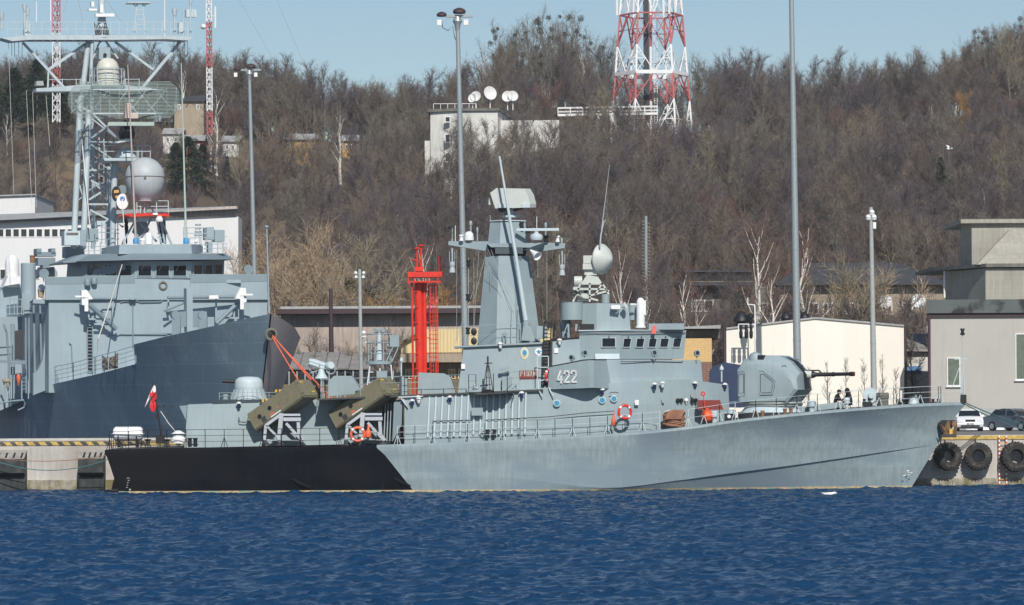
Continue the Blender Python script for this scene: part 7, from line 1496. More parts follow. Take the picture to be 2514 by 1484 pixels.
def fsuper():
    s = 32; q = lambda x, y, ds=0: FP(f2, x, y, s+ds)
    fslab('front_wall', FG, f2, [(352, 1560), (1928, 1560), (1928, 885), (352, 885)], s, 24)
    m = MB()
    for P in ([(328, 727), (976, 712), (976, 890), (328, 890)], [(976, 738), (1374, 744), (1374, 890), (976, 890)], [(1374, 705), (1925, 704), (1932, 888), (1374, 890)]): m.ext([q(x, y, -.15 if 900 < x < 1400 and P[0][0] == 976 else -.25) for x, y in P], AFT*(.2 if P[0][0] != 976 else 3))
    fpart('wing_bulwark', FG, m, smooth=False)
    for P in ([(330, 729), (974, 714), (974, 770), (330, 778)], [(1376, 707), (1925, 706), (1925, 757), (1376, 768)]): m = MB(); m.ext([q(x, y, -.26) for x, y in P], FWD*.01); fpart('wing_wind_screen', 'frigate_screen', m, smooth=False)
    # wing decks and left side bracket
    fslab('wing_deck', 'roof_dark', f2, [(335, 892), (1925, 890), (1925, 880), (335, 882)], s+.1, 6); fslab('side_bracket', FG, f2, [(240, 885), (352, 890), (410, 905), (410, 945), (385, 945), (380, 920), (240, 915)], s+.3, .5)
    # bridge with three glazed faces
    a = [q(600, 735, 4), q(975, 735, 0), q(1375, 735, 0), q(1615, 730, 4.5)]; b = [q(610, 602, 4), q(975, 612, -.2), q(1378, 612, -.2), q(1620, 602, 4.5)]
    m = MB(); back = AFT*6; m.loft([a+[a[-1]+back, a[0]+back], b+[b[-1]+back, b[0]+back]]); fpart('bridge_house', FG, m)
    def fwin(i, t0, t1, z0, z1):
        P = [(a[i].lerp(a[i+1], t)).lerp(b[i].lerp(b[i+1], t), z) for t, z in ((t0, z0), (t1, z0), (t1, z1), (t0, z1))]; n = (P[1]-P[0]).cross(P[3]-P[0]).normalized(); n = n if n.y < 0 else -n; c = sum(P, Vector())/4
        fr = MB(); o = [c+(p-c)*1.1 for p in P]; inn = [c+(p-c)*.93 for p in P]
        for k in range(4): j = (k+1) % 4; fr.ext([o[k]+n*.01, o[j]+n*.01, inn[j]+n*.01, inn[k]+n*.01], n*.05)
        f = fpart('bridge_window', FG, fr, smooth=False); g = MB(); g.ext([p+n*.012 for p in inn], n*.02); g.build('pane', 'glass_dark', f, smooth=False); g = MB(); e = (P[2]+P[3])/2+n*.08; g.beam(e+V(0, 0, .15), e+V(-.25, 0, -.35), .035); g.build('wiper', 'pole_grey', f)
    for i, sp in ((0, ((.07, .34), (.42, .65), (.71, .94))), (1, ((.05, .29), (.37, .61), (.68, .92))), (2, ((.07, .32), (.40, .62), (.70, .93)))):
        for t0, t1 in sp: fwin(i, t0, t1, .14, .78)
    m = MB(); A = [q(560, 612, 3.4), q(950, 603, -1), q(1395, 600, -1), q(1690, 598, 4)]; B_ = [q(640, 566, 3.4), q(960, 555, 1.5), q(1380, 555, 1.5), q(1625, 560, 5)]
    m.loft([A+[A[-1]+AFT*5, A[0]+AFT*5], B_+[B_[-1]+AFT*5, B_[0]+AFT*5]]); fpart('bridge_roof', 'frigate_plate', m)
    m = MB(); A = [q(858, 560, 1.6), q(1385, 556, 1.6), q(1460, 548, 4)]; B_ = [q(862, 492, 1.6), q(1380, 488, 1.6), q(1455, 492, 4)]; m.loft([A+[A[-1]+AFT*6, A[0]+AFT*6], B_+[B_[-1]+AFT*6, B_[0]+AFT*6]]); fpart('upper_house', FG, m)
    fslab('signal_deck', 'frigate_plate', f2, [(455, 625), (1450, 560), (1630, 560), (1630, 552), (600, 560), (455, 615)], s+4, 5)
    # pipes on the front wall
    m = MB()
    for P in ([(870, 910), (885, 902), (1000, 900), (1010, 908), (1160, 905), (1180, 885), (1290, 885)], [(770, 1145), (850, 1145), (865, 1138), (1205, 1140)], [(958, 890), (960, 1230)], [(500, 1200), (515, 1215), (525, 1400)], [(900, 1140), (1300, 1130)]):
        m.tube([q(x, y, -.1) for x, y in P], .04, 6)
    m.tube([q(332, 890, -.05), q(1928, 890, -.05)], .03, 5); fpart('wall_pipe', 'frigate_plate', m)
    # paravane like booms with white heads
    def boom(head, tubes, brk):
        m = MB(); m.ext([q(x, y, -1.6) for x, y in head], AFT*.5); t = fpart('boom_head', 'white_paint', m)
        m = MB(); c = sum((q(x, y, -1.6) for x, y in head), Vector())/len(head); sg = 1 if head[0][0] > 1200 else -1
        m.beam(c+V(-.1*sg, -.1, .1), c+V(.75*sg, -.1, .12), .12); m.beam(c+V(0, 0, -.9), c+V(0, 0, .2), .25); m.build('head_fin', 'white_paint', t)
        m = MB()
        for x0, y0, x1, y1, r_ in tubes: m.tube([q(x0, y0, -1.3), q(x1, y1, -.8)], r_, 10)
        fpart('boom_tube', 'frigate_plate', m)
        m = MB()
        for x0, y0, x1, y1 in brk: m.beam(q(x0, y0, -.7), q(x1, y1, -.7), .12)
        fpart('boom_bracket', FG, m)
    boom([(588, 820), (625, 817), (672, 885), (640, 885), (632, 935), (592, 925)], [(660, 882, 830, 882, .09), (640, 920, 838, 1100, .17)], [(815, 880, 815, 1110), (640, 960, 640, 1020), (640, 1028, 760, 1028), (680, 1065, 800, 1068), (685, 960, 685, 1030), (845, 1075, 820, 1110), (740, 905, 800, 905), (740, 975, 800, 975)])
    boom([(1700, 880), (1735, 803), (1775, 805), (1780, 905), (1755, 912), (1740, 885)], [(1210, 874, 1700, 868, .11), (1560, 1062, 1730, 900, .15), (1190, 970, 1345, 905, .07)], [(1560, 880, 1560, 1060), (1610, 1020, 1720, 1020), (1690, 935, 1690, 1030), (1725, 900, 1725, 1030), (1215, 880, 1215, 970), (1180, 970, 1225, 968)])
    m = MB(); m.ext([q(x, y, -1.5) for x, y in ((1508, 858), (1575, 856), (1578, 882), (1510, 882))], AFT*.3); fpart('boom_coupling', 'white_paint', m)
    # capstan frame behind the bulwark
    m = MB(); m.ext([FP(f2, x, y, 20) for x, y in ((1346, 806), (1390, 806), (1392, 1120), (1350, 1120))], AFT*.8); fpart('gallows_post', FG, m)
    m = MB(); m.ext([FP(f2, x, y, 20.2) for x, y in ((1295, 975), (1445, 970), (1445, 1085), (1297, 1085))], AFT*.9); fpart('winch_housing', 'frigate_plate', m)
    for x in (1270, 1462): c = FP(f2, x, 1060, 20); m = MB(); m.lathe(c+V(0, 0, .55), [(.28, -.0), (.28, .5)], AFT, 20); m.b2(c.x-.28, c.x+.28, c.y, c.y+.5, c.z-2, c.z+.5); fpart('winch_drum', 'frigate_plate', m)
    # ladder
    m = MB(); m.ext([q(x, y, -.02) for x, y in ((634, 1078), (662, 1078), (664, 1405), (636, 1405))], FWD*.03); fpart('ladder_backing', 'roof_dark', m)
    m = MB()
    for x in (630, 668): m.beam(q(x, 1040, -.2), q(x+2, 1410, -.2), .06)
    for i in range(14): y = 1090+i*24; m.beam(q(630, y, -.2), q(668, y, -.2), .045)
    fpart('wall_ladder', 'frigate_plate', m)
    # lamps on the wall
    for x, y in ((632, 760), (680, 750)):
        c = q(x, y, -.5); m = MB(); m.lathe(c+V(0, 0, -.3), [(.1, 0), (.2, .05), (.22, .35), (.14, .5)], n=14); m.beam(c, c+V(0, .5, 0), .08); fpart('wall_lamp', 'frigate_plate', m)
    c = q(1177, 788, -.2); m = MB(); m.torus(c, .25, .07, FWD, 20, 6); fpart('bell_ring', 'old_concrete', m); m = MB(); m.box(q(1688, 757, -.35), (1.0, .2, .22)); fpart('wall_box', FG, m); m = MB(); m.lathe(q(956, 885, -.3), [(.25, -.05), (.25, .05), (.1, .1)], n=14); fpart('vent_cap', FG, m)
    for x, y, ss in ((1790, 672, s+1), (315, 700, s+2)):
        c = FP(f2, x, y, ss); m = MB(); m.lathe(c, [(.2, -.3), (.32, -.1), (.34, .15), (.30, .15), (.02, .12)], FWD, 18); m.beam(c, c+V(0, 0, -.6), .08); fpart('searchlight', 'frigate_plate', m)
    # hole in the bulwark with mooring lines
    c = FP(f2, 1932, 1143, 1.0)+FWD*.9; m = MB(); m.torus(c, .32, .10, (FWD+V(-.25, 0, .0)), 24, 8); hw = fpart('bow_fairlead', 'old_concrete', m); m = MB(); m.lathe(c, [(.31, -.05), (.01, .0)], FWD, 16); m.build('fairlead_hole', 'dark', hw)
    for x, y in ((1200, 1283), (1690, 1172)): m = MB(); m.lathe(FP(f2, x, y, 12-(x-1200)*.014)-AFT*.6-SBD*-.2, [(.12, 0), (.01, .2)], SBD, 10); fpart('hull_fairlead', 'dark', m)
    m = MB(); m.tube([FP(f2, 1942, 985, .6), FP(f2, 1925, 372, .6)], [.06, .04], 8); m.lathe(FP(f2, 1925, 372, .6), [(.07, 0), (.12, .05), (.1, .15)], n=8); fpart('jackstaff', FG, m)
    # deck edge rail and camouflage net
    m = MB(); P = [FL(x, w, z) for x, w, z in ((33, 7.05, 6.3), (27, 6.7, 6.55), (22, 6.25, 6.9), (18, 5.75, 7.2), (14.3, 5.2, 7.55))]; rail(m, P, 1.15, 4, .03, 1.6, .05); fpart('deck_rail', FG, m)
    m = MB(); P = [FL(x, w, z) for x, w, z in ((34, 7.1, 6.2), (45, 7.25, 5.6), (60, 7.3, 5.15))]; rail(m, P, 1.15, 4, .03, 1.6, .05); fpart('deck_rail', FG, m)
    m = MB(); a_, b_ = FP(f2, 735, 1340, 21), FP(f2, 852, 1330, 18.6); nx, nz = 10, 7; I = [[None]*(nz+1) for _ in range(nx+1)]
    for i in range(nx+1):
        for j in range(nz+1):
            t = i/nx; top = FP(f2, 735+117*t, 1290-22*t+30*math.sin(t*3.14), 21-2.4*t); bot = FP(f2, 740+112*t, 1402-20*t, 21-2.4*t); I[i][j] = m.pt(top.lerp(bot, j/nz)+FWD*(.08*math.sin(i*1.9+j)))
    for i in range(nx):
        for j in range(nz): m.face((I[i][j], I[i+1][j], I[i+1][j+1], I[i][j+1]))
    n_ = m.build('camouflage_net', 'camo', base=a_); tag(n_, 'sandy camouflage net hung on the frigate deck rail', 'net')
fsuper()
def fside():
    """starboard side gear at the left edge of the picture"""
    s = 34; g = lambda x, y, ds=0: FP(f3, x, y, s+ds)
    fslab('side_fairing', FG, f3, [(375, 1300), (562, 1225), (552, 350), (505, 360), (500, 700), (480, 900), (430, 1020), (375, 1060)], s-.6, .5)
    fslab('side_house', FG, f3, [(-60, 1500), (395, 1300), (395, 420), (-60, 420)], s+8, 10)
    fslab('side_house_upper', FG, f3, [(-80, 430), (250, 430), (245, 60), (100, 70), (10, 120), (-80, 300)], s+14, 8)
    for x0, x1, y0, y1, r_ in ((378, 392, 290, 1040, .09), (450, 465, 290, 960, .08), (500, 508, 340, 700, .04)): m = MB(); m.tube([g(x1, y1), g(x0, y0)], r_, 12); fpart('exhaust_pipe', 'frigate_plate', m)
    fslab('vent_trunk', FG, f3, [(255, 380), (365, 370), (365, 165), (245, 160)], s+5, 1.5)
    c = FP(f2, 205, 900, s+6); m = MB(); m.lathe(c, [(.6, -.3), (.6, 0), (.53, .02), (.53, 2.65), (.48, 2.7)], n=24); fpart('vent_cylinder', FG, m)
    m = MB(); c = FP(f2, 235, 630, s+6); m.lathe(c+V(0, 0, -.1), [(.19, 0), (.19, .6), (.21, .61), (.21, .7)], n=16); fpart('exhaust_cap', 'stain', m)
    c = FP(f2, 88, 780, s+14); m = MB(); m.lathe(c, [(.55, -.2), (.52, 1.0), (.52, 1.5), (.45, 1.9), (.28, 2.1), (.02, 2.18)], n=24); fpart('weapon_radome', 'white_paint', m)
    m = MB(); m.ext([FP(f2, x, y, s+13) for x, y in ((30, 790), (160, 770), (140, 720), (60, 715))], AFT*1.5); fpart('radome_mount', 'white_paint', m)
    c = FP(f2, 335, 600, s+8); m = MB(); 
    for x0, x1, y0, y1 in ((268, 405, 545, 575), (275, 400, 585, 640), (265, 300, 520, 560), (370, 400, 518, 560), (310, 360, 640, 660)): m.ext([FP(f2, x, y, s+8) for x, y in ((x0, y1), (x1, y1), (x1, y0), (x0, y0))], AFT*1.2)
    fpart('decoy_launcher', 'frigate_plate', m)
    m = MB(); m.ext([FP(f2, x, y, s+9) for x, y in ((275, 720), (415, 720), (415, 690), (390, 652), (300, 652))], AFT*1.5); fpart('launcher_mount', FG, m)
    m = MB(); m.sph(g(465, 95, 1), .25, (1, .8, 1)); o = m.build('canvas_cover', 'white_paint', frig); m = MB(); m.ext([g(x, y, 1) for x, y in ((430, 110), (500, 110), (495, 215), (440, 200))], AFT*.3); fpart('equipment_rack', 'canvas', m)
    m = MB()
    for x in (110, 160, 195, 245, 265): m.beam(g(x, 190+x*.1, 4), g(x, 400, 4), .06)
    for y in (215, 300, 375): m.beam(g(-20, y+20, 4), g(370, y, 4), .05)
    fpart('gallery_rail', FG, m)
    m = MB()
    for x in (125, 155, 290, 325): m.beam(g(x, 500 if x < 200 else 430, 3), g(x+6, 1280, 3), .1)
    for i in range(26): y = 510+i*24; m.beam(g(128, y, 3), g(150, y, 3), .04); 
    for i in range(30): y = 1080+i*8; 
    for y in (1070, 1110, 1150, 1190, 1230): m.beam(g(250, y, 3), g(300, y, 3), .05)
    m.tube([g(40, 510, 2), g(75, 590, 2), g(100, 900, 2), g(100, 1280, 2)], .08, 8); fpart('side_ladder', 'frigate_plate', m)
    m = MB(); m.ext([g(x, y, 2) for x, y in ((-30, 905), (300, 912), (300, 955), (-30, 930))], AFT*.4); fpart('boat_davit', 'frigate_plate', m)
    m = MB(); m.ext([g(x, y, 4) for x, y in ((165, 580), (265, 560), (270, 900), (165, 900))], AFT*.3); fpart('side_door', 'roof_dark', m)
    m = MB()
    for x in (45, 90, 110, 130, 155, 245, 320): m.beam(g(x, 1130, 0), g(x, 1340, 0), .07)
    fpart('deck_stanchion', FG, m)
    m = MB(); m.tube([g(-20, 1390, -2), g(150, 1365, -2), g(265, 1355, -2), g(282, 1400, -2), (g(265, 1440, -2)), g(200, 1470, -2)], .06, 6); fpart('boat_boom', 'frigate_plate', m)
    p = g(70, 1140, -.2); t = thing('canvas_bag', 'tan canvas bundle hanging at the left edge of the frigate deck', 'bundle', p); m = MB(); m.sph(p, .22, (1.3, .7, .8), 12, 8); m.sph(p+V(.1, 0, -.3), .17, (.7, .6, 1.4), 12, 8); m.build('canvas', 'canvas', t, sharp=180)
    p = g(208, 1120, -.2); m = MB(); m.lathe(p, [(.04, -.45), (.1, -.2), (.16, .05), (.13, .25), (.08, .35)], n=12); tag(m.build('life_vest', 'rope_red', base=p), 'faded orange life vest hanging on the frigate side rail', 'life vest')
fside()
def fmast():
    s = 41; a = lambda x, y, ds=0: FP(f1, x, y, s+ds); b = lambda x, y, ds=0: FP(f2, x, y, s+ds); LG = 'mast_grey'
    m = MB(); L_ = m.tube
    L_([a(640, 290), a(600, 620), a(580, 720, 0), a(545, 1484, -1), b(532, 520, -1)], [.2, .2, .22, .22, .22], 12)
    L_([a(652, 600, 1), a(640, 800, 0), a(615, 1484, -1.5), b(600, 520, -1.5)], .22, 12)
    L_([a(830, 1160, -1), a(818, 1484, -1), b(812, 520, -1)], .22, 12); L_([a(785, 1200, 4), b(780, 520, 4)], .15, 10)
    L_([a(665, 320, 3), a(660, 800, 4), a(675, 1300, 5), b(672, 520, 6)], .16, 10); L_([a(665, 290, -.4), a(655, 600, -.4)], .12, 8)
    fpart('mast_leg', LG, m)
    m = MB()
    for x0, y0, x1, y1, w in ((165, 305, 610, 790, .17), (640, 300, 350, 500, .2), (830, 300, 1105, 500, .17), (1300, 300, 945, 730, .2), (350, 500, 345, 640, .1), (640, 790, 860, 1010, .13), (650, 1000, 780, 905, .13), (650, 1020, 850, 1025, .12), (655, 1040, 800, 1140, .12), (650, 1225, 900, 1230, .12),
                              (655, 1300, 770, 1360, .12), (640, 1440, 770, 1360, .12), (560, 1225, 655, 1230, .1), (560, 1300, 610, 1450, .1), (670, 860, 860, 1010, .08), (640, 1200, 740, 1140, .08), (845, 1200, 920, 1270, .13), (720, 300, 660, 440, .1), (760, 290, 850, 420, .12), (700, 330, 745, 280, .08)):
        m.beam(a(x0, y0, .3), a(x1, y1, .3), w)
    for x0, y0, x1, y1, w in ((650, 240, 780, 310, .12), (640, 200, 780, 200, .12), (780, 310, 660, 390, .1), (560, 200, 545, 380, .1), (690, 60, 760, 120, .1)): m.beam(b(x0, y0, .3), b(x1, y1, .3), w)
    for i in range(12): y = 870+i*50; m.beam(a(715, y, 2), a(750, y, 2), .06)
    for i in range(9): y = 640+i*90; m.beam(a(600-i*5, y, .4), a(662, y+80, 3), .06); m.beam(a(655, y, .4), a(604-i*5, y+85, .4), .06); m.beam(a(665, y+20, 3), a(740, y+90, 3.5), .05)
    for i in range(5): y = 1160+i*75; m.beam(a(785, y, 3), a(820, y+70, -1), .06); m.beam(a(700, y, 4), a(785, y+60, 4), .05)
    m.beam(a(715, 860, 2), a(715, 1480, 2), .07); m.beam(a(750, 860, 2), a(750, 1480, 2), .07); fpart('mast_brace', LG, m)
    # top yard platform with rails
    m = MB(); m.ext([a(x, y, -.8) for x, y in ((8, 272), (110, 262), (200, 250), (650, 252), (840, 252), (1200, 255), (1395, 262), (1360, 290), (1200, 280), (840, 285), (640, 285), (200, 285), (90, 295))], AFT*1.6); yd = fpart('mast_yard', LG, m)
    m = MB()
    for ds in (-.8, .8):
        for x in list(range(55, 1400, 62)): m.beam(a(x, 258, ds), a(x, 160, ds), .05)
        for y in (158, 208): m.beam(a(50, y+(20 if False else 0), ds), a(1395, y, ds), .05)
    m.build('yard_rail', LG, yd); m = MB()
    for x in (85, 105, 135, 160, 1255, 1280, 1330, 1355): m.beam(a(x, 290), a(x, 400, 0), .03)
    for x0 in range(200, 640, 55): m.beam(a(x0, 288, -.5), a(x0+45, 290, -.5), .05)
    m.build('yard_cable', 'dark', yd)
    for x, y0, y1, r_, mt in ((178, 30, 200, .09, LG), (200, 60, 240, .07, LG), (12, 90, 215, .09, LG), (1260, 62, 240, .10, LG), (1375, -20, 260, .07, LG), (1188, -60, 270, .05, 'wall_white'), (263, 10, 160, .035, 'white_paint'), (365, -10, 150, .04, 'white_paint'), (1325, 70, 260, .06, LG), (1470, 190, 200, .15, 'white_paint')):
        m = MB()
        if y1-y0 < 20: m.sph(a(x, y0), .17)
        else:
            L2 = [a(x, y1), a(x, y0)]; m.tube(L2, r_, 8)
            if r_ > .065: m.lathe(a(x, y0), [(r_*1.3, -.5), (r_*1.9, -.1), (r_*2.0, 0)], n=12)
        fpart('yard_aerial', mt, m)
    for x0, x1, y0, y1 in ((175, 215, 150, 255), (1345, 1400, 65, 120), (1395, 1418, 68, 120), (1290, 1330, 160, 240)): fslab('yard_equipment', 'ship_grey_light', f1, [(x0, y1), (x1, y1), (x1, y0), (x0, y0)], s, .4)
    m = MB(); c = a(735, 270); m.lathe(c, [(.85, -.05), (.85, .1), (.5, .12), (.42, .7), (.3, .9), (.3, 1.9), (.24, 2.1), (.24, 5.2)], n=18); tp = fpart('topmast', LG, m); m = MB()
    for x0, x1, y0, y1 in ((690, 825, 95, 118), (660, 680, 10, 45), (640, 700, 60, 75), (722, 745, 30, 90)): m.ext([a(x, y, -.8) for x, y in ((x0, y1), (x1, y1), (x1, y0), (x0, y0))], AFT*.4)
    m.build('topmast_fitting', 'white_paint', tp); m = MB()
    for k in range(9): m.beam(a(680+k*12, 150+random.uniform(0, 60), -.6), a(690+k*12, 250, -.6), .05)
    m.build('cable_bundle', 'roof_dark', tp)
    # small lattice stand
    m = MB()
    for x0, x1 in ((990, 970), (1030, 1052)): m.beam(a(x0, 15), a(x1, 250), .09)
    for y in (70, 105, 140, 175, 210): m.beam(a(985, y), a(1042, y), .06)
    m.ext([a(x, y, -.3) for x, y in ((920, 20), (1092, 20), (1080, 10), (930, 10))], AFT*1); m.beam(a(955, 20), a(985, 50), .06); m.beam(a(1060, 20), a(1035, 50), .06); fpart('lattice_stand', LG, m)
    # middle platform
    m = MB(); m.ext([a(x, y, -.5) for x, y in ((262, 658), (262, 635), (350, 630), (560, 612), (900, 612), (1092, 630), (1092, 652), (700, 655))], AFT*1.2); mp = fpart('middle_yard', LG, m); m = MB()
    for x in (350, 450, 550, 580, 905, 1005): m.beam(a(x, 625, -.4), a(x, 565, -.4), .05)
    m.beam(a(350, 572, -.4), a(580, 572, -.4), .04); m.beam(a(905, 570, -.4), a(1005, 570, -.4), .04); m.build('middle_rail', LG, mp); fslab('yard_box', 'pole_grey', f1, [(262, 615), (316, 615), (312, 582), (265, 582)], s-.4, .8)
    fslab('mast_box', FG, f1, [(715, 425), (797, 425), (797, 340), (715, 340)], s-.3, .6); c = a(757, 395, -.4); m = MB(); m.lathe(c, [(.13, 0), (.13, .08)], FWD, 12); fpart('mast_horn', 'dark', m)
    m = MB(); c = a(778, 610, -1); r_ = .82; m.lathe(c, [(.95, -.1), (.95, .05), (r_, .06), (r_, 1.0), (r_*.96, 1.3), (r_*.8, 1.62), (r_*.5, 1.85), (.02, 1.95)], n=30); rd = fpart('white_radome', 'cream_radome', m, sharp=60); m = MB()
    for z in (.4, .75, 1.05): m.torus(c+V(0, 0, z), r_+.03, .02, (0, 0, 1), 30, 4)
    m.build('radome_band', 'pole_grey', rd); m = MB()
    for k in range(12): t = 2*math.pi*k/12; d = V(math.cos(t), math.sin(t), 0)*1.2; m.beam(c+d, c+d+V(0, 0, 1.1), .045)
    m.torus(c+V(0, 0, 1.1), 1.2, .025, (0, 0, 1), 24, 4); m.torus(c+V(0, 0, .55), 1.2, .025, (0, 0, 1), 24, 4); m.build('radome_rail', LG, rd); m = MB(); m.lathe(c+V(0, 0, -.25), [(.5, -.4), (1.22, 0), (1.26, .12)], n=24); m.build('radome_gallery', LG, rd)
    # large mesh air search antenna
    m = MB(); cx = lambda t: 490+820*t
    def mp_(t, y): return a(cx(t), y+18*(2*t-1)**2*0+(12 if t < .15 or t > .85 else 0)*0, -3.2+3.2*(2*t-1)**2*-.6)
    for i in range(27):
        y = 588+i*10; e = .10*(abs(i-13)/13)**2.2
        P = [mp_(e+(1-2*e)*k/14, y+4*math.sin(k/14*math.pi)) for k in range(15)]; m.tube(P, .022, 4)
    rs = fpart('air_search_antenna', 'mesh_green', m); m = MB()
    for k in range(12): t = .04+.92*k/11; m.beam(mp_(t, 600 if 1 < k < 10 else 625)+AFT*.2, mp_(t, 848 if 1 < k < 10 else 815)+AFT*.2, .055)
    for k in range(11): t0, t1 = .04+.92*k/11, .04+.92*(k+1)/11; m.beam(mp_(t0, 730)+AFT*.5, mp_(t1, 640 if k % 2 else 810)+AFT*.5, .08); m.beam(mp_(t0, 640 if k % 2 else 810)+AFT*.5, mp_(t1, 730)+AFT*.5, .06)
    m.beam(mp_(.15, 815)+AFT*.4, mp_(.85, 815)+AFT*.4, .1); m.beam(mp_(.15, 640)+AFT*.4, mp_(.85, 640)+AFT*.4, .1); m.build('antenna_backing', LG, rs); m = MB(); m.ext([a(x, y, -4.5) for x, y in ((905, 850), (950, 850), (945, 742), (908, 742))], AFT*.6); m.ext([a(x, y, -4.3) for x, y in ((940, 852), (998, 852), (995, 820), (945, 820))], AFT*.6); m.beam(a(930, 850, -4), a(930, 1000, -2), .3); m.build('antenna_feed', 'feed_pink', rs)
    m = MB(); m.ext([a(x, y, -4.6) for x, y in ((778, 905), (1112, 905), (1112, 878), (785, 878))], AFT*.35); nv = fpart('navigation_radar', 'mesh_green', m); m = MB(); c = a(915, 1000, -3); m.lathe(c, [(.5, 0), (.62, .4), (.45, .9), (.25, 1.1), (.2, 1.3)], n=16); m.build('radar_motor', 'dark', nv); m = MB(); m.ext([a(x, y, -3.4) for x, y in ((830, 1025), (930, 990), (960, 1010), (850, 1030))], AFT*1); m.build('radar_tray', 'ship_grey_light', nv)
    # lower radar platform
    m = MB(); m.ext([a(x, y, -2.6) for x, y in ((755, 1158), (1040, 1158), (1060, 1138), (745, 1138))], AFT*2.4); lp = fpart('radar_platform', LG, m); m = MB()
    for x in (752, 765, 880, 885, 990, 1000, 1025, 1085): m.beam(a(x, 1140, -2.6), a(x, 1045, -2.6), .05)
    for y in (1048, 1090): m.beam(a(752, y, -2.6), a(1085, y, -2.6), .045)
    m.build('platform_rail', LG, lp); c = a(912, 1138, -1.8); m = MB(); m.lathe(c, [(.76, 0), (.75, .2), (.62, .45), (.38, .65), (.1, .72)], n=24); m.build('flat_dome', 'ship_grey_light', lp)
    # great grey radome
    c = a(1046, 1275, -5); r_ = 1.74; m = MB(); pr = []
    r_ = (a(1185, 1275, -5)-a(907, 1275, -5)).length/2
    for k in range(11): t = math.pi/2*(1-k/10); pr.append((r_*math.cos(t) if k else .02, r_*math.sin(t)))
    pr += [(r_*.985, -.25*r_), (r_*.92, -.55*r_), (r_*.78, -.82*r_), (r_*.58, -1.05*r_), (r_*.42, -1.18*r_), (r_*.42, -1.24*r_)]; m.lathe(c, pr[::-1], n=36); gr = fpart('great_radome', 'radome_grey', m, sharp=60)
    m = MB(); m.torus(c+V(0, 0, -.02), r_*1.002, .03, (0, 0, 1), 36, 5); m.box(c+V(.15, -r_-.02, -.12), (.16, .08, .16)); m.build('radome_seam', 'old_concrete', gr)
    m = MB()
    for x in (988, 1015, 1045, 1130, 1215): m.beam(FP(f2, x, 265, s-5), FP(f2, x, 175, s-5), .06)
    for y in (175, 215): m.beam(FP(f2, 985, y, s-5), FP(f2, 1215, y, s-5), .05)
    for x0, x1 in ((1020, 1060), (1110, 1070), (1040, 1100)): m.beam(FP(f2, x0, 262, s-4), FP(f2, x1, 172, s-4), .09)
    m.build('radome_rail', LG, gr); m = MB(); m.ext([FP(f2, x, y, s-6) for x, y in ((898, 278), (960, 292), (1080, 282), (1222, 288), (1222, 268), (1100, 264), (910, 268))], AFT*2.6); m.build('red_platform', 'red', gr); m = MB(); m.ext([FP(f2, x, y, s-6.1) for x, y in ((1104, 277), (1138, 277), (1138, 262), (1104, 262))], AFT*.05); m.build('platform_plate', 'white_paint', gr)
    m = MB()
    for x0, y0, x1, y1 in ((985, 300, 880, 490), (1090, 300, 1000, 490), (1130, 300, 1165, 490), (1155, 300, 1240, 490), (1000, 330, 1130, 470), (1075, 380, 990, 470), (960, 300, 1010, 490), (1160, 320, 1190, 480)): m.beam(FP(f2, x0, y0, s-4.5), FP(f2, x1, y1, s-4.5), .13)
    for y in (350, 380, 410, 440): m.beam(FP(f2, 1135, y, s-4.4), FP(f2, 1185, y, s-4.4), .05)
    m.build('radome_trestle', FG, gr); m = MB(); m.ext([FP(f2, x, y, s-4) for x, y in ((985, 325), (1060, 325), (1075, 380), (1000, 440), (960, 400))], AFT*.4); m.build('trestle_plate', FG, gr); m = MB(); m.ext([FP(f2, x, y, s-4.2) for x, y in ((1150, 300), (1195, 305), (1200, 485), (1160, 470))], AFT*.3); m.build('trestle_panel', 'roof_dark', gr)
    c = FP(f2, 1072, 488, s-6); m = MB(); m.lathe(c, [(.28, 0), (.28, .5), (.22, .75), (.02, .85)], n=16); m.box(c+V(-.3, 0, .35), (.6, .2, .12)); fpart('small_radome', 'white_paint', m); c = FP(f2, 1150, 310, s-6.5); m = MB(); m.lathe(c, [(.25, -.15), (.28, 0), (.18, .15), (.2, .25)], n=14); fpart('camera_dome', 'white_paint', m)
    # discs with emblems
    c = FP(f2, 838, 125, s-3); m = MB(); m.ext([c+V(.33*math.cos(k*.393), 0, .54*math.sin(k*.393)) for k in range(16)], (0, .1, 0)); e = fpart('dark_disc', 'dark', m); m = MB(); m.ext([c+V(x, -.01, z) for x, z in ((-.15, .05), (.2, .08), (.2, .28), (-.15, .25))], (0, -.01, 0)); m.ext([c+V(x, -.01, z) for x, z in ((-.05, -.3), (.12, -.28), (.12, -.12), (-.05, -.14))], (0, -.01, 0)); m.build('disc_emblem', 'crest_gold', e)
    c = FP(f2, 884, 180, s-4); m = MB(); m.ext([c+V(.42*math.cos(k*.393), 0, .56*math.sin(k*.393)) for k in range(16)], (0, .1, 0)); e = fpart('dish_cover', 'white_paint', m); m = MB(); cc = c+V(0, -.012, .18); m.torus(cc, .15, .03, (0, 1, 0), 16, 4, R(-60), R(230)); letters(m, 'n', cc+V(-.06, -.02, -.1), (1, 0, 0), (0, 0, 1), .17, .12, 0, .045, (0, -1, 0)); m.build('disc_emblem', 'emblem_blue', e)
    c = FP(f2, 880, 95, s-2); m = MB(); m.lathe(c, [(.15, .2), (.3, -.1), (.33, -.15)], AFT, 16); fpart('horn_antenna', 'frigate_plate', m)
    m = MB(); m.tube([a(985, 700, -2) if False else FP(f2, 905, 490, s-6), FP(f2, 884, 215, s-6)], .03, 6); fpart('dish_mast', 'white_paint', m)
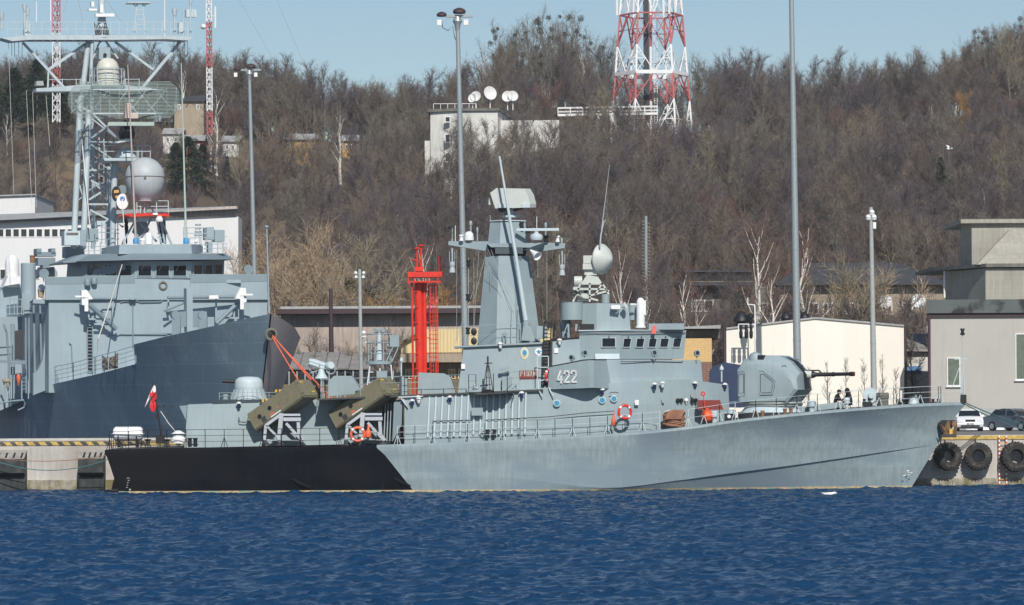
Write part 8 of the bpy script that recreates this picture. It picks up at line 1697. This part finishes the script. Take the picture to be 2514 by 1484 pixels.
    for x0, y0, x1, y1, mt in ((922, 465, 980, 1484+0, 'rod_pink'), (1308, 452, 1343, 1484, 'rod_green')):
        P0 = FP(f2, x1, 470, s-6.5); m = MB(); m.tube([P0, FP(f1, x0, y0, s-6.5)], [.085, .035], 10); w = fpart('whip_aerial', mt, m); m = MB(); m.lathe(P0+V(0, 0, -.15), [(.2, 0), (.2, .3), (.12, .42)], n=14); m.build('blue_base', 'base_blue', w)
    m = MB(); m.tube([FP(f1, 590, 1000, s-2), FP(f2, 650, 370, s-2)], .04, 6); fpart('halyard_pole', 'white_paint', m)
    # boxes and rails on the bridge roof
    for x0, x1, y0, y1, ds, mt in ((465, 580, 392, 495, -2, 'ship_grey_light'), (582, 622, 385, 500, -2, FG), (630, 710, 375, 468, -1, FG), (1490, 1545, 365, 455, -2, FG), (1550, 1622, 385, 470, 0, FG), (470, 610, 505, 585, 0, FG), (700, 760, 320, 350, -1, 'ship_grey_light'), (1465, 1490, 500, 545, -2, 'white_paint'), (1503, 1535, 470, 545, -2, FG)):
        fslab('equipment_cabinet', mt, f2, [(x0, y1), (x1, y1), (x1, y0), (x0, y0)], s+ds, 1.1)
    fslab('cabinet_slot', 'old_concrete', f2, [(480, 420), (565, 420), (565, 405), (480, 405)], s-2.05, .04); m = MB()
    for x in list(range(640, 860, 42))+list(range(1330, 1640, 40)): m.beam(b(x, 560, -2), b(x, 440 if x > 1000 else 470, -2), .06)
    for y in (370, 410): m.beam(b(1320, y, -2), b(1490, y, -2), .05)
    for y in (450, 500, 530): m.beam(b(600, y+8, -2), b(860, y, -2), .045); m.beam(b(1330, y-5, -2), b(1640, y-15, -2), .045)
    for x in (1325, 1350, 1410, 1440, 1480): m.beam(b(x, 370, -2), b(x, 555, -2), .05)
    for x in (690, 735, 760, 850): m.beam(b(x, 330, -2), b(x, 490, -2), .06)
    m.beam(b(690, 355, -2), b(860, 385, -2), .05); m.beam(b(690, 400, -2), b(860, 410, -2), .05); fpart('roof_rail', FG, m)
    m = MB()
    for z in (0, .25, .5, .75): c = b(1430, 400, -1); m.lathe(c+V(0, 0, z-.3), [(.28-.1*z, 0), (.28-.1*z, .12)], n=12)
    fpart('insulator_stack', FG, m)
    m = MB(); m.sph(b(1415, 467, -3), .14); m.box(b(1415, 467, -3)+V(-.2, 0, 0), (.35, .1, .08)); fpart('lamp', 'white_paint', m)
    m = MB()
    for x0, y0, x1, y1 in ((235, 660, 262, 1500), (60, 300, 100, 1400), (190, 650, 230, 1484), (330, 660, 360, 1050)): m.tube([a(x0, y0, 0), a(x1, y1, -2)], .014, 4); fpart('halyard', 'cream_radome', m); m = MB()
    fpart('halyard', 'cream_radome', m) if m.v else None; m = MB(); m.tube([b(945, 510, -6), b(880, 640, -9), b(800, 900, -14), b(710, 1170, -15), b(690, 1400, -15)], .04, 5); fpart('lead_cable', 'cream_radome', m)
    for x0, x1 in ((485, 455), (565, 600), (770, 880)): m = MB(); m.tube([a(x0, 0, 1), a(x1, 160 if x1 != 455 else 90, 1)], .014, 4); fpart('stay_wire', 'pole_grey', m)
    for x, y, ds in ((600, 900, -.4),): fslab('mast_side_box', 'frigate_plate', f1, [(548, 985), (600, 960), (607, 870), (575, 850)], s-.4, .8)
    base = b(912, 492, -3); person(V(base.x, base.y, base.z), STAND, 'person in black coat standing at the foot of the frigate mast, reaching up', R(-160), hood=True)
mat('mast_grey', (.42, .49, .52), .5, .06, 2, .06); mat('mesh_green', (.36, .44, .40), .5, .06, 2); mat('feed_pink', (.50, .40, .35), .6, .06, 2); mat('rod_pink', (.42, .36, .34), .5, .05, 2); mat('rod_green', (.38, .48, .42), .5, .05, 2); mat('base_blue', (.05, .25, .50), .5, .05, 2); mat('emblem_blue', (.03, .2, .6), .5, .05, 2)
fmast()
for k, (x, y, ex, ey) in enumerate([(1938, 1150, 838, 1010), (1942, 1158, 856, 1015), (1935, 1160, 800, 1035)]):
    a_ = FP(f2, x, y, 1.0)+FWD*1.0; lab = ('upper red mooring rope running from the frigate bow ring', 'middle red mooring rope running from the frigate bow ring', 'lowest red mooring rope running from the frigate bow ring')[k]
    mooring([a_, W(ex, ey, 213.0)], .045, 'rope_red', lab, .12)
# mooring lines of the missile boat bow
for k, (ex, ey, lab) in enumerate([(2560, 1052, 'upper teal mooring rope from the missile boat bow tip'), (2560, 1068, 'lower teal mooring rope from the missile boat bow tip')]):
    mooring([SP(2362, 984+k*4, 4.05), W(ex, ey, 212)], .03, 'rope_teal', lab, .18)

# --- the air over the harbour
m = MB(); m.b2(-2600, 2600, -450, 3050, -6, 92); hz = m.build('haze', 'dark', smooth=False); hz.data.materials.clear()
hm = bpy.data.materials.new('haze'); hm.use_nodes = True; hm.node_tree.nodes.clear(); hv = hm.node_tree.nodes.new('ShaderNodeVolumePrincipled'); ho = hm.node_tree.nodes.new('ShaderNodeOutputMaterial')
hv.inputs['Color'].default_value = (.86, .92, 1, 1); hv.inputs['Density'].default_value = .00014; hm.node_tree.links.new(hv.outputs[0], ho.inputs['Volume']); hz.data.materials.append(hm); tag(hz, 'thin pale haze over the harbour and the hill', kind='stuff')
